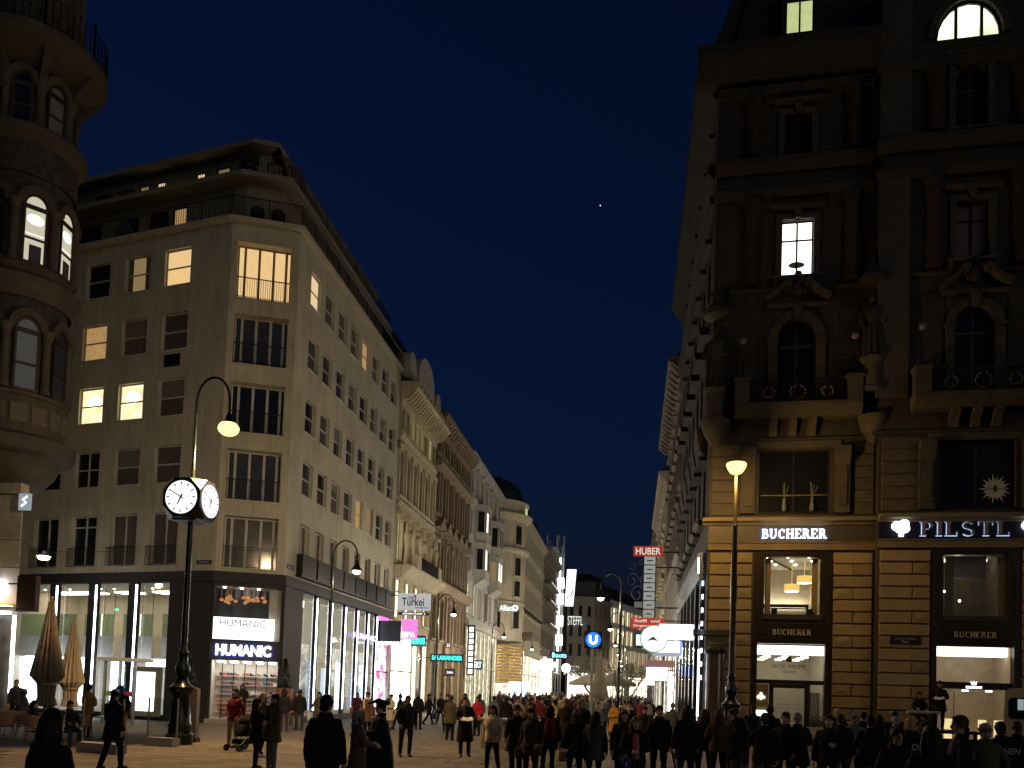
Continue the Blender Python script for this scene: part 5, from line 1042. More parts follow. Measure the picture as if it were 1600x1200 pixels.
def joints(p):
    q = POSES[p]; J = {}; H = .90
    for i, s in enumerate((1, -1)):
        th, sh = q['leg'][i]; hip = Vector((s*q['sp'], 0, H)); knee = hip+dirv(th, 2, s)*.43; ank = knee+dirv(sh, 0, s)*.40
        J['leg', s] = (hip, knee, ank, sh)
    low = min(J['leg', s][2].z-.075 for s in (1, -1)) if p != 'sit' else 0
    for s in (1, -1): J['leg', s] = tuple(Vector((v.x, v.y, v.z-low)) for v in J['leg', s][:3])+(J['leg', s][3],)
    dz = -low; J['dz'] = dz
    for i, s in enumerate((1, -1)):
        a = q['arm'][i]; sh = Vector((s*.185, .01, 1.415+dz)); el = sh+dirv(a[0], a[1], s)*.29; wr = el+dirv(a[2], a[3], s)*.25
        J['arm', s] = (sh, el, wr, dirv(a[2], a[3], s))
    return J
BODY = {}
def body(pose):
    if pose in BODY: return BODY[pose]
    J = joints(pose); dz = J['dz']; mb = MB(); segs = []
    for s in (1, -1):
        hip, knee, ank, sh = J['leg', s]
        limb(mb, [hip, (hip+knee)/2, knee, knee*.6+ank*.4, ank], [.098, .09, .066, .068, .052]); segs += [(hip, knee, .09, 1), (knee, ank+Vector((0, 0, .03)), .062, 1)]
        f = Vector((0, -1, 0)) if pose != 'walk' or s == 1 else Vector((0, -.85, -.5)).normalized()
        heel = ank+Vector((0, .045, -.03)); toe = ank+f*.16+Vector((s*.02, 0, -.045)); mid = ank+f*.07+Vector((s*.01, 0, -.03))
        limb(mb, [heel, mid, toe], [.045, .047, .038]); segs += [(heel, toe, .045, 2), (ank+Vector((0, 0, -.02)), ank+Vector((0, 0, .02)), .045, 2)]
        sh_, el, wr, d = J['arm', s]
        limb(mb, [sh_, (sh_+el)/2, el, (el*.5+wr*.5), wr], [.052, .048, .043, .041, .033]); segs += [(sh_, el, .05, 5), (el, wr-d*.03, .042, 5)]
        # hand: palm, four fingers with a bend, thumb from the side of the palm
        nrm = Vector((-s, 0, 0)); nrm = (nrm-d*nrm.dot(d)).normalized(); side = d.cross(nrm)
        if side.y > 0: side = -side
        pc = wr+d*.05; limb(mb, [wr+d*.01, pc+side*.008, wr+d*.085], [.03, .037, .034], 8)
        segs.append((wr, wr+d*.19, .04, 0))
        for k, (off, L_) in enumerate(((.03, .068), (.011, .078), (-.009, .072), (-.027, .056))):
            b0 = wr+d*.085+side*off; b1 = b0+d*L_*.55+nrm*.008; b2_ = b1+d*L_*.4+nrm*.028; limb(mb, [b0, b1, b2_], [.0115, .0105, .009], 6)
        t0 = wr+d*.035+side*.03; t1 = t0+side*.03+d*.03+nrm*.01; t2 = t1+d*.035+nrm*.012; limb(mb, [t0, t1, t2], [.014, .0125, .010], 6)
    loft(mb, [(0, 0, .84+dz, .10, .09), (0, 0, .88+dz, .165, .115), (0, .005, .98+dz, .17, .12), (0, 0, 1.08+dz, .145, .105), (0, -.005, 1.22+dz, .165, .115), (0, 0, 1.34+dz, .19, .115), (0, .01, 1.42+dz, .17, .09), (0, .012, 1.46+dz, .09, .07)])
    segs += [((0, 0, .9+dz), (0, 0, .98+dz), .15, 1), ((0, 0, 1.1+dz), (0, 0, 1.38+dz), .15, 5)]
    limb(mb, [(0, .015, 1.42+dz), (0, .0, 1.54+dz)], [.062, .058]); segs.append(((0, .01, 1.47+dz), (0, 0, 1.55+dz), .06, 0))
    hz = 1.635+dz; hd = MB()
    mb.ball((0, .005, hz+.015), .1, 14, sc=(.76, .95, 1.0)); mb.ball((0, -.022, hz-.045), .07, 12, sc=(.86, .95, 1.05)); mb.ball((0, -.045, hz-.085), .032, 8, sc=(1, .9, .8))
    limb(mb, [(0, -.092, hz+.012), (0, -.108, hz-.022)], [.009, .016], 6)
    limb(mb, [(-.03, -.086, hz+.03), (.03, -.086, hz+.03)], [.012, .012], 6); limb(mb, [(-.02, -.09, hz-.058), (.02, -.09, hz-.058)], [.009, .009], 6)
    for s in (1, -1): mb.ball((s*.077, .012, hz-.005), .027, 8, sc=(.4, .7, 1.1))
    segs.append(((0, 0, hz-.08), (0, 0, hz+.06), .09, 0))
    me = remesh(mb, .0115, 2)
    n = len(me.polygons); C = np.empty(n*3); me.polygons.foreach_get('center', C); C = C.reshape(-1, 3)
    D = np.stack([seg_dist(C, a, b)-r for a, b, r, _ in segs]); lab = np.array([x[3] for x in segs])[D.argmin(0)]
    for s in (1, -1): lab[np.linalg.norm((C-np.array((s*.032, -.092, hz+.012)))/np.array((.017, .03, .0085)), axis=1) < 1] = 3
    for s in (1, -1): lab[np.linalg.norm((C-np.array((s*.032, -.095, hz+.033)))/np.array((.022, .03, .006)), axis=1) < 1] = 3
    lab[np.linalg.norm((C-np.array((0, -.1, hz-.058)))/np.array((.025, .03, .008)), axis=1) < 1] = 4
    for k in range(6): me.materials.append(None)
    me.polygons.foreach_set('material_index', lab.astype(np.int32)); me.polygons.foreach_set('use_smooth', [True]*n); me.name = 'person_body'; me.update()
    BODY[pose] = me; return me
COATS = {}
def wrinkle(me, amp=.005):
    n = len(me.vertices); V = np.empty(n*3); N = np.empty(n*3); me.vertices.foreach_get('co', V); me.vertices.foreach_get('normal', N); V = V.reshape(-1, 3); N = N.reshape(-1, 3)
    w_ = np.sin(V[:, 0]*38+V[:, 2]*21)*.5+np.sin(V[:, 2]*47-V[:, 1]*29+V[:, 0]*13)*.5+np.sin(V[:, 1]*61+V[:, 2]*33)*.35
    V += N*(w_*amp)[:, None]; me.vertices.foreach_set('co', V.ravel()); me.update()
def coat(pose, kind):
    k = (pose, kind)
    if k in COATS: return COATS[k]
    J = joints(pose); dz = J['dz']; mb = MB()
    hem = {'jacket': .80, 'mid': .66, 'long': .44, 'puffer': .83, 'cape': .12}[kind]+(0 if pose != 'sit' else max(0, .84-{'jacket': .80, 'mid': .66, 'long': .44, 'puffer': .83, 'cape': .12}[kind]))+dz*.6
    g = .03 if kind == 'puffer' else 0
    R = [(0, .0, hem, .205+g+(.05 if hem < .7 else 0), .15+g+(.04 if hem < .7 else 0)), (0, 0, hem+.05, .21+g+(.045 if hem < .7 else 0), .155+g+(.03 if hem < .7 else 0)), (0, 0, .95+dz, .21+g, .15+g), (0, 0, 1.08+dz, .19+g, .135+g), (0, -.005, 1.24+dz, .205+g, .145+g), (0, 0, 1.34+dz, .215+g*.6, .14+g), (0, .005, 1.41+dz, .205, .118), (0, .01, 1.455+dz, .13, .09), (0, .012, 1.49+dz, .085, .08)]
    if kind == 'cape':
        R = [(0, .02, hem, .42, .34), (0, .02, .5, .38, .30), (0, .01, .9, .34, .26), (0, 0, 1.2, .29, .2), (0, 0, 1.36, .25, .16), (0, 0, 1.43, .2, .12), (0, .01, 1.49, .1, .09)]
    loft(mb, R, 20)
    for s in (1, -1):
        sh_, el, wr, d = J['arm', s]; a = .012 if kind == 'puffer' else 0
        limb(mb, [sh_+Vector((-s*.035, 0, -.015)), (sh_+el)/2, el, (el+wr)/2, wr-d*.01], [.074+a, .07+a, .063+a, .058+a, .05+a])
    for k2 in range(12):
        a0, a1 = 2*pi*k2/12, 2*pi*(k2+1)/12
        if -.3 < sin(a0)+.82 < .12: continue
        limb(mb, [(.08*cos(a0), .012+.085*sin(a0), 1.485+dz), (.075*cos(a0), .014+.08*sin(a0), 1.53+dz)], [.024, .02], 6)
    me = remesh(mb, .0165, 2); wrinkle(me, .007 if kind == 'puffer' else .0045)
    me.polygons.foreach_set('use_smooth', [True]*len(me.polygons)); me.materials.append(None); me.name = 'jacket'; COATS[k] = me; return me
HEADS = {}
def headwear(kind, dz):
    k = (kind, round(dz, 3))
    if k in HEADS: return HEADS[k]
    z = 1.635+dz; mb = MB(); vox = .013
    if kind in ('short', 'long', 'bun', 'bob'):
        mb.ball((0, .014, z+.044), .105, 14, sc=(.82, .97, .96)); limb(mb, [(-.035, -.062, z+.098), (.035, -.062, z+.098)], [.026, .026])
        for s in (1, -1): limb(mb, [(s*.072, -.02, z+.05), (s*.076, .02, z-.015)], [.022, .02])
        limb(mb, [(-.03, .075, z-.05), (.03, .075, z-.05)], [.04, .04])
        if kind in ('long', 'bob'):
            b_ = -.26 if kind == 'long' else -.12
            for x, y in ((-.075, .02), (-.04, .075), (0, .09), (.04, .075), (.075, .02)): limb(mb, [(x, y, z+.03), (x*1.15, y*1.1, z-.1), (x*1.25, y+.015, z+b_)], [.04, .045, .03])
        if kind == 'bun': mb.ball((0, .11, z+.06), .045, 8)
    elif kind == 'hood':
        mb.ball((0, .025, z+.015), .13, 14, sc=(.9, .95, 1.05)); limb(mb, [(-.08, .05, z-.1), (0, .09, z-.13), (.08, .05, z-.1)], [.06, .07, .06])
        for k2 in range(12): a = 2*pi*k2/12; b_ = 2*pi*(k2+1)/12; limb(mb, [(.1*cos(a), -.075, z+.0+.125*sin(a)), (.1*cos(b_), -.075, z+.125*sin(b_))], [.022, .022], 6)
    elif kind in ('beanie', 'pompom'):
        mb.ball((0, .012, z+.045), .105, 14, sc=(.84, .98, .92)); 
        for k2 in range(14): a = 2*pi*k2/14; b_ = 2*pi*(k2+1)/14; limb(mb, [(.082*cos(a), .01+.1*sin(a), z+.035), (.082*cos(b_), .01+.1*sin(b_), z+.035)], [.021, .021], 6)
        if kind == 'pompom': mb.ball((0, .03, z+.165), .04, 8)
    elif kind == 'cap':
        mb.ball((0, .01, z+.05), .1, 14, sc=(.84, .98, .72)); limb(mb, [(-.05, -.1, z+.045), (0, -.145, z+.04), (.05, -.1, z+.045)], [.02, .018, .02])
    elif kind == 'tricorn':
        mb.ball((0, .0, z+.075), .1, 12, sc=(.9, 1, .7)); vox = .016
        pts = [(0, -.24, z+.07), (.21, .15, z+.1), (-.21, .15, z+.1)]
        for i in range(3):
            a, b_ = Vector(pts[i]), Vector(pts[(i+1) % 3]); mdl = (a+b_)/2; c = Vector((0, 0, z+.07)); mdl = c+(mdl-c)*.95+Vector((0, 0, .055))
            limb(mb, [a, a*.5+mdl*.5, mdl, b_*.5+mdl*.5, b_], [.022, .034, .045, .034, .022], 8); limb(mb, [c, mdl-Vector((0, 0, .05))], [.05, .05], 8)
    me = remesh(mb, vox, 1); me.materials.append(None); me.polygons.foreach_set('use_smooth', [True]*len(me.polygons)); me.name = 'hair'; HEADS[k] = me; return me
def cmat(name, c, rough=.85, var=.12): return mat(f'{name} {c[0]:.3f} {c[1]:.3f} {c[2]:.3f}', c, rough, var=var, scale=14, spec=.2)
SKIN = [(.42, .25, .17), (.50, .32, .23), (.33, .19, .12), (.46, .29, .20)]
HAIRC = {'dark': (.012, .009, .007), 'brown': (.045, .025, .014), 'blond': (.30, .20, .09), 'grey': (.22, .21, .20), 'black': (.006, .006, .007), 'light': (.14, .085, .04)}
def setm(o, i, m): s = o.material_slots[i]; s.link = 'OBJECT'; s.material = m
def person(x, y, face, h, pose='stand', kind='jacket', col=(.02, .02, .022), legs=(.015, .016, .02), head='short', hcol='dark', label='', group=None, hat=None, z=0., skin=None, extras=()):
    """face: compass of the look direction, 0 = towards the viewer (-y), 90 = towards +x"""
    J = joints(pose); tl = int(abs(x*131+y*57)) % 7-3; M = T((x, y, z), radians(face)) @ Matrix.Rotation(radians(tl*.5), 4, 'Y') @ Matrix.Rotation(radians((tl*2 % 5-2)*.6), 4, 'X') @ Matrix.Scale(h/1.75, 4)
    o = add('person', body(pose), M=M, label=label, cat='person', group=group)
    sk = SKIN[int(abs(x*7+y*3)) % 4] if skin is None else skin
    for i, m_ in enumerate((cmat('skin', sk, .6, .08), cmat('trouser cloth', legs), cmat('shoe leather', (.012, .01, .009), .4), cmat('eye', (.015, .01, .008), .4, 0), cmat('lip', (sk[0]*.75, sk[1]*.45, sk[2]*.45), .5, 0), cmat('coat cloth', col))): setm(o, i, m_)
    c = add('jacket' if kind != 'cape' else 'cape', coat(pose, kind), parent=o, M=M); setm(c, 0, cmat('coat cloth', col))
    if head:
        hh = add('hair', headwear(head, J['dz']), parent=o, M=M); setm(hh, 0, cmat('hair', HAIRC[hcol], .6))
    if hat:
        q = add({'hood': 'hood', 'tricorn': 'tricorn_hat'}.get(hat[0], 'hat'), headwear(hat[0], J['dz']), parent=o, M=M); setm(q, 0, cmat('hat cloth', hat[1]))
    for e in extras: e(o, M, J)
    return o
def ex_backpack(c):
    return lambda o, M, J: add('backpack', cmesh(f'backpack|{c}', lambda: loft(loft(MB(), [(0, .2, .95, .1, .05), (0, .22, .98, .15, .08), (0, .225, 1.25, .15, .085), (0, .2, 1.4, .12, .06), (0, .19, 1.43, .07, .04)], 12), [(0, .29, 1.0, .09, .03), (0, .3, 1.15, .09, .035), (0, .29, 1.18, .07, .02)], 10), [cmat('pack', c)], True), parent=o, M=M)
def ex_bag(c, s=1, z=.78):
    return lambda o, M, J: add('bag', cmesh(f'bag|{c}{s}{z}', lambda: MB().cat(loft(MB(), [(s*.3, -.02, z-.13, .09, .14), (s*.3, -.02, z-.12, .1, .16), (s*.3, -.02, z+.1, .075, .14), (s*.3, -.02, z+.12, .04, .1)], 14)).tube([(s*.3, -.13, z+.1), (s*.28, -.06, z+.3), (s*.15, .0, 1.46), (-s*.05, .1, 1.3), (-s*.02, .16, 1.1), (s*.25, .1, z+.1)], .012, 5), [cmat('bag', c, .5)], True), parent=o, M=M)
def ex_carry(c, s=1):
    def f(o, M, J):
        w_ = J['arm', s][2]+J['arm', s][3]*.1
        add('carrier_bag', MB().prism([(w_.y-.17, w_.z-.5), (w_.y+.17, w_.z-.5), (w_.y+.14, w_.z-.1), (w_.y-.14, w_.z-.1)], 'x', w_.x-.05, w_.x+.05).tube([(w_.x, w_.y-.08, w_.z-.1), (w_.x, w_.y, w_.z), (w_.x, w_.y+.08, w_.z-.1)], .01, 5), [cmat('carrier', c, .5)], o, M)
    return f
def ex_paper(c=(.8, .8, .78), w_=.3, book=False):
    def f(o, M, J):
        a = (J['arm', 1][2]+J['arm', -1][2])/2+Vector((0, -.16, .03)); b = MB()
        b.poly([(a.x-w_/2, a.y-.1, a.z-.03), (a.x, a.y-.1, a.z-.06), (a.x, a.y+.1, a.z+.02), (a.x-w_/2, a.y+.1, a.z+.05)]); b.poly([(a.x, a.y-.1, a.z-.06), (a.x+w_/2, a.y-.1, a.z-.03), (a.x+w_/2, a.y+.1, a.z+.05), (a.x, a.y+.1, a.z+.02)])
        b.cat(b, (0, 0, -.015)); add('book' if book else 'paper', b, [cmat('paper', c)], o, M)
    return f
def ex_scarf(c):
    return lambda o, M, J: add('scarf', cmesh(f'scarf|{c}{J["dz"]:.2f}', lambda: MB().cat(loft(MB(), [(0, .005, 1.45+J['dz'], .11, .11), (0, .0, 1.48+J['dz'], .125, .125), (0, 0, 1.53+J['dz'], .11, .112), (0, 0, 1.55+J['dz'], .08, .085)], 14)).box(-.07, .0, -.165, -.13, 1.15+J['dz'], 1.47+J['dz']), [cmat('scarf', c)], True), parent=o, M=M)
def ex_umbrella(s=1):
    def f(o, M, J):
        w_ = J['arm', s][2]+J['arm', s][3]*.08; add('umbrella', MB().tube([w_+Vector((0, 0, .1)), w_, w_+Vector((s*.02, -.02, -.1)), w_+Vector((s*.1, -.06, -.55)), w_+Vector((s*.12, -.07, -.72))], [.012, .014, .028, .022, .005], 8), [cmat('folded umbrella', (.10, .03, .035), .6)], o, M)
    return f
# ================================================================ turret building at the left edge
TC = Vector((-25.9, 31.0, 0)); TS = T(TC) @ Matrix.Diagonal((.88, .88, 1, 1))
tb = thing('turret_building', TC, 'dark stone building with round corner oriel turret and iron balcony', 'building')
def ring(prof, m, name, n=36): return add(name, MB().lathe(prof, (0, 0), n, cap=False), [m], tb, TS, smooth=True)
ring([(.5, 9.3), (1.3, 9.7), (1.9, 10.3), (2.15, 10.9)], TURSTONE, 'oriel_corbel')
ring([(2.15, 10.85), (2.6, 11.0), (2.75, 11.25), (2.78, 11.5), (2.6, 11.62), (2.3, 11.7)], TURSTONE, 'oriel_cornice')
ring([(2.22, 11.7), (2.22, 13.15), (2.32, 13.2), (2.32, 13.35), (2.1, 13.4)], TURSTONE, 'oriel_parapet')
for k in range(16):
    a = -pi+k*2*pi/16; M = TS @ Matrix.Rotation(a, 4, 'Z'); add('parapet_panel', cmesh('parapet_panel', lambda: MB().xf(I4).cat(MB().bev(-.36, .36, -2.26, -2.1, 12.1, 12.85, .03)), [mat('dull panel stone', (.11, .095, .065), .6, var=.2, scale=3)]), parent=tb, M=M)
def tfloor(z0, zs, r, pane_fn, nwin, off):
    """one storey of arched windows between round columns"""
    st = 2*pi/nwin; w_ = 2*r*sin(st*.30); zt_ = zs+w_/2
    ring([(r-.16, z0), (r-.16, zt_+1.0)], MOSAIC, 'oriel_wall')
    for k in range(nwin):
        a = off+k*st; M = TS @ Matrix.Rotation(a, 4, 'Z') @ Matrix.Translation((0, -r, 0))
        def mk():
            return arch_ring(MB(), -w_/2, w_/2, zs, zt_, .3, -.1, .2, n=12)
        s_ = add('window_arch', cmesh(f'window_arch|{r}{z0}', mk, [TURSTONE]), parent=tb, M=M)
        add('sill', cmesh(f'turret_sill|{r}{z0}', lambda: MB().box(-w_/2-.02, w_/2+.02, -.12, .2, z0-.02, z0+.06), [TURSTONE]), parent=s_, M=M)
        def mf():
            q = MB(); arch_ring(q, -w_/2+.1, w_/2-.1, zs, zt_-.1, .1, .02, .1, n=12); q.box(-w_/2, -w_/2+.1, .02, .1, z0, zs); q.box(w_/2-.1, w_/2, .02, .1, z0, zs); q.box(-w_/2, w_/2, .01, .1, zs-.16, zs+.02); q.box(-w_/2, w_/2, .015, .1, z0+(zs-z0)*.42, z0+(zs-z0)*.42+.09); q.box(-w_/2, w_/2, .02, .1, z0, z0+.1); return q
        o = add('window', cmesh(f'turret_frame|{r}{z0}', mf, [WOODF]), parent=tb, M=M)
        pm_ = pane_fn(k)
        add('pane', cmesh(f'turret_arch_pane|{r}{z0}{pm_.name}', lambda: MB().prism(arch_pts(-w_/2+.05, w_/2-.05, z0, zs, zt_-.05), 'y', .06, .07), [pm_]), parent=o, M=M)
        if pm_.name == 'lit turret room':
            add('hanging_lamp', MB().ball((0, .05, zs-.55), w_*.36, 12, sc=(1, .02, .62)), [emit('pale lamp bowl', (1, .93, .78), 1.5)], o, M, smooth=True); add('shelf', MB().box(-w_/2+.1, w_/2-.1, .048, .056, zs-1.2, zs-1.14), [emit('pale shelf edge', (1, .95, .85), 1.1)], o, M); add('cupboard', MB().box(-w_*.2, w_*.3, .046, .056, z0+.1, z0+.8), [mat('grey cupboard', (.06, .07, .09), .6)], o, M)
        M2 = TS @ Matrix.Rotation(a+st/2, 4, 'Z') @ Matrix.Translation((0, -r+.02, 0))
        add('column', cmesh(f'turret_column|{r}{z0}', lambda: MB().lathe([(.27, z0), (.27, z0+.12), (.2, z0+.25), (.18, zs-.45), (.21, zs-.4), (.19, zs-.34), (.3, zs-.02), (.3, zs+.1)], (0, 0), 14), [TURSTONE], True), parent=tb, M=M2)
SKYP = mat('window glass tinted as dusk sheen', (.02, .03, .055), .04, var=.3, scale=1.2, spec=.8)  # blue in the base colour imitates a reflected dusk sky
tfloor(13.4, 15.9, 2.2, lambda k: SKYP, 8, radians(5))
ring([(2.2, 17.2), (2.35, 17.4), (2.6, 17.7), (2.62, 18.0), (2.4, 18.1), (2.2, 18.2)], TURSTONE, 'oriel_cornice')
TLIT = emit('lit turret room', (.95, .88, .64), .62)
tfloor(18.6, 21.0, 2.15, lambda k: TLIT if k in (1, 2) else PANE, 8, radians(6))
ring([(2.15, 18.1), (2.2, 18.6)], TURSTONE, 'oriel_parapet'); ring([(2.12, 22.3), (2.14, 23.9)], MOSAIC, 'oriel_wall')
ring([(2.14, 23.6), (2.5, 23.9), (2.52, 24.15), (2.3, 24.3), (1.9, 24.3)], TURSTONE, 'oriel_cornice')
PANEG = mat('window with pale blind', (.17, .17, .18), .3, var=.1)
tfloor(24.4, 26.1, 1.9, lambda k: PANEG if k == 1 else PANE, 8, radians(27))
ring([(1.8, 26.8), (2.4, 27.0), (3.0, 27.5), (3.2, 27.7), (3.2, 28.0), (1.9, 28.05)], TURSTONE, 'balcony_slab'); ring([(1.8, 26.6), (1.85, 32)], TURSTONE, 'oriel_wall')
q = MB()
for k in range(64):
    a = 2*pi*k/64; x, y = 3.1*cos(a), 3.1*sin(a); r = .05 if k % 8 == 0 else .018; q.box(x-r, x+r, y-r, y+r, 28.0, 29.3+(.25 if k % 8 == 0 else 0))
    b_ = 2*pi*(k+1)/64
    for z in (28.15, 28.7, 29.25): q.tube([(x, y, z), (3.1*cos(b_), 3.1*sin(b_), z)], .025, 4)
    if k % 2: q.tube([(x, y, 28.2), (3.12*cos(b_), 3.12*sin(b_), 28.65)], .02, 4); q.tube([(x, y, 28.65), (3.12*cos(b_), 3.12*sin(b_), 28.2)], .02, 4)
add('balcony_rail', q, [IRON], tb, TS)
for k in range(8):
    a = radians(4.5)+k*pi/4; M = TS @ Matrix.Rotation(a, 4, 'Z'); add('console', cmesh('turret_console', lambda: MB().prism([(-1.85, 25.6), (-2.05, 25.7), (-2.2, 26.4), (-2.9, 27.2), (-2.9, 27.4), (-1.85, 27.4)], 'x', -.16, .16), [TURSTONE]), parent=tb, M=M)
    add('pilaster', cmesh('turret_pilaster', lambda: MB().box(-.2, .2, -2.02, -1.8, 28.05, 32), [TURSTONE]), parent=tb, M=M)
# main block behind and shop base
q = MB(); q.prism([(-27.0, 30.8), (-28.6, 33.5), (-46, 38), (-46, 30.8)], 'z', 9.5, 33); add('wall', q, [TURSTONE], tb)
FT = frame((-24.0, 29.6, 0), (1, 0))
add('base_wall', MB().prism([(-20, 0), (0, 0), (-2.2, 2.6), (-20, 7)], 'z', 0, 9.5), [mat('base stone', (.3, .26, .18), .7, var=.15)], tb, FT)
for x0, x1 in ((-1.22, -.02), (-2.6, -1.26), (-4.2, -2.64)):
    add('marble_slab', MB().bev(x0, x1, -.06, 0, 7.35, 9.1, .01), [MARBLE], tb, FT); add('marble_slab', MB().bev(x0, x1, -.06, 0, 6.25, 7.3, .01), [MARBLE], tb, FT); add('marble_slab', MB().bev(x0, x1, -.06, 0, .1, 4.3, .01), [MARBLED], tb, FT); add('sign_panel', MB().bev(x0, x1, -.05, 0, 4.75, 6.2, .01), [mat('beige panel', (.6, .5, .4), .6)], tb, FT)
add('ledge', MB().box(-20, .15, -.4, .05, 9.15, 9.5), [MARBLE], tb, FT)
add('canopy', MB().box(-20, .25, -.7, 0, 4.42, 4.6), [mat('white canopy', (.7, .7, .7), .5)], tb, FT)
add('canopy_light', MB().box(-20, .26, -.72, -.6, 4.3, 4.41), [emit('canopy tube', (.75, .85, 1), 7)], tb, FT)
add('added_canopy_strip', MB().box(-20, .1, -.6, -.4, 4.61, 4.66), [emit('added warm strip', (1, .74, .30), 9)], tb, FT)  # warm strip added to light the marble, standing in for an out-of-view lamp
add('light_tube', MB().box(.06, .14, -.3, -.2, 1.0, 4.3), [LED], tb, FT)
s = thing('cafe_sign', (-24.6, 29.5, 5.3), 'white lit letter with blue side on beige panel above bright canopy', 'sign')
add('lettering', MB().box(-24.76, -24.52, 29.2, 29.5, 5.0, 5.7), [LETTER], s); add('letter_side', MB().box(-24.86, -24.765, 29.25, 29.5, 5.0, 5.7), [emit('blue letter side', (.1, .15, 1), 1.6)], s)
s = thing('small_sign', (-23.8, 29.5, 8.8), 'small silver sign with scribbled mark at marble corner', 'sign')
add('panel', MB().box(-24.0, -23.5, 29.3, 29.4, 8.45, 9.1), [emit('silver sign', (.5, .58, .62), .55)], s); add('mark', MB().tube([(-23.85, 29.28, 8.6), (-23.65, 29.28, 8.75), (-23.82, 29.28, 8.85), (-23.62, 29.28, 8.98)], .025, 5), [WHITESIGN], s)
s = thing('blade_sign', (-23.4, 29.3, 5), 'dark brown blank box sign sticking out beside the beige shop panel', 'sign'); add('box', MB().box(-23.75, -22.95, 29.2, 29.45, 4.45, 5.85), [mat('brown sign box', (.035, .02, .014), .5)], s); add('bracket', MB().box(-24.2, -23.75, 29.28, 29.34, 5.5, 5.56), [IRON], s)

# ================================================================ lamps
def light(name, loc, e, col, r=.15, parent=None, spot=None):
    d = bpy.data.lights.new(name, 'SPOT' if spot else 'POINT'); d.energy = e; d.color = col; d.shadow_soft_size = r
    if spot: d.spot_size = radians(spot); d.spot_blend = .6
    o = bpy.data.objects.new(name, d); COL.objects.link(o); o.matrix_basis = Matrix.Translation(loc); return o
def lamp_base(x, y):
    q = MB(); q.lathe([(.42, 0), (.42, .32), (.36, .36), (.34, .5), (.38, .6), (.33, .7), (.3, 1.0), (.25, 1.5), (.3, 1.62), (.37, 1.7), (.38, 1.8), (.24, 1.92), (.16, 2.1), (.22, 2.25), (.24, 2.4), (.15, 2.6), (.13, 2.8), (.17, 2.88), (.12, 2.98), (.1, 3.1)], (x, y), 18); return q
# clock lamp
cx, cy0 = -13.98, 24.5
ck = thing('clock_lamp_post', (cx, cy0, 0), 'cast iron lamp post carrying a lit four-sided cube clock and swan-neck lamp', 'street clock')
add('base', lamp_base(cx, cy0), [LAMPGREEN], ck, smooth=True)
add('pole', MB().tube([(cx, cy0, 3.0), (cx, cy0, 7.1)], [.1, .085], 14).tube([(cx, cy0, 8.3), (cx, cy0, 8.9), (cx, cy0, 8.95), (cx, cy0, 10.6)], [.06, .06, .05, .05], 12), [LAMPGREEN], ck, smooth=True)
arc = [(cx+.56-.56*cos(pi*i/14), cy0, 10.9+.8*sin(pi*i/14)) for i in range(15)]
add('swan_neck', MB().tube([(cx, cy0, 10.5)]+arc+[(cx+1.12, cy0, 10.5)], .04, 8), [LAMPGREEN], ck, smooth=True)
add('lamp_shade', MB().lathe([(.05, 10.55), (.09, 10.42), (.13, 10.3), (.25, 10.2)], (cx+1.12, cy0), 16, cap=False), [LAMPGREEN], ck, smooth=True)
add('bulb', MB().ball((cx+1.12, cy0, 10.04), .33, 12, sc=(1, 1, .72)), [emit('sodium bulb', (1, .60, .20), 2.8)], ck, smooth=True)
light('clock_lamp_light', (cx+1.12, cy0, 9.6), 4200, (1, .60, .25), .2, spot=150); light('clock_bulb_light', (cx+1.12, cy0, 9.65), 1300, (1, .68, .36), .2)
hb, c_ = .62, .3; zc0 = 7.08+hb
def tcube(h, c):
    bm = bmesh.new(); bmesh.ops.create_cube(bm, size=2*h); bmesh.ops.bevel(bm, geom=list(bm.verts), offset=c*1.25, affect='VERTICES', segments=1, profile=.5)
    q = MB(); bm.verts.ensure_lookup_table(); q.v = [tuple(v.co) for v in bm.verts]; q.f = [tuple(v.index for v in f.verts) for f in bm.faces]; q.m = [0]*len(q.f); bm.free(); return q
bm_ = tcube(hb, c_); cbx = add('clock_box', bm_, [mat('black clock case', (.015, .015, .018), .3)], ck, T((cx, cy0, zc0)))
add('clock_cap', MB().lathe([(.3, .0), (.22, .06), (.08, .12)], (0, 0), 12), [IRON], cbx, T((cx, cy0, zc0+hb)))
add('clock_tray', MB().box(-.4, .4, -.4, .4, -.05, 0), [mat('zinc flue', (.2, .22, .25), .4, metal=.6)], cbx, T((cx, cy0, zc0-hb)))
HAND = mat('black clock hand', (.01, .012, .02), .4)
for k in range(4):
    M = T((cx, cy0, zc0), k*pi/2); f_ = add('clock_face', MB().lathe([(.52, 0), (.52, .02)], (0, 0), 32).xf(Matrix.Translation((0, -hb-.002, 0)) @ Matrix.Rotation(pi/2, 4, 'X')), [emit('lit clock dial', (.9, .95, 1), 1.35)], ck, M)
    q = MB()
    for i in range(12):
        a = i*pi/6; L_ = .1; w_ = .018
        p = lambda r, o: (r*sin(a)+o*cos(a), -hb-.03, r*cos(a)-o*sin(a)); q.poly([p(.38, -w_), p(.48, -w_), p(.48, w_), p(.38, w_)])
    add('hour_mark', q, [HAND], f_, M)
    for L_, a, w_, nm in ((.27, radians(205), .03, 'hour_hand'), (.42, radians(300), .02, 'minute_hand')):
        p = lambda r, o: (r*sin(a)+o*cos(a), -hb-.036, r*cos(a)-o*sin(a)); add(nm, MB().poly([p(-.1, -w_), p(L_, -w_*.6), p(L_, w_*.6), p(-.1, w_)]), [HAND], f_, M)
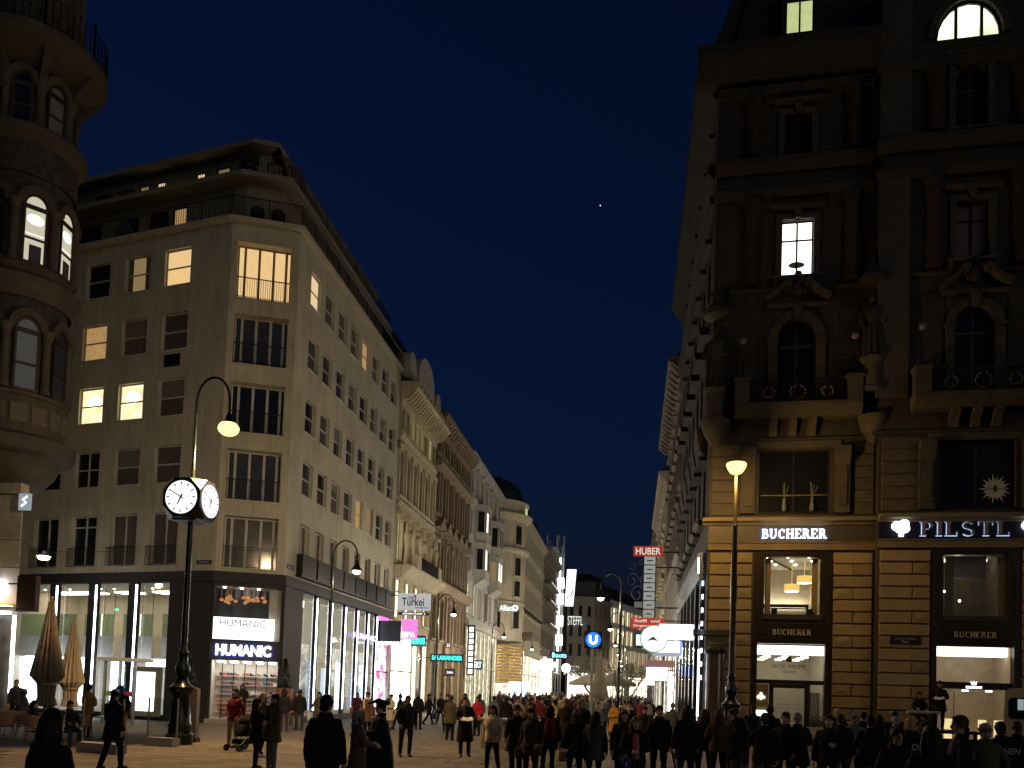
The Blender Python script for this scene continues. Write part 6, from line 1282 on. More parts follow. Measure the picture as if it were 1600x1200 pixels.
# rows of swan-neck lamps down the street
def street_lamp(x, y, sx, hz, label, grp, e=70):
    t = thing('street_lamp', (x, y, 0), label, 'street lamp', group=grp)
    add('pole', MB().lathe([(.18, 0), (.18, .5), (.13, .6), (.09, 1.2), (.12, 1.3), (.07, 1.4), (.05, hz-.3), (.045, hz)], (x, y), 10), [LAMPGREEN], t, smooth=True)
    arc = [(x+sx*(.52-.52*cos(pi*i/12)), y, hz+.62*sin(pi*i/12)) for i in range(13)]
    add('swan_neck', MB().tube(arc+[(x+sx*1.04, y, hz-.2)], .032, 7), [LAMPGREEN], t, smooth=True)
    hx = x+sx*1.04; zl = hz-.2
    add('lamp_shade', MB().lathe([(.05, zl), (.07, zl-.12), (.1, zl-.2), (.24, zl-.42), (.25, zl-.46)], (hx, y), 14, cap=False), [LAMPGREEN], t, smooth=True)
    add('bulb', MB().ball((hx, y, zl-.46), .17, 10, sc=(1, 1, .8)), [emit('street lamp bulb', (1, .85, .78), 14)], t, smooth=True)
    light('street_lamp_light', (hx, y, zl-.75), e, (1, .86, .68), .15)
for i, (y, lab) in enumerate(((33.3, 'in front of the shoe shop windows'), (52.6, 'before the green shop lettering'), (74.2, 'beside the pale grey house'), (96, 'before the brass lattice shop'))):
    street_lamp(-12.5, y, 1, 7.45, f'swan-neck street lamp with white bulb {lab}', 'lamps along the shoe shop side', e=(300, 900, 1600, 1600)[i])
for i, y in enumerate((43, 64, 86, 107, 128, 150, 172)):
    street_lamp(-.62, y, -1, 7.6, ('nearest', 'second', 'third', 'fourth', 'fifth', 'sixth', 'farthest')[i]+' swan-neck lamp of the row running down the street middle', 'lamps down the street middle', e=(700, 1200, 1400, 1500, 1500, 1500, 1500)[i])
for x, y, lab in ((-3.2, 196, 'swan-neck lamp before the dark department store'), (-1.6, 216, 'swan-neck lamp at the near end of the white modern store'), (1.2, 238, 'swan-neck lamp before the far half of the white modern store')):
    street_lamp(x, y, -1, 7.6, lab, 'lamps before the modern store', e=900)
st = thing('planet', (-77.5, 1450, 869), 'single tiny bright planet in the dark blue sky', 'planet'); add('disc', MB().ball((-77.5, 1450, 869), .8, 6), [emit('planet light', (.8, .9, 1), 2.5)], st)
# bowl lamp on the palace corner
px_, py_ = 4.0, 34.3
t = thing('street_lamp', (px_, py_, 0), 'tall cast iron lamp post with glowing golden bowl before the jeweller', 'street lamp')
add('base', lamp_base(px_, py_), [LAMPGREEN], t, smooth=True)
add('pole', MB().tube([(px_, py_, 3.0), (px_, py_, 5.9), (px_, py_, 5.95), (px_, py_, 8.95), (px_, py_, 9.0), (px_, py_, 9.1)], [.12, .11, .13, .1, .13, .1], 14).tube([(px_, py_, 9.1), (px_, py_, 11.1)], .07, 12), [mat('bronze lamp pole', (.06, .05, .03), .35, metal=.5)], t, smooth=True)
add('lamp_bowl', MB().lathe([(.08, 11.1), (.22, 11.16), (.34, 11.32), (.41, 11.5), (.38, 11.56), (.05, 11.6)], (px_, py_), 20), [emit('golden lamp bowl', (1, .66, .2), 3)], t, smooth=True)
light('bowl_lamp_light', (px_-.1, py_-.5, 10.9), 1100, (1, .58, .17), .25)
# lamp hung on wires over the side street
t = thing('wire_lamp', (-27.2, 35, 7.5), 'small white lamp hung on wires over the side street', 'street lamp')
add('shade', MB().lathe([(.06, 7.75), (.12, 7.6), (.32, 7.5)], (-27.2, 35), 14, cap=False), [mat('white lamp shade', (.5, .5, .5), .5)], t); add('bulb', MB().ball((-27.2, 35, 7.45), .26, 10, sc=(1, 1, .5)), [emit('street lamp bulb', (1, .85, .78), 14)], t, smooth=True)
add('wire', MB().tube([(-27.2, 35, 7.7), (-29.3, 33, 8.9)], .012, 4).tube([(-27.2, 35, 7.7), (-24.5, 38, 8.3)], .012, 4), [IRON], t)
light('wire_lamp_light', (-27.2, 35, 7.1), 60, (1, .9, .8), .2)

# ================================================================ hanging signs
def sign(name, label, boxes, texts=(), arm=None):
    b = boxes[0][0]; s = thing(name, (b[0], b[2], b[4]), label, 'sign')
    for q, m_ in boxes: add('sign_box', MB().box(*q), [m_], s)
    for tx, h_, w_, loc, m_ in texts: add('lettering', text_mb(tx, h_, .01, .012, w_), [m_], s, T(loc))
    for q in (arm or ()): add('bracket', MB().box(*q), [IRON], s)
    return s
DKB = mat('black sign box', (.01, .01, .012), .4); WPR = mat('white sign print', (.7, .68, .64), .5); TEAL = emit('teal neon letter', (.05, .95, .75), 2.6)
s = sign('tourist_sign', 'white hanging board with brush lettering Türkei and small blue line', [((-15.92, -13.63, 55, 55.15, 7.23, 8.37), emit('soft lit white board', (.85, .84, .86), .55))], [('Türkei', .55, 1.55, (-14.85, 54.98, 7.8), DKB), ('INFORMATION', .13, .9, (-14.2, 54.98, 7.4), mat('blue print', (.03, .1, .35), .5))], [(-16.8, -15.92, 55.05, 55.1, 8.2, 8.26)])
q = MB(); q.ball((-14.72, 54.97, 8.17), .12, 8, sc=(1, .1, .7)); add('red_bird_mark', q, [mat('red print', (.55, .04, .02), .5)], s); add('blue_mark', MB().prism([(-15.25, 8.22), (-14.85, 8.08), (-14.8, 7.85), (-14.95, 8.0)], 'y', 54.97, 54.98), [mat('blue print', (.03, .1, .35), .5)], s)
sign('direction_sign', 'thin black arrow board hanging under the white brush-lettered board', [((-15.87, -13.71, 55, 55.1, 6.88, 7.09), DKB)], [('SINGERSTRASSE  2', .11, 1.6, (-14.75, 54.98, 6.985), WPR)], [(-15.0, -14.96, 55.03, 55.07, 7.09, 7.23)])
sign('shop_sign', 'short teal neon SALAMANDER board fixed flat against the cream palazzo', [((-16.85, -15.55, 62, 62.12, 5.1, 5.95), DKB)], [('SALAMANDER', .5, 1.1, (-16.2, 61.98, 5.52), TEAL)])
sign('shop_sign', 'long teal neon SALAMANDER board hanging above the dark square sign', [((-16.2, -13.4, 66, 66.15, 4.1, 4.75), DKB)], [('SALAMANDER', .36, 2.5, (-14.8, 65.98, 4.43), TEAL)], [(-16.8, -16.2, 66.05, 66.1, 4.4, 4.46)])
sign('shop_sign', 'small black square sign with pale lettering ZARA on brown palace', [((-15.4, -14.5, 68, 68.1, 2.98, 3.62), DKB)], [('ZARA', .2, .55, (-14.95, 67.98, 3.3), WPR)], [(-14.97, -14.93, 68.02, 68.06, 1.0, 2.98)])
sign('house_number', 'small dark house number plate above the long teal neon board', [((-15.25, -14.8, 67.3, 67.34, 5.3, 5.75), mat('brown sign box', (.035, .02, .014), .5))], [('25', .28, .3, (-15.02, 67.28, 5.52), WPR)])
s = thing('vertical_sign', (-15.8, 81, 3.3), 'tall dark vertical sign with a column of white lit squares', 'sign')
add('sign_box', MB().box(-16.15, -15.4, 81, 81.2, 3.3, 8.3), [DKB], s)
for k in range(8): add('lit_square', MB().box(-15.98, -15.56, 80.96, 81.0, 3.45+k*.6, 3.9+k*.6), [emit('white lit square', (.9, .92, 1), 2.6)], s)
sign('shop_sign', 'white lit block lettering on the glazed shop below tall vertical sign', [((-16.3, -15.1, 84, 84.12, 3.95, 4.95), mat('grey glass board', (.08, .1, .1), .3))], [('EERT', .62, 1.0, (-15.7, 83.98, 4.45), emit('cyan white letter', (.8, .95, 1), 2.4))])
s = sign('company_sign', 'white lit lettering Allianz on the rounded ivory corner', [((-16.3, -13.9, 100.3, 100.32, 11.5, 12.5), mat('ivory backing', (.3, .27, .2), .7))], [('Allianz', .72, 1.75, (-15.25, 100.2, 11.98), emit('white company letter', (.9, 1, 1), 1.6))])
q = MB().lathe([(.38, 0), (.38, .03)], (0, 0), 18).xf(Matrix.Rotation(pi/2, 4, 'X')); add('round_emblem', q, [emit('white company letter', (.9, 1, 1), 1.6)], s, T((-14.2, 100.22, 11.98))); 
for k in (-.13, 0, .13): add('emblem_bar', MB().box(-.05, .05, -.02, 0, -.2, .22), [mat('ivory backing', (.3, .27, .2), .7)], s, T((-14.2+k, 100.18, 11.98)))
RED = mat('dull red sign', (.42, .06, .04), .5)
REDL = emit('red lit sign', (.62, .07, .045), .5)
sign('shop_sign', 'red hanging sign with white lettering HUBER high over the street', [((-.07, 2.04, 60, 60.2, 11.96, 12.67), REDL)], [('HUBER', .5, 1.75, (.98, 59.98, 12.3), emit('pale sign letter', (.95, .85, .8), .8))], [(2.04, 3.2, 60.05, 60.15, 12.2, 12.3)])
s = thing('panel_sign', (1.15, 62, 7.7), 'tall column of seven small pale name boards under the red HUBER sign', 'sign')
for k in range(7):
    z0 = 7.72+k*.66; o = add('name_board', MB().box(.75, 1.57, 62, 62.15, z0, z0+.56), [emit('pale lit board', (.72, .72, .68), .42)], s)
    add('board_mark', MB().box(.95, 1.37, 61.98, 61.99, z0+.22, z0+.3), [mat('grey letter', (.03, .03, .04), .5)], o)
add('frame', MB().box(.68, .75, 62, 62.1, 7.6, 12.4).box(1.57, 1.64, 62, 62.1, 7.6, 12.4).box(1.64, 3.3, 62.02, 62.08, 8.4, 8.5).box(1.64, 3.3, 62.02, 62.08, 11.4, 11.5), [IRON], s)
s = thing('wrought_sign', (1.0, 66, 9), 'thin wrought iron scroll hanger with small pale board', 'sign')
add('board', MB().box(.1, 2.3, 66, 66.1, 8.85, 9.31), [emit('dim pale board', (.5, .48, .42), .25)], s)
q = MB()
for k, (ax, az, r) in enumerate(((-.1, 11.0, .5), (.9, 10.9, .5), (-.1, 12.1, .35), (.3, 9.9, .6), (1.8, 8.9, .35), (.6, 12.4, .25))): q.tube([(ax+r*(1-.04*i)*cos(i*.42), 66, az+r*(1-.04*i)*1.3*sin(i*.42)) for i in range(20)], .02, 5)
add('scroll', q, [mat('grey wrought iron', (.12, .12, .13), .5)], s)
sign('direction_sign', 'red hanging board with two lines of white lettering Steffl und Singerstraße', [((-.09, 1.95, 52, 52.15, 6.1, 6.78), emit('red lit board', (.62, .07, .045), .7))], [('Steffl  und', .2, 1.55, (.9, 51.98, 6.6), emit('pale sign letter', (.95, .85, .8), .8)), ('Singerstraße', .2, 1.75, (.93, 51.98, 6.28), emit('pale sign letter', (.95, .85, .8), .8))], [(1.95, 3.2, 52.05, 52.1, 6.6, 6.66)])
BW = emit('glaring white sign', (.93, .95, 1), 2); BL = emit('blue sign edge', (.12, .2, 1), 2.2)
s = thing('box_sign', (2.2, 42, 4.8), 'glaring white rectangular box sign with blue end on palace side street', 'sign'); add('sign_box', MB().box(1.36, 3.0, 42, 42.25, 4.84, 5.6), [BW], s); add('sign_edge', MB().box(3.0, 3.12, 42, 42.25, 4.84, 5.6), [BL], s)
s = thing('round_sign', (1.1, 42.3, 4.2), 'glaring white round sign with dark notch behind rectangular box sign', 'sign'); q = MB().lathe([(.66, 0), (.66, .15)], (0, 0), 28).xf(Matrix.Rotation(pi/2, 4, 'X')); add('disc', q, [emit('round white sign', (.9, .95, .95), 1.15)], s, T((1.1, 42.5, 4.87))); add('rim', MB().lathe([(.7, 0), (.7, .17), (.66, .17), (.66, 0)], (0, 0), 28, cap=False).xf(Matrix.Rotation(pi/2, 4, 'X')), [emit('green sign rim', (.1, .55, .3), .7)], s, T((1.1, 42.51, 4.87))); add('notch', MB().prism([(.75, 4.75), (1.05, 4.98), (1.3, 4.76), (1.05, 4.82)], 'y', 42.33, 42.34), [IRON], s); add('bracket', MB().box(1.7, 3.2, 42.4, 42.46, 4.9, 4.96), [IRON], s)
s = thing('box_sign', (1.8, 42.5, 4.1), 'glaring white lower box sign hanging below the round sign', 'sign'); add('sign_box', MB().box(1.15, 2.4, 42.6, 42.85, 4.2, 4.8), [BW], s); add('sign_edge', MB().box(2.4, 2.5, 42.6, 42.85, 4.2, 4.8), [BL], s); add('sign_foot', MB().box(1.1, 2.5, 42.6, 42.85, 4.02, 4.2), [emit('pale blue edge', (.5, .55, .75), .7)], s); add('bracket', MB().box(2.5, 3.2, 42.7, 42.75, 4.5, 4.55), [IRON], s)
s = thing('box_sign', (1.4, 46, 2.8), 'lit white box sign with brown wooden header lower down the street', 'sign'); add('sign_box', MB().box(.83, 1.94, 46, 46.2, 2.83, 3.53), [BW], s); add('header', MB().box(.71, 2.37, 45.95, 46.2, 3.57, 3.94), [emit('brown lit header', (.5, .26, .2), .5)], s); add('bracket', MB().box(2.37, 3.2, 46.05, 46.1, 3.7, 3.75), [IRON], s)
s = thing('light_column', (2.2, 47, 0), 'slim vertical white light column at shop entrance down the street', 'light'); add('tube', MB().box(2.1, 2.26, 47, 47.1, .4, 3.35), [LED], s); add('foot', MB().box(2.05, 2.31, 46.95, 47.15, 0, .4), [IRON], s)
s = thing('box_sign', (.4, 50, 4.9), 'small black box sign with white lit panel beside red direction board', 'sign'); add('sign_box', MB().box(.05, .75, 50, 50.15, 4.8, 5.72), [DKB], s); add('lit_panel', MB().box(.25, .68, 49.97, 49.99, 4.95, 5.6), [emit('dim white panel', (.85, .9, 1), 1.4)], s); add('bracket', MB().box(.75, 3.2, 50.05, 50.1, 5.2, 5.26), [IRON], s)
for k, (y, x, z, c, lab) in enumerate(((58, 1.2, 3.4, (.3, .5, 1), 'tiny blue lit sign under the red boards far down'), (70, 1.4, 3.6, (1, .95, .9), 'tiny white lit sign far down the palace side'), (78, .9, 2.9, (1, .6, .5), 'tiny reddish lit sign far down the palace side'))):
    s = thing('box_sign', (x, y, z), lab, 'sign'); add('sign_box', MB().box(x, x+1.3, y, y+.2, z, z+.7), [emit(f'far sign {k}', c, 2.5)], s); add('bracket', MB().box(x+1.3, 3.3, y, y+.05, z+.3, z+.36), [IRON], s)
s = thing('neon_sign', (-15, 140, 5), 'blazing white neon cluster over shop entrance on the ivory side', 'sign'); [add('neon_letter', MB().bev(x0, x0+w0, 140-.1*k0, 140.3, z0, z0+h0, .1), [emit('blazing neon', (1, 1, .98), 2.4)], s) for k0, (x0, w0, z0, h0) in enumerate(((-16.6, .7, 5.2, 1.9), (-15.8, .9, 5.6, 1.3), (-14.8, .6, 5.9, 1.8), (-14.1, 1.1, 5.5, .6), (-14.1, .9, 6.5, .9), (-13.1, .5, 6.0, .9)))]; add('bracket', MB().box(-16.9, -16.6, 140.1, 140.2, 6, 6.1), [IRON], s)
sign('shop_sign', 'dark sign with cyan script above the blazing white neon', [((-14.6, -11.3, 150, 150.3, 7.8, 9.2), DKB)], [('Boots', .9, 2.6, (-12.9, 149.95, 8.5), emit('cyan neon letter', (.3, .75, 1), 2.5))], [(-16.8, -14.6, 150.1, 150.2, 8.4, 8.5)])
for x, y, z, r, lab in ((-11.6, 150, 6.2, .8, 'round white lit disc sign under low STEFFL lettering'), (-10.7, 95, 1.75, .55, 'low glowing white globe standing among the far crowd')):
    s = thing('globe_sign', (x, y, z-r), lab, 'light'); add('globe', MB().ball((x, y, z), r, 14), [emit('white globe', (1, .97, .92), 7)], s, smooth=True); add('stem', MB().tube([(x, y, z-r), (x, y, 0)], .06, 8), [IRON], s)
s = thing('lit_screen', (-13.6, 100, 0), 'pale blue lit screen standing before the brass lattice shop', 'screen'); add('screen', MB().box(-14.6, -12.2, 100, 100.2, .9, 3.0), [emit('pale blue screen', (.55, .8, 1), 2.6)], s); add('stand', MB().box(-13.6, -13.2, 100.05, 100.15, 0, .9), [IRON], s)
# underground sign
s = thing('underground_sign', (-1.85, 40, 0), 'blue square underground station sign with white U on grey post', 'sign')
add('post', MB().lathe([(.075, 0), (.06, 4.15)], (-1.85, 40), 12), [mat('galvanised post', (.38, .37, .34), .5, metal=.3)], s, smooth=True)
add('sign_box', MB().box(-2.26, -1.4, 39.95, 40.25, 4.17, 5.0), [mat('dark navy box', (.008, .012, .03), .4)], s)
add('blue_disc', MB().lathe([(.37, 0), (.37, .02)], (0, 0), 28).xf(Matrix.Rotation(pi/2, 4, 'X')), [emit('blue disc', (.03, .22, .95), 1.25)], s, T((-1.83, 39.93, 4.585)))
q = MB()
for i in range(12):
    a, b_ = pi+pi*i/12, pi+pi*(i+1)/12; q.prism([(.21*cos(a), .21*sin(a)-.02), (.21*cos(b_), .21*sin(b_)-.02), (.09*cos(b_), .09*sin(b_)-.02), (.09*cos(a), .09*sin(a)-.02)], 'y', -.02, 0)
q.box(-.21, -.09, -.02, 0, -.02, .22).box(.09, .21, -.02, 0, -.02, .22); add('letter', q, [emit('white letter U', (.9, .97, 1), 2.4)], s, T((-1.83, 39.9, 4.585)))

# ================================================================ trees, parasols, planters, stroller, cafe
BARK = mat('bark', (.06, .045, .03), .9, var=.3, scale=10); LEAF = mat('sparse autumn leaf', (.10, .085, .03), .8, var=.4, scale=2)
def street_tree(x, y, h, label, seed):
    R = random.Random(seed); t = thing('street_tree', (x, y, 0), label, 'tree', group='small street trees')
    q = MB(); tips = []
    def grow(p, d, L, r, lvl):
        e = p+d*L; q.tube([p, (p+e)/2+Vector((R.uniform(-.05, .05), R.uniform(-.05, .05), 0))*L, e], [r, r*.8, r*.6], 6)
        if lvl == 0: tips.append((p, e)); return
        for _ in range(4 if lvl > 1 else 5):
            nd = (d+Vector((R.uniform(-.9, .9), R.uniform(-.9, .9), R.uniform(-.1, .6)))).normalized(); grow(p+(e-p)*R.uniform(.5, 1), nd, L*R.uniform(.55, .8), r*.55, lvl-1)
    grow(Vector((x, y, 0)), Vector((0, 0, 1)), h*.36, .11, 3)
    add('trunk', q, [BARK], t)
    lf = MB()
    for a, b in tips:
        for _ in range(7):
            c = a+(b-a)*R.random()+Vector((R.uniform(-.2, .2), R.uniform(-.2, .2), R.uniform(-.2, .2))); s_ = R.uniform(.05, .1); u = Vector((R.uniform(-1, 1), R.uniform(-1, 1), R.uniform(-1, 1))).normalized(); v_ = u.orthogonal().normalized()
            lf.poly([c-u*s_, c+v_*s_*.6, c+u*s_, c-v_*s_*.6])
    add('crown', lf, [LEAF], t, kind='stuff')
street_tree(-.9, 66, 6.6, 'sparse small tree left of the lamp row, close to parasols', 3); street_tree(-.2, 75, 7.0, 'sparse small tree behind the lamp row', 5); street_tree(-3.2, 72, 6.8, 'sparse small tree beside the underground sign post', 8)
CANV = mat('beige canvas', (.34, .29, .21), .8, var=.12, scale=3)
def parasol_closed(x, y, h, label, m_, r=.34):
    t = thing('parasol', (x, y, 0), label, 'parasol')
    n = 16; prof = [(.05, h), (.1, h-.15), (r*.55, h*.72), (r*1.1, h*.42), (r*.62, h*.36), (r*.55, h*.26), (r*.72, h*.2), (r*.4, h*.19)]; q = MB(); b = 0
    for rr, z in prof:
        for k in range(n*2): a = pi*k/n; f = rr*(1 if k % 2 == 0 else .72); q.v.append((x+f*cos(a), y+f*sin(a), z))
    for j in range(len(prof)-1):
        for k in range(2*n): q.f.append((j*2*n+k, j*2*n+(k+1) % (2*n), (j+1)*2*n+(k+1) % (2*n), (j+1)*2*n+k)); q.m.append(0)
    add('canopy', q, [m_], t); add('pole', MB().lathe([(.03, 0), (.03, h), (.06, h+.02), (.02, h+.1)], (x, y), 8), [mat('pale wood', (.3, .24, .16), .6)], t); add('tie', MB().lathe([(r*.66, h*.35), (r*.66, h*.37)], (x, y), 14, cap=False), [mat('strap', (.2, .16, .1), .8)], t); add('foot', MB().box(x-.4, x+.4, y-.4, y+.4, 0, .08), [IRON], t)
parasol_closed(-20.55, 27, 4.75, 'large folded striped brown parasol on the cafe terrace', mat('brown striped canvas', (.19, .15, .105), .85, var=.35, scale=7), .52)
parasol_closed(-21.8, 30, 4.2, 'smaller folded pale parasol behind the striped one', CANV, .46); parasol_closed(-1.9, 52, 4.6, 'folded beige parasol beside the underground sign', CANV, .5)
for i, (x, y) in enumerate(((-1.2, 58), (-2.9, 61))):
    t = thing('parasol', (x, y, 0), ('open beige parasol in front of sparse trees', 'second open beige parasol farther left behind the sign post')[i], 'parasol'); q = MB()
    for k in range(8):
        a, b = 2*pi*k/8, 2*pi*(k+1)/8; q.poly([(x, y, 3.5), (x+1.6*cos(a), y+1.6*sin(a), 2.75), (x+1.6*cos(b), y+1.6*sin(b), 2.75)]); q.poly([(x+1.6*cos(a), y+1.6*sin(a), 2.75), (x+1.6*cos(b), y+1.6*sin(b), 2.75), (x+1.6*cos(b), y+1.6*sin(b), 2.55), (x+1.6*cos(a), y+1.6*sin(a), 2.55)])
    add('canopy', q, [CANV], t); add('pole', MB().tube([(x, y, 0), (x, y, 3.55)], .035, 8), [WHITEP], t); add('foot', MB().box(x-.3, x+.3, y-.3, y+.3, 0, .1), [IRON], t); light('parasol_glow', (x, y, 2.3), 12, (1, .8, .5), .1) if False else None
COPPER = mat('brushed copper planter', (.42, .20, .12), .4, metal=.5, var=.2)
def potted_tree(x, y, z0, hp, label, seed):
    R = random.Random(seed); t = thing('potted_tree', (x, y, 0), label, 'potted tree'); add('pot', MB().lathe([(.26, 0), (.28, .05), (.4, hp), (.36, hp), (.34, hp-.1)], (x, y), 18), [COPPER], t, smooth=True)
    q = MB(); add('trunk', MB().tube([(x, y, hp-.1), (x, y, hp+1.3)], [.03, .01], 6), [BARK], t)
    for k in range(1500):
        zz = R.random()**1.4*1.35; rr = .34*(1-zz/1.4)*sqrt(R.random()); a = R.random()*2*pi; c = Vector((x+rr*cos(a), y+rr*sin(a), hp+.05+zz)); d = Vector((cos(a), sin(a), .3)).normalized()*R.uniform(.08, .16); s_ = d.cross(Vector((0, 0, 1))).normalized()*.03; q.poly([c-s_, c+d, c+s_])
    add('crown', q, [mat('fir green', (.05, .075, .035), .8, var=.4, scale=8)], t, kind='stuff')
    for k in range(14): a = R.random()*6.28; zz = R.random()*1.1; add('bauble', cmesh('bauble', lambda: MB().ball((0, 0, 0), .035, 6), [mat('gold bauble', (.6, .45, .2), .2, metal=.8)], True), parent=t, M=T((x+.32*(1-zz/1.4)*cos(a), y+.32*(1-zz/1.4)*sin(a), hp+.1+zz)))
potted_tree(-15.62, 27.7, 0, 1.75, 'tall copper planter with decorated conical tree beside the clock post', 4); potted_tree(-15.95, 36.9, 0, 1.75, 'copper planter with decorated conical tree right of shoe shop doors', 9)
t = thing('info_column', (-14.35, 25.6, 0), 'narrow grey metal information column standing behind the clock post', 'column'); add('column', MB().box(-14.5, -14.0, 25.5, 25.7, .15, 1.75), [mat('grey brown metal', (.16, .13, .10), .5, metal=.4)], t); add('foot', MB().box(-14.55, -13.95, 25.45, 25.75, 0, .15), [IRON], t)
# pram
def pram(x, y, rz):
    t = thing('pram', (x, y, 0), 'black folding pram beside the man in dark red jacket', 'pram', rz); M = T((x, y, 0), rz); BK = cmat('pram cloth', (.008, .008, .009))
    add('seat', loft(MB(), [(0, .05, .42, .16, .2), (0, .05, .5, .22, .3), (0, .1, .7, .23, .3), (0, .16, .8, .22, .22)], 14), [BK], t, M, smooth=True); add('hood', MB().ball((0, .18, .82), .27, 12, sc=(.9, 1, .85)), [BK], t, M, smooth=True)
    SIL = mat('pram frame', (.12, .12, .13), .35, metal=.8)
    add('frame', MB().tube([(-.24, -.36, .12), (-.24, .1, .5), (-.24, .55, .98), (.24, .55, .98), (.24, .1, .5), (.24, -.36, .12)], .014, 6).tube([(-.24, .35, .12), (-.24, .05, .52)], .014, 6).tube([(.24, .35, .12), (.24, .05, .52)], .014, 6).tube([(-.24, -.3, .2), (.24, -.3, .2)], .012, 6), [SIL], t, M); add('basket', MB().box(-.2, .2, -.2, .28, .2, .34), [BK], t, M)
    for sx in (-.25, .25):
        for yy, r in ((-.36, .1), (.36, .13)):
            w_ = add('wheel', MB().lathe([(r*.7, -.025), (r, -.02), (r, .02), (r*.7, .025)], (0, 0), 16, cap=False).xf(Matrix.Rotation(pi/2, 4, 'Y')), [mat('tyre rubber', (.012, .012, .012), .8)], t, M @ Matrix.Translation((sx, yy, r))); add('hub', MB().lathe([(r*.68, -.012), (r*.68, .012)], (0, 0), 12).xf(Matrix.Rotation(pi/2, 4, 'Y')), [SIL], w_, M @ Matrix.Translation((sx, yy, r)))
pram(-11.35, 23.4, radians(-20))
# cafe
STEELT = mat('brushed steel table', (.45, .44, .42), .3, metal=.8); RAT = mat('woven orange rattan', (.42, .20, .09), .6, var=.3, scale=30); BAMB = mat('bamboo frame', (.40, .28, .14), .5)
def cafe_table(x, y, label):
    t = thing('cafe_table', (x, y, 0), label, 'table', group='cafe tables'); add('table_top', MB().lathe([(.33, .71), (.36, .72), (.36, .74), (.33, .75)], (x, y), 22), [STEELT], t, smooth=True); add('stem', MB().tube([(x, y, .03), (x, y, .71)], .03, 8), [STEELT], t)
    for k in range(3): a = k*2.09; add('leg', MB().tube([(x, y, .08), (x+.3*cos(a), y+.3*sin(a), .02)], .018, 6), [STEELT], t)
def cafe_chair(x, y, rz, label):
    t = thing('cafe_chair', (x, y, 0), label, 'chair', rz, group='rattan cafe chairs'); M = T((x, y, 0), rz)
    add('seat', MB().lathe([(.2, .44), (.23, .46), (.2, .475)], (0, 0), 16), [RAT], t, M)
    n = 10; pts = [(.25*sin(-2.0+4.0*i/n), .25*cos(-2.0+4.0*i/n)) for i in range(n+1)]; q = MB()
    for i in range(n): (a, b), (c, d) = pts[i], pts[i+1]; q.poly([(a*.95, b*.95, .5), (c*.95, d*.95, .5), (c*1.08, d*1.08, .82), (a*1.08, b*1.08, .82)])
    add('backrest', q, [RAT], t, M); add('back_frame', MB().tube([(-.23, -.1, .62)]+[(a*1.09, b*1.09, .66+.18*cos(-2.0+4.0*i/n)*(cos(-2.0+4.0*i/n) > 0)) for i, (a, b) in enumerate(pts)]+[(.23, -.1, .62)], .016, 6), [BAMB], t, M)
    for sx in (-1, 1):
        for sy in (-1, 1): add('leg', MB().tube([(sx*.17, sy*.17, .45), (sx*.21, sy*.21, 0)], .015, 6), [BAMB], t, M)
tabs = [(-19.3, 22.6), (-17.6, 23.2), (-18.9, 24.8), (-16.9, 25.2), (-20.6, 24.4)]
TL = ['steel cafe table nearest the viewer on the terrace', 'steel cafe table beside the seated cap wearer', 'steel cafe table in the second terrace row by the parasol', 'steel cafe table under the glass screen end', 'steel cafe table at the terrace edge by white-hatted woman']
k = 0
for i, (x, y) in enumerate(tabs):
    cafe_table(x, y, TL[i])
    for a in (30, 150, 255):
        r_ = radians(a+i*25); cafe_chair(x+.68*cos(r_), y+.68*sin(r_), r_-pi/2, f'rattan cafe chair, {("inner", "far", "near")[k%3]} side of the {("first", "second", "third", "fourth", "fifth")[i]} terrace table'); k += 1
GS = glass('screen glass', (.86, .9, .88))
def glass_screen(x0, y0, x1, y1, label, txt):
    L_ = sqrt((x1-x0)**2+(y1-y0)**2); M = frame((x0, y0), (x1-x0, y1-y0)); t = thing('glass_screen', (x0, y0, 0), label, 'screen'); add('plinth', MB().box(0, L_, -.18, .18, 0, .26), [mat('granite step', (.25, .24, .22), .6)], t, M); add('pane', MB().box(0, L_, -.006, .006, .3, 1.45), [GS], t, M)
    for x in (0, L_): add('post', MB().box(x-.02, x+.02, -.02, .02, .26, 1.46), [STEELT], t, M)
    if txt: add('lettering', text_mb(txt, .16, .004), [mat('white etched letter', (.75, .75, .75), .5)], t, at(M, L_*.72, -.02, 1.33))
glass_screen(-14.75, 20.9, -13.35, 20.55, 'low glass terrace screen with white lettering Aida on stone plinth', 'Aida'); glass_screen(-14.5, 23.6, -13.5, 23.5, 'low glass terrace screen behind the lettered screen', None)
t = thing('glass_kiosk', (-22.3, 33, 0), 'glass lift kiosk with green and red stripe behind the cafe terrace', 'kiosk')
for x in (-22.4, -21.7, -21.0): add('post', MB().box(x-.05, x+.05, 32.95, 33.05, 0, 2.7), [STEELT], t)
for x in (-22.35, -21.65): add('pane', MB().box(x, x+.6, 32.99, 33.01, .1, 2.6), [GS], t); 
add('roof', MB().box(-22.6, -20.8, 32.6, 34, 2.7, 2.85), [WHITEP], t); add('stripe', MB().box(-22.3, -21.75, 32.96, 32.98, 1.2, 1.42), [mat('green stripe', (.22, .42, .08), .5)], t); add('stripe', MB().box(-21.62, -21.1, 32.96, 32.98, 1.2, 1.42), [mat('red stripe', (.4, .05, .05), .5)], t)
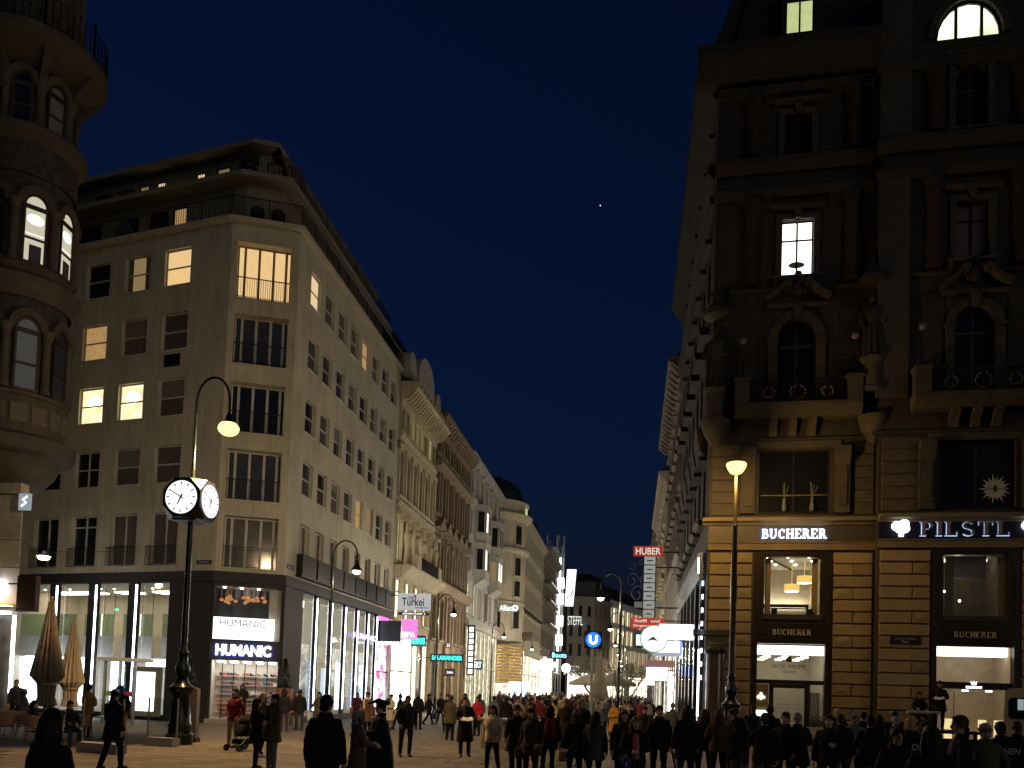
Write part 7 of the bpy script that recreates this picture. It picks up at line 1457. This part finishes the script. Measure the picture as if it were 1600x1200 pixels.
# stone parapet by the stairs, planter, stage gear
t = thing('stone_parapet', (-5.2, 29, 0), 'low grey stone parapet wall among the crowd', 'wall'); add('wall', MB().bev(-5.2, -2.6, 29, 29.6, 0, .95, .03), [mat('grey granite', (.22, .2, .17), .6, var=.2, scale=6)], t); add('coping', MB().bev(-5.3, -2.5, 28.9, 29.7, .955, 1.05, .02), [mat('grey granite', (.22, .2, .17), .6)], t)
t = thing('planter', (7.9, 36.2, 0), 'pale stone planter with clipped shrub beside the jeweller door', 'planter'); add('trough', MB().bev(7.35, 8.5, 35.9, 36.5, 0, .95, .02), [mat('pale planter stone', (.34, .29, .22), .7, var=.2, scale=4)], t); q = MB()
for k in range(500): c = Vector((random.uniform(7.4, 8.45), random.uniform(35.95, 36.45), 1.0+abs(random.gauss(0, .16)))); u = Vector((random.uniform(-1, 1), random.uniform(-1, 1), random.uniform(-1, 1))).normalized()*.06; v_ = u.orthogonal().normalized()*.035; q.poly([c-u, c+v_, c+u, c-v_])
add('shrub', q, [mat('box leaf', (.03, .05, .02), .7)], t, kind='stuff')
t = thing('platform', (11.3, 33.6, 0), 'low dark stage platform in front of the right jeweller window', 'platform'); add('deck', MB().box(9.6, 12.9, 33.0, 34.8, 1.0, 1.12), [IRON], t)
for x in (9.8, 12.7):
    for y in (33.1, 34.6): add('leg', MB().box(x-.05, x+.05, y-.05, y+.05, 0, 1.0), [IRON], t)
t = thing('keyboard', (10.9, 33.2, 1.12), 'electric keyboard on stand in front of the seated musician', 'keyboard'); add('case', MB().bev(10.35, 11.5, 33.1, 33.4, 1.72, 1.8, .01), [mat('grey keyboard', (.3, .3, .3), .4)], t); add('keys', MB().box(10.4, 11.45, 33.2, 33.38, 1.802, 1.815), [WHITEP], t); add('stand', MB().tube([(10.5, 33.2, 1.12), (11.3, 33.3, 1.72)], .02, 6).tube([(11.3, 33.2, 1.12), (10.5, 33.3, 1.72)], .02, 6), [IRON], t)
t = thing('microphone_stand', (11.85, 33.1, 1.12), 'thin microphone stand beside the capped speaker', 'microphone'); add('stand', MB().tube([(11.95, 33.1, 1.12), (11.95, 33.1, 2.55), (11.6, 33.05, 2.75)], .014, 6), [IRON], t); add('microphone', MB().tube([(11.62, 33.05, 2.74), (11.52, 33.04, 2.79)], [.02, .028], 8), [IRON], t); add('foot', MB().lathe([(.16, 1.12), (.16, 1.15)], (11.95, 33.1), 12), [IRON], t)
VM = T((13.05, 31.6, 0), radians(-23)) @ T((-13.05, -31.6, 0))
t = thing('van', (13.6, 32, 0), 'beige box van with dark rounded rear window behind the crowd', 'van'); BEI = mat('beige van paint', (.40, .34, .24), .4, var=.05)
q = MB(); q.prism([(13.0, .45), (15.2, .45), (15.2, 2.75), (13.25, 2.75), (13.1, 2.62)], 'y', 31.6, 35.5); add('body', q, [BEI], t, VM)
add('rear_window', MB().prism([(13.2, 1.75), (13.2, 2.3), (13.28, 2.42), (13.78, 2.42), (13.86, 2.3), (13.84, 1.75), (13.76, 1.66), (13.28, 1.66)], 'y', 31.57, 31.6), [mat('van window', (.012, .013, .015), .08)], t, VM); add('lit_reflection_panel', MB().box(13.48, 13.66, 31.55, 31.568, 1.98, 2.36), [emit('pale blue painted reflection', (.5, .65, .7), .5)], t, VM)  # small glowing panel stands in for a reflection on the dark window
add('rear_window', MB().box(14.1, 14.9, 31.57, 31.6, 1.66, 2.42), [mat('van window', (.012, .013, .015), .08)], t, VM); add('bumper', MB().box(12.95, 15.25, 31.45, 31.62, .4, .6), [IRON], t, VM)
for y in (32.3, 34.7): w_ = add('wheel', MB().lathe([(.2, -.1), (.33, -.1), (.33, .1), (.2, .1)], (0, 0), 18, cap=False).xf(Matrix.Translation((13.05, y, .33)) @ Matrix.Rotation(pi/2, 4, 'Y')), [mat('tyre rubber', (.012, .012, .012), .8)], t, VM); add('rim', MB().lathe([(.2, -.04), (.2, .04)], (0, 0), 12).xf(Matrix.Translation((13.05, y, .33)) @ Matrix.Rotation(pi/2, 4, 'Y')), [STEELT], w_, VM)
s = thing('banner', (4.4, 14, 1), 'dark banner with pale italic lettering held low in the crowd', 'banner'); add('cloth', MB().box(4.3, 6.15, 14, 14.02, 1.2, 1.56), [cmat('banner cloth', (.008, .008, .009))], s)
for tx, x, w_ in (('DEM', 4.58, .3), ('TISCHEN', 5.77, .5)): add('lettering', text_mb(tx, .095, .004, .01, w_).xf(Matrix(((1, 0, .25, 0), (0, 1, 0, 0), (0, 0, 1, 0), (0, 0, 0, 1)))), [cmat('banner letter', (.45, .42, .36))], s, T((x, 13.98, 1.4)))
for x in (4.35, 6.1): add('pole', MB().tube([(x, 14.03, 0), (x, 14.03, 1.6)], .015, 6), [IRON], s)
# ================================================================ the crowd
BLK = (.010, .010, .011); NVY = (.012, .014, .022); CHAR = (.028, .027, .027); OLV = (.075, .064, .036); BRN = (.085, .052, .03); JEAN = (.035, .045, .07); BEI_ = (.26, .20, .12); GRY = (.14, .135, .125)
P_ = person
# cafe terrace
P_(-5.15, 6.8, 165, 1.76, 'stand', 'mid', BLK, BLK, 'long', 'black', 'long dark-haired woman in black coat closest at the lower left corner')
P_(-11.32, 17.12, 175, 1.78, 'stroll', 'mid', BLK, BLK, 'short', 'black', 'man in black coat walking away past the lettered glass screen')
P_(-21.4, 27, 130, 1.68, 'sit', 'jacket', (.16, .13, .10), BLK, 'bob', 'brown', 'woman in pale knit hat and taupe vest by the striped parasol', hat=('beanie', (.55, .50, .42)), z=-.2)
P_(-23, 28.6, 60, 1.78, 'stand', 'jacket', NVY, BLK, 'short', 'brown', 'person in navy jacket standing against the bright light tube')
P_(-18.3, 23.5, 120, 1.6, 'sit', 'jacket', BLK, BLK, 'bob', 'black', 'small black-haired guest sitting at terrace table', z=-.38)
P_(-17.8, 25.4, 170, 1.75, 'clasp', 'jacket', (.36, .19, .035), BLK, 'short', 'dark', 'man in mustard jacket and blue cap on the terrace', hat=('cap', (.02, .03, .07)))
P_(-16.2, 22.3, 60, 1.68, 'sit', 'jacket', NVY, JEAN, 'short', 'dark', 'guest in dark cap sitting sideways on a rattan chair', hat=('cap', BLK), z=-.38)
P_(-17.2, 26.2, 100, 1.7, 'stand', 'jacket', BLK, BLK, 'short', 'black', 'shorter dark figure beside the mustard jacket')
P_(-16.5, 25.2, 210, 1.74, 'pockets', 'jacket', BLK, BLK, 'short', 'black', 'dark figure with blue hood between terrace and clock post', hat=('hood', (.02, .05, .3)))
P_(-20.0, 23.6, 80, 1.66, 'sit', 'jacket', BRN, BLK, 'long', 'dark', 'guest in brown cut off by the left picture edge', z=-.38)
# shoe shop front
P_(-12.1, 24.26, -15, 1.8, 'pockets', 'jacket', (.13, .016, .016), (.30, .23, .14), 'short', 'dark', 'man in dark red jacket and beige trousers by the pram')
P_(-17.6, 36.1, 15, 1.7, 'clasp', 'jacket', BLK, BLK, 'long', 'brown', 'saleswoman in black in the bright shoe shop doorway', z=.2)
P_(-8.24, 18.5, -35, 1.78, 'clasp', 'mid', OLV, GRY, 'short', 'black', 'young man in olive jacket hugging a woman', extras=[ex_scarf((.03, .028, .025))])
P_(-8.66, 18.62, 130, 1.66, 'embrace', 'mid', BLK, BLK, 'long', 'brown', 'woman in black beanie hugging the man in olive', hat=('beanie', BLK))
P_(-10.16, 22, 40, 1.74, 'stroll', 'mid', BRN, BLK, 'bob', 'light', 'light-haired woman in brown coat behind the hugging couple', hat=('cap', (.3, .22, .13)))
P_(-14.2, 33, 190, 1.75, 'stand', 'jacket', NVY, JEAN, None, 'dark', 'hooded figure in navy before the shop pillar', hat=('hood', NVY))
P_(-13.95, 34, 200, 1.74, 'stand', 'jacket', BLK, JEAN, 'short', 'black', 'figure in black with blue jeans before the shop pillar')
P_(-14.59, 35.26, 20, 1.66, 'stand', 'mid', (.10, .018, .028), (.22, .18, .12), 'long', 'brown', 'woman in burgundy coat and beige trousers at the light tubes')
P_(-14.1, 36.6, -10, 1.68, 'walk', 'mid', OLV, BLK, 'long', 'dark', 'woman in olive coat carrying white bag past light tubes', extras=[ex_carry((.7, .72, .78), -1)])
P_(-4.34, 11.5, 175, 1.9, 'stand', 'long', BLK, BLK, 'short', 'black', 'tall man in long black coat seen from behind, near lower left')
P_(-4.75, 14.2, 120, 1.6, 'read', 'mid', (.08, .045, .045), BLK, 'long', 'dark', 'woman in grey hood listening to the tricorn-hatted man', hat=('hood', (.20, .18, .15)))
P_(-4.85, 15.8, -70, 1.76, 'read', 'cape', (.007, .007, .008), BLK, 'short', 'dark', 'man in tricorn hat and long black cape holding open red book', hat=('tricorn', (.012, .011, .010)), extras=[ex_paper((.16, .03, .025), .34, True)])
P_(-14.34, 42.68, 10, 1.66, 'walk', 'jacket', (.09, .015, .035), NVY, 'bob', 'dark', 'woman in plum jacket with red bag by the shoe shop', hat=('beanie', (.03, .05, .25)), extras=[ex_bag((.5, .06, .05), -1)])
P_(-9.63, 30, -20, 1.8, 'stand', 'mid', BRN, BLK, 'short', 'brown', 'man in brown coat behind the tricorn-hatted man', extras=[ex_scarf((.5, .45, .4))])
P_(-11.3, 38.6, -25, 1.64, 'clasp', 'long', (.6, .5, .34), BEI_, 'bun', 'black', 'woman in long cream coat by the pink window display')
P_(-9.0, 29.5, 20, 1.1, 'walk', 'puffer', NVY, BLK, 'short', 'dark', 'small child in dark jacket beside the cream coat')
P_(-6.55, 24, 35, 1.78, 'pockets', 'jacket', (.014, .014, .015), (.02, .02, .024), 'short', 'brown', 'man in short black jacket and dark trousers standing alone', extras=[ex_scarf((.03, .03, .03))])
P_(-10.75, 38.2, -90, 1.7, 'walk', 'mid', BLK, BLK, 'short', 'dark', 'walker with pompom hat behind the man standing alone', hat=('pompom', BLK), extras=[ex_backpack((.03, .025, .02))])
P_(-10.02, 38.98, 170, 1.78, 'stand', 'jacket', BLK, BLK, 'short', 'grey', 'broad man in black before the white shop window')
P_(-10.9, 44.6, 120, 1.7, 'walk', 'jacket', BLK, BLK, 'short', 'black', 'first of two walkers in black near the lamp pole')
P_(-10.2, 44.4, 30, 1.74, 'walk', 'mid', BLK, BLK, 'short', 'black', 'second walker in black just right of the lamp pole')
P_(-10.78, 48.8, -40, 1.68, 'stroll', 'jacket', BEI_, BEI_, 'bob', 'brown', 'pale beige figure walking in front of brown palace')
P_(-4.94, 24.99, 20, 1.8, 'read', 'long', (.012, .011, .012), BLK, 'short', 'brown', 'man in long open black coat reading white papers', extras=[ex_paper(), ex_scarf((.12, .09, .07))])
P_(-7.0, 32.2, 170, 1.75, 'stand', 'mid', OLV, BLK, 'short', 'brown', 'figure in olive just behind the man reading papers')
P_(-6.62, 36, -30, 1.7, 'pockets', 'puffer', (.40, .02, .035), BLK, 'bob', 'dark', 'woman in bright red jacket in the middle distance')
for i, (x, y, c, lab) in enumerate(((-6.1, 37, GRY, 'figure in grey jacket right of the bright red one'), (-5.9, 39, NVY, 'figure in navy behind the cream-coated woman'), (-5.3, 36, BLK, 'figure in black above the stone parapet'), (-4.9, 36.5, (.35, .3, .22), 'figure in cream top with strap above the stone parapet'), (-4.5, 38, BLK, 'second figure in black near the parapet end'), (-3.9, 37, (.12, .02, .03), 'figure in wine red behind the parapet'))):
    P_(x, y, (160, 20, 190, 10, 150, 40)[i], 1.74, ('stand', 'pockets')[i % 2], 'jacket', c, BLK, 'short', ('dark', 'brown', 'black')[i % 3], lab)
P_(-3.35, 20.5, -8, 1.68, 'stroll', 'jacket', (.72, .58, .36), (.02, .016, .015), 'long', 'black', 'woman in cream quilted jacket walking towards the viewer')
P_(-2.63, 19.5, 5, 1.76, 'walk', 'mid', BLK, NVY, 'short', 'brown', 'man in black coat right of the cream quilted jacket', hat=('beanie', BRN))
P_(-2.15, 18.5, -25, 1.68, 'pockets', 'mid', (.028, .026, .018), BLK, 'short', 'dark', 'woman in dark hat, hands on hips, with wine red bag', hat=('cap', BLK), extras=[ex_bag((.10, .012, .016), -1, .72)])
P_(-2.0, 20.7, 190, 1.7, 'stand', 'mid', BLK, BLK, 'short', 'black', 'figure in black seen from behind with red backpack', hat=('hood', BLK), extras=[ex_backpack((.11, .015, .018))])
P_(-2.85, 24, 20, 1.72, 'stand', 'mid', BRN, BLK, 'bob', 'light', 'curly light-haired woman between the walkers')
P_(-2.7, 30.2, -95, 1.8, 'walk', 'mid', (.68, .47, .14), BLK, 'short', 'black', 'striding man in pale yellow jacket seen from the side')
P_(-2.0, 26.4, 185, 1.84, 'stand', 'mid', (.022, .018, .015), BLK, 'short', 'light', 'bald man in dark coat behind the yellow jacket')
P_(-1.18, 18.5, 200, 1.68, 'stand', 'mid', (.022, .018, .018), BLK, 'long', 'brown', 'woman in grey knit hat and fur-trimmed dark coat', hat=('beanie', (.13, .12, .11)), extras=[ex_scarf((.28, .2, .13)), ex_bag((.16, .09, .04), 1, .7)])
P_(-.75, 18.2, 165, 1.66, 'stand', 'mid', (.065, .06, .05), BLK, 'long', 'black', 'woman in black beret and grey coat seen from behind', hat=('cap', BLK))
P_(-1.36, 24.5, 5, 1.86, 'stand', 'mid', BLK, BLK, 'short', 'dark', 'man with large fur hat facing the viewer', hat=('hood', (.34, .24, .13)))
P_(-.69, 35.47, -50, 1.74, 'clasp', 'long', (.62, .30, .05), BRN, 'long', 'brown', 'woman in long mustard orange coat by the lamp pole')
P_(0.0, 30, 0, 1.8, 'stand', 'mid', BLK, BLK, 'short', 'dark', 'man in dark suit with pale scarf', extras=[ex_scarf((.5, .42, .28))])
P_(-.11, 18, 10, 1.72, 'stand', 'mid', (.03, .033, .022), BLK, 'long', 'brown', 'long curly-haired woman in dark green coat')
P_(.12, 15.5, 0, 1.66, 'clasp', 'jacket', BLK, BLK, 'long', 'light', 'blond woman with pink top under open black jacket', extras=[lambda o, M, J: add('pink_top', loft(MB(), [(0, -.135, .95, .075, .04), (0, -.14, 1.15, .08, .04), (0, -.125, 1.36, .065, .035), (0, -.1, 1.44, .04, .02)], 12), [cmat('pink top', (.42, .10, .13))], o, M, smooth=True)])
P_(-.05, 12.6, 10, 1.14, 'stand', 'puffer', NVY, BLK, 'short', 'dark', 'child in blue hood at the bottom edge', hat=('hood', (.02, .06, .2)))
P_(.68, 19.5, 5, 1.82, 'stand', 'jacket', (.013, .013, .014), (.02, .022, .026), 'short', 'dark', 'man in black jacket carrying folded wine red umbrella', extras=[ex_umbrella(1)])
P_(.42, 27, 20, 1.7, 'stroll', 'mid', CHAR, BLK, 'short', 'dark', 'figure in blue knit hat behind the man with umbrella', hat=('beanie', (.05, .06, .10)))
P_(1.57, 31, 175, 1.78, 'pockets', 'jacket', GRY, BLK, 'short', 'grey', 'grey-haired man in grey jacket near the light column')
# audience in the dark before the palace
R3 = random.Random(3)
aud = [(1.22, 18.5, 200, 1.86, 'mid', BLK, 'long', 'black', None, 'bulky woman in long black coat at the left end of the audience', ()),
 (1.75, 20, 170, 1.76, 'jacket', BLK, 'long', 'brown', None, 'long-haired girl in blue jeans with patterned bag', (ex_bag((.22, .2, .18), 1, .8),)),
 (2.05, 19.8, 185, 1.76, 'jacket', BRN, 'long', 'brown', ('beanie', (.16, .025, .03)), 'audience member in dark red knit hat', ()),
 (2.4, 20.2, -60, 1.78, 'mid', BLK, 'short', 'brown', None, 'audience member turned left beside the red knit hat', ()),
 (2.75, 22.5, 175, 1.8, 'jacket', BLK, 'short', 'black', None, 'black-haired man before the foot of the bowl lamp', ()),
 (3.2, 25, 150, 1.74, 'jacket', CHAR, 'bob', 'blond', None, 'pale-haired figure right of the bowl lamp foot', ()),
 (3.65, 26, 190, 1.86, 'jacket', BLK, 'short', 'brown', None, 'tall figure against the blue-lit display case', ()),
 (2.6, 17, 180, 1.78, 'jacket', BLK, 'short', 'black', None, 'large dark back with small white print under the display case', ()),
 (3.55, 22, 175, 1.9, 'jacket', BLK, 'short', 'black', None, 'tall black-haired man in front of jeweller door', ()),
 (3.2, 18, -30, 1.8, 'jacket', BLK, 'short', 'brown', None, 'brown-haired man looking down before jeweller door', ()),
 (3.6, 18.6, 170, 1.78, 'mid', CHAR, 'short', 'grey', None, 'grey-headed man in dark coat by the stone planter', ()),
 (3.85, 17, -20, 1.8, 'jacket', NVY, 'short', 'brown', None, 'youth with blue backpack and headphones', (ex_backpack((.015, .04, .16)),)),
 (4.7, 19.5, 175, 1.78, 'jacket', BLK, 'short', 'brown', None, 'brown-haired man right of the blue backpack', ()),
 (6.5, 27.5, 170, 1.82, 'jacket', CHAR, 'bob', 'blond', None, 'distant blond head against the rusticated wall', ()),
 (5.3, 21, 180, 1.78, 'jacket', GRY, 'short', 'grey', ('beanie', (.12, .115, .11)), 'audience member in pale grey knit hat', ()),
 (4.75, 17.5, 175, 1.8, 'jacket', BLK, 'short', 'black', None, 'broad dark back in the middle of the audience', ()),
 (6.0, 21.4, 185, 1.76, 'jacket', BLK, 'bob', 'dark', None, 'dark-haired woman half hidden in the audience middle', ()),
 (7.4, 25, 175, 1.84, 'jacket', BLK, 'short', 'black', ('cap', BLK), 'tall man in black cap near the rusticated wall', ()),
 (6.1, 20.5, 180, 1.76, 'jacket', CHAR, 'short', 'grey', None, 'grey-haired listener left of the blond bob', ()),
 (6.05, 19.3, 180, 1.74, 'jacket', BLK, 'bob', 'blond', None, 'listener with bright blond bob', ()),
 (6.35, 19.4, 180, 1.72, 'jacket', BLK, 'short', 'dark', ('beanie', (.06, .012, .014)), 'listener in wine red cap right of the blond bob', ()),
 (3.75, 12.6, 10, 1.72, 'jacket', BLK, 'short', 'black', None, 'young man facing the viewer and looking down at his phone', ()),
 (3.45, 10.2, 190, 1.82, 'mid', BLK, 'long', 'black', None, 'big dark blurred head closest at the lower right', ()),
 (5.6, 17, 175, 1.74, 'jacket', (.025, .03, .03), None, 'dark', ('hood', (.025, .03, .028)), 'listener with dark green hood', ()),
 (4.75, 12.8, -100, 1.92, 'jacket', BLK, 'short', 'brown', None, 'tall man passing by in profile under the lit watch window', ()),
 (5.55, 14, 180, 1.8, 'jacket', OLV, 'short', 'grey', ('beanie', (.10, .095, .06)), 'listener in mossy knit hat right of the tall passer-by', ()),
 (6.6, 16, 180, 1.8, 'jacket', BLK, 'short', 'black', None, 'dark-haired listener in front of the beige van', ()),
 (7.7, 18, 175, 1.78, 'jacket', BLK, 'short', 'brown', None, 'listener cut off by the right picture edge', ()),
 (6.2, 23.5, 180, 1.8, 'jacket', BLK, 'short', 'dark', None, 'listener in black far back in the audience', ())]
for i, (x, y, fc, h, kd, c, hd, hc, ht, lab, exs) in enumerate(aud):
    P_(x, y, fc, h, ('stand', 'pockets', 'clasp', 'phone')[i % 4] if 'phone' not in lab else 'phone', kd, c, (JEAN, BLK, BLK, (.09, .07, .045))[i % 4], hd, hc, lab, hat=ht, group='audience before the palace', extras=exs)
P_(11.6, 33.6, -20, 1.84, 'read', 'mid', BLK, BLK, 'short', 'dark', 'speaker in flat cap reading aloud on the platform', hat=('cap', BLK), z=1.12, extras=[ex_paper()])
P_(10.95, 33.9, 0, 1.75, 'sit', 'jacket', BLK, BLK, 'short', 'dark', 'musician in black sitting behind the keyboard', z=.78)
# crowd farther down the street
CL = [BLK, BLK, NVY, CHAR, BRN, GRY, OLV, (.10, .02, .025), (.3, .24, .15), (.25, .03, .03), (.16, .10, .05)]
CN = [((.010, .010, .011), 'black'), (NVY, 'navy'), (CHAR, 'charcoal'), (BRN, 'brown'), (GRY, 'grey'), (OLV, 'olive'), ((.10, .02, .025), 'wine red'), ((.3, .24, .15), 'sand'), ((.25, .03, .03), 'red'), ((.16, .10, .05), 'tan'), ((.05, .07, .10), 'slate blue'), ((.38, .33, .26), 'cream'), ((.05, .09, .06), 'bottle green')]
KN = [('jacket', 'short jacket', 'short', 'dark', None, 'short-haired'), ('mid', 'thigh-length coat', 'long', 'brown', ('beanie', CHAR), 'long-haired beanie-wearing')]
for i in range(26):
    y = 38+(i*7 % 26)*.7; x = -8.4+(i*11 % 26)*.385; c, cn = CN[i % 13]; kd, kn, hd, hc, ht, hn = KN[i//13]; tw = R3.random() < .5
    P_(x, y, R3.uniform(-25, 25)+(0 if tw else 180), R3.uniform(1.62, 1.86), R3.choice(('walk', 'stroll', 'stand', 'pockets')), kd, c, R3.choice((BLK, JEAN, NVY)), hd, hc, f'{hn} pedestrian in {cn} {kn}, {"facing" if tw else "back to"} the viewer, in the mid-street crowd', group='mid-street crowd', hat=ht)
for i in range(110):
    y = 56+(R3.random()**1.3)*110; x = R3.uniform(-13.5, 2.0); P_(x, y, R3.choice((0, 10, -15, 180, 170, 195)), R3.uniform(1.6, 1.88), R3.choice(('walk', 'stroll', 'stand')), R3.choice(('jacket', 'mid')), R3.choice(CL), R3.choice((BLK, JEAN, NVY)), R3.choice(('short', 'long', 'bob')), R3.choice(('dark', 'brown', 'black', 'light')), 'tiny distant pedestrian far down the shopping street', group='far crowd')
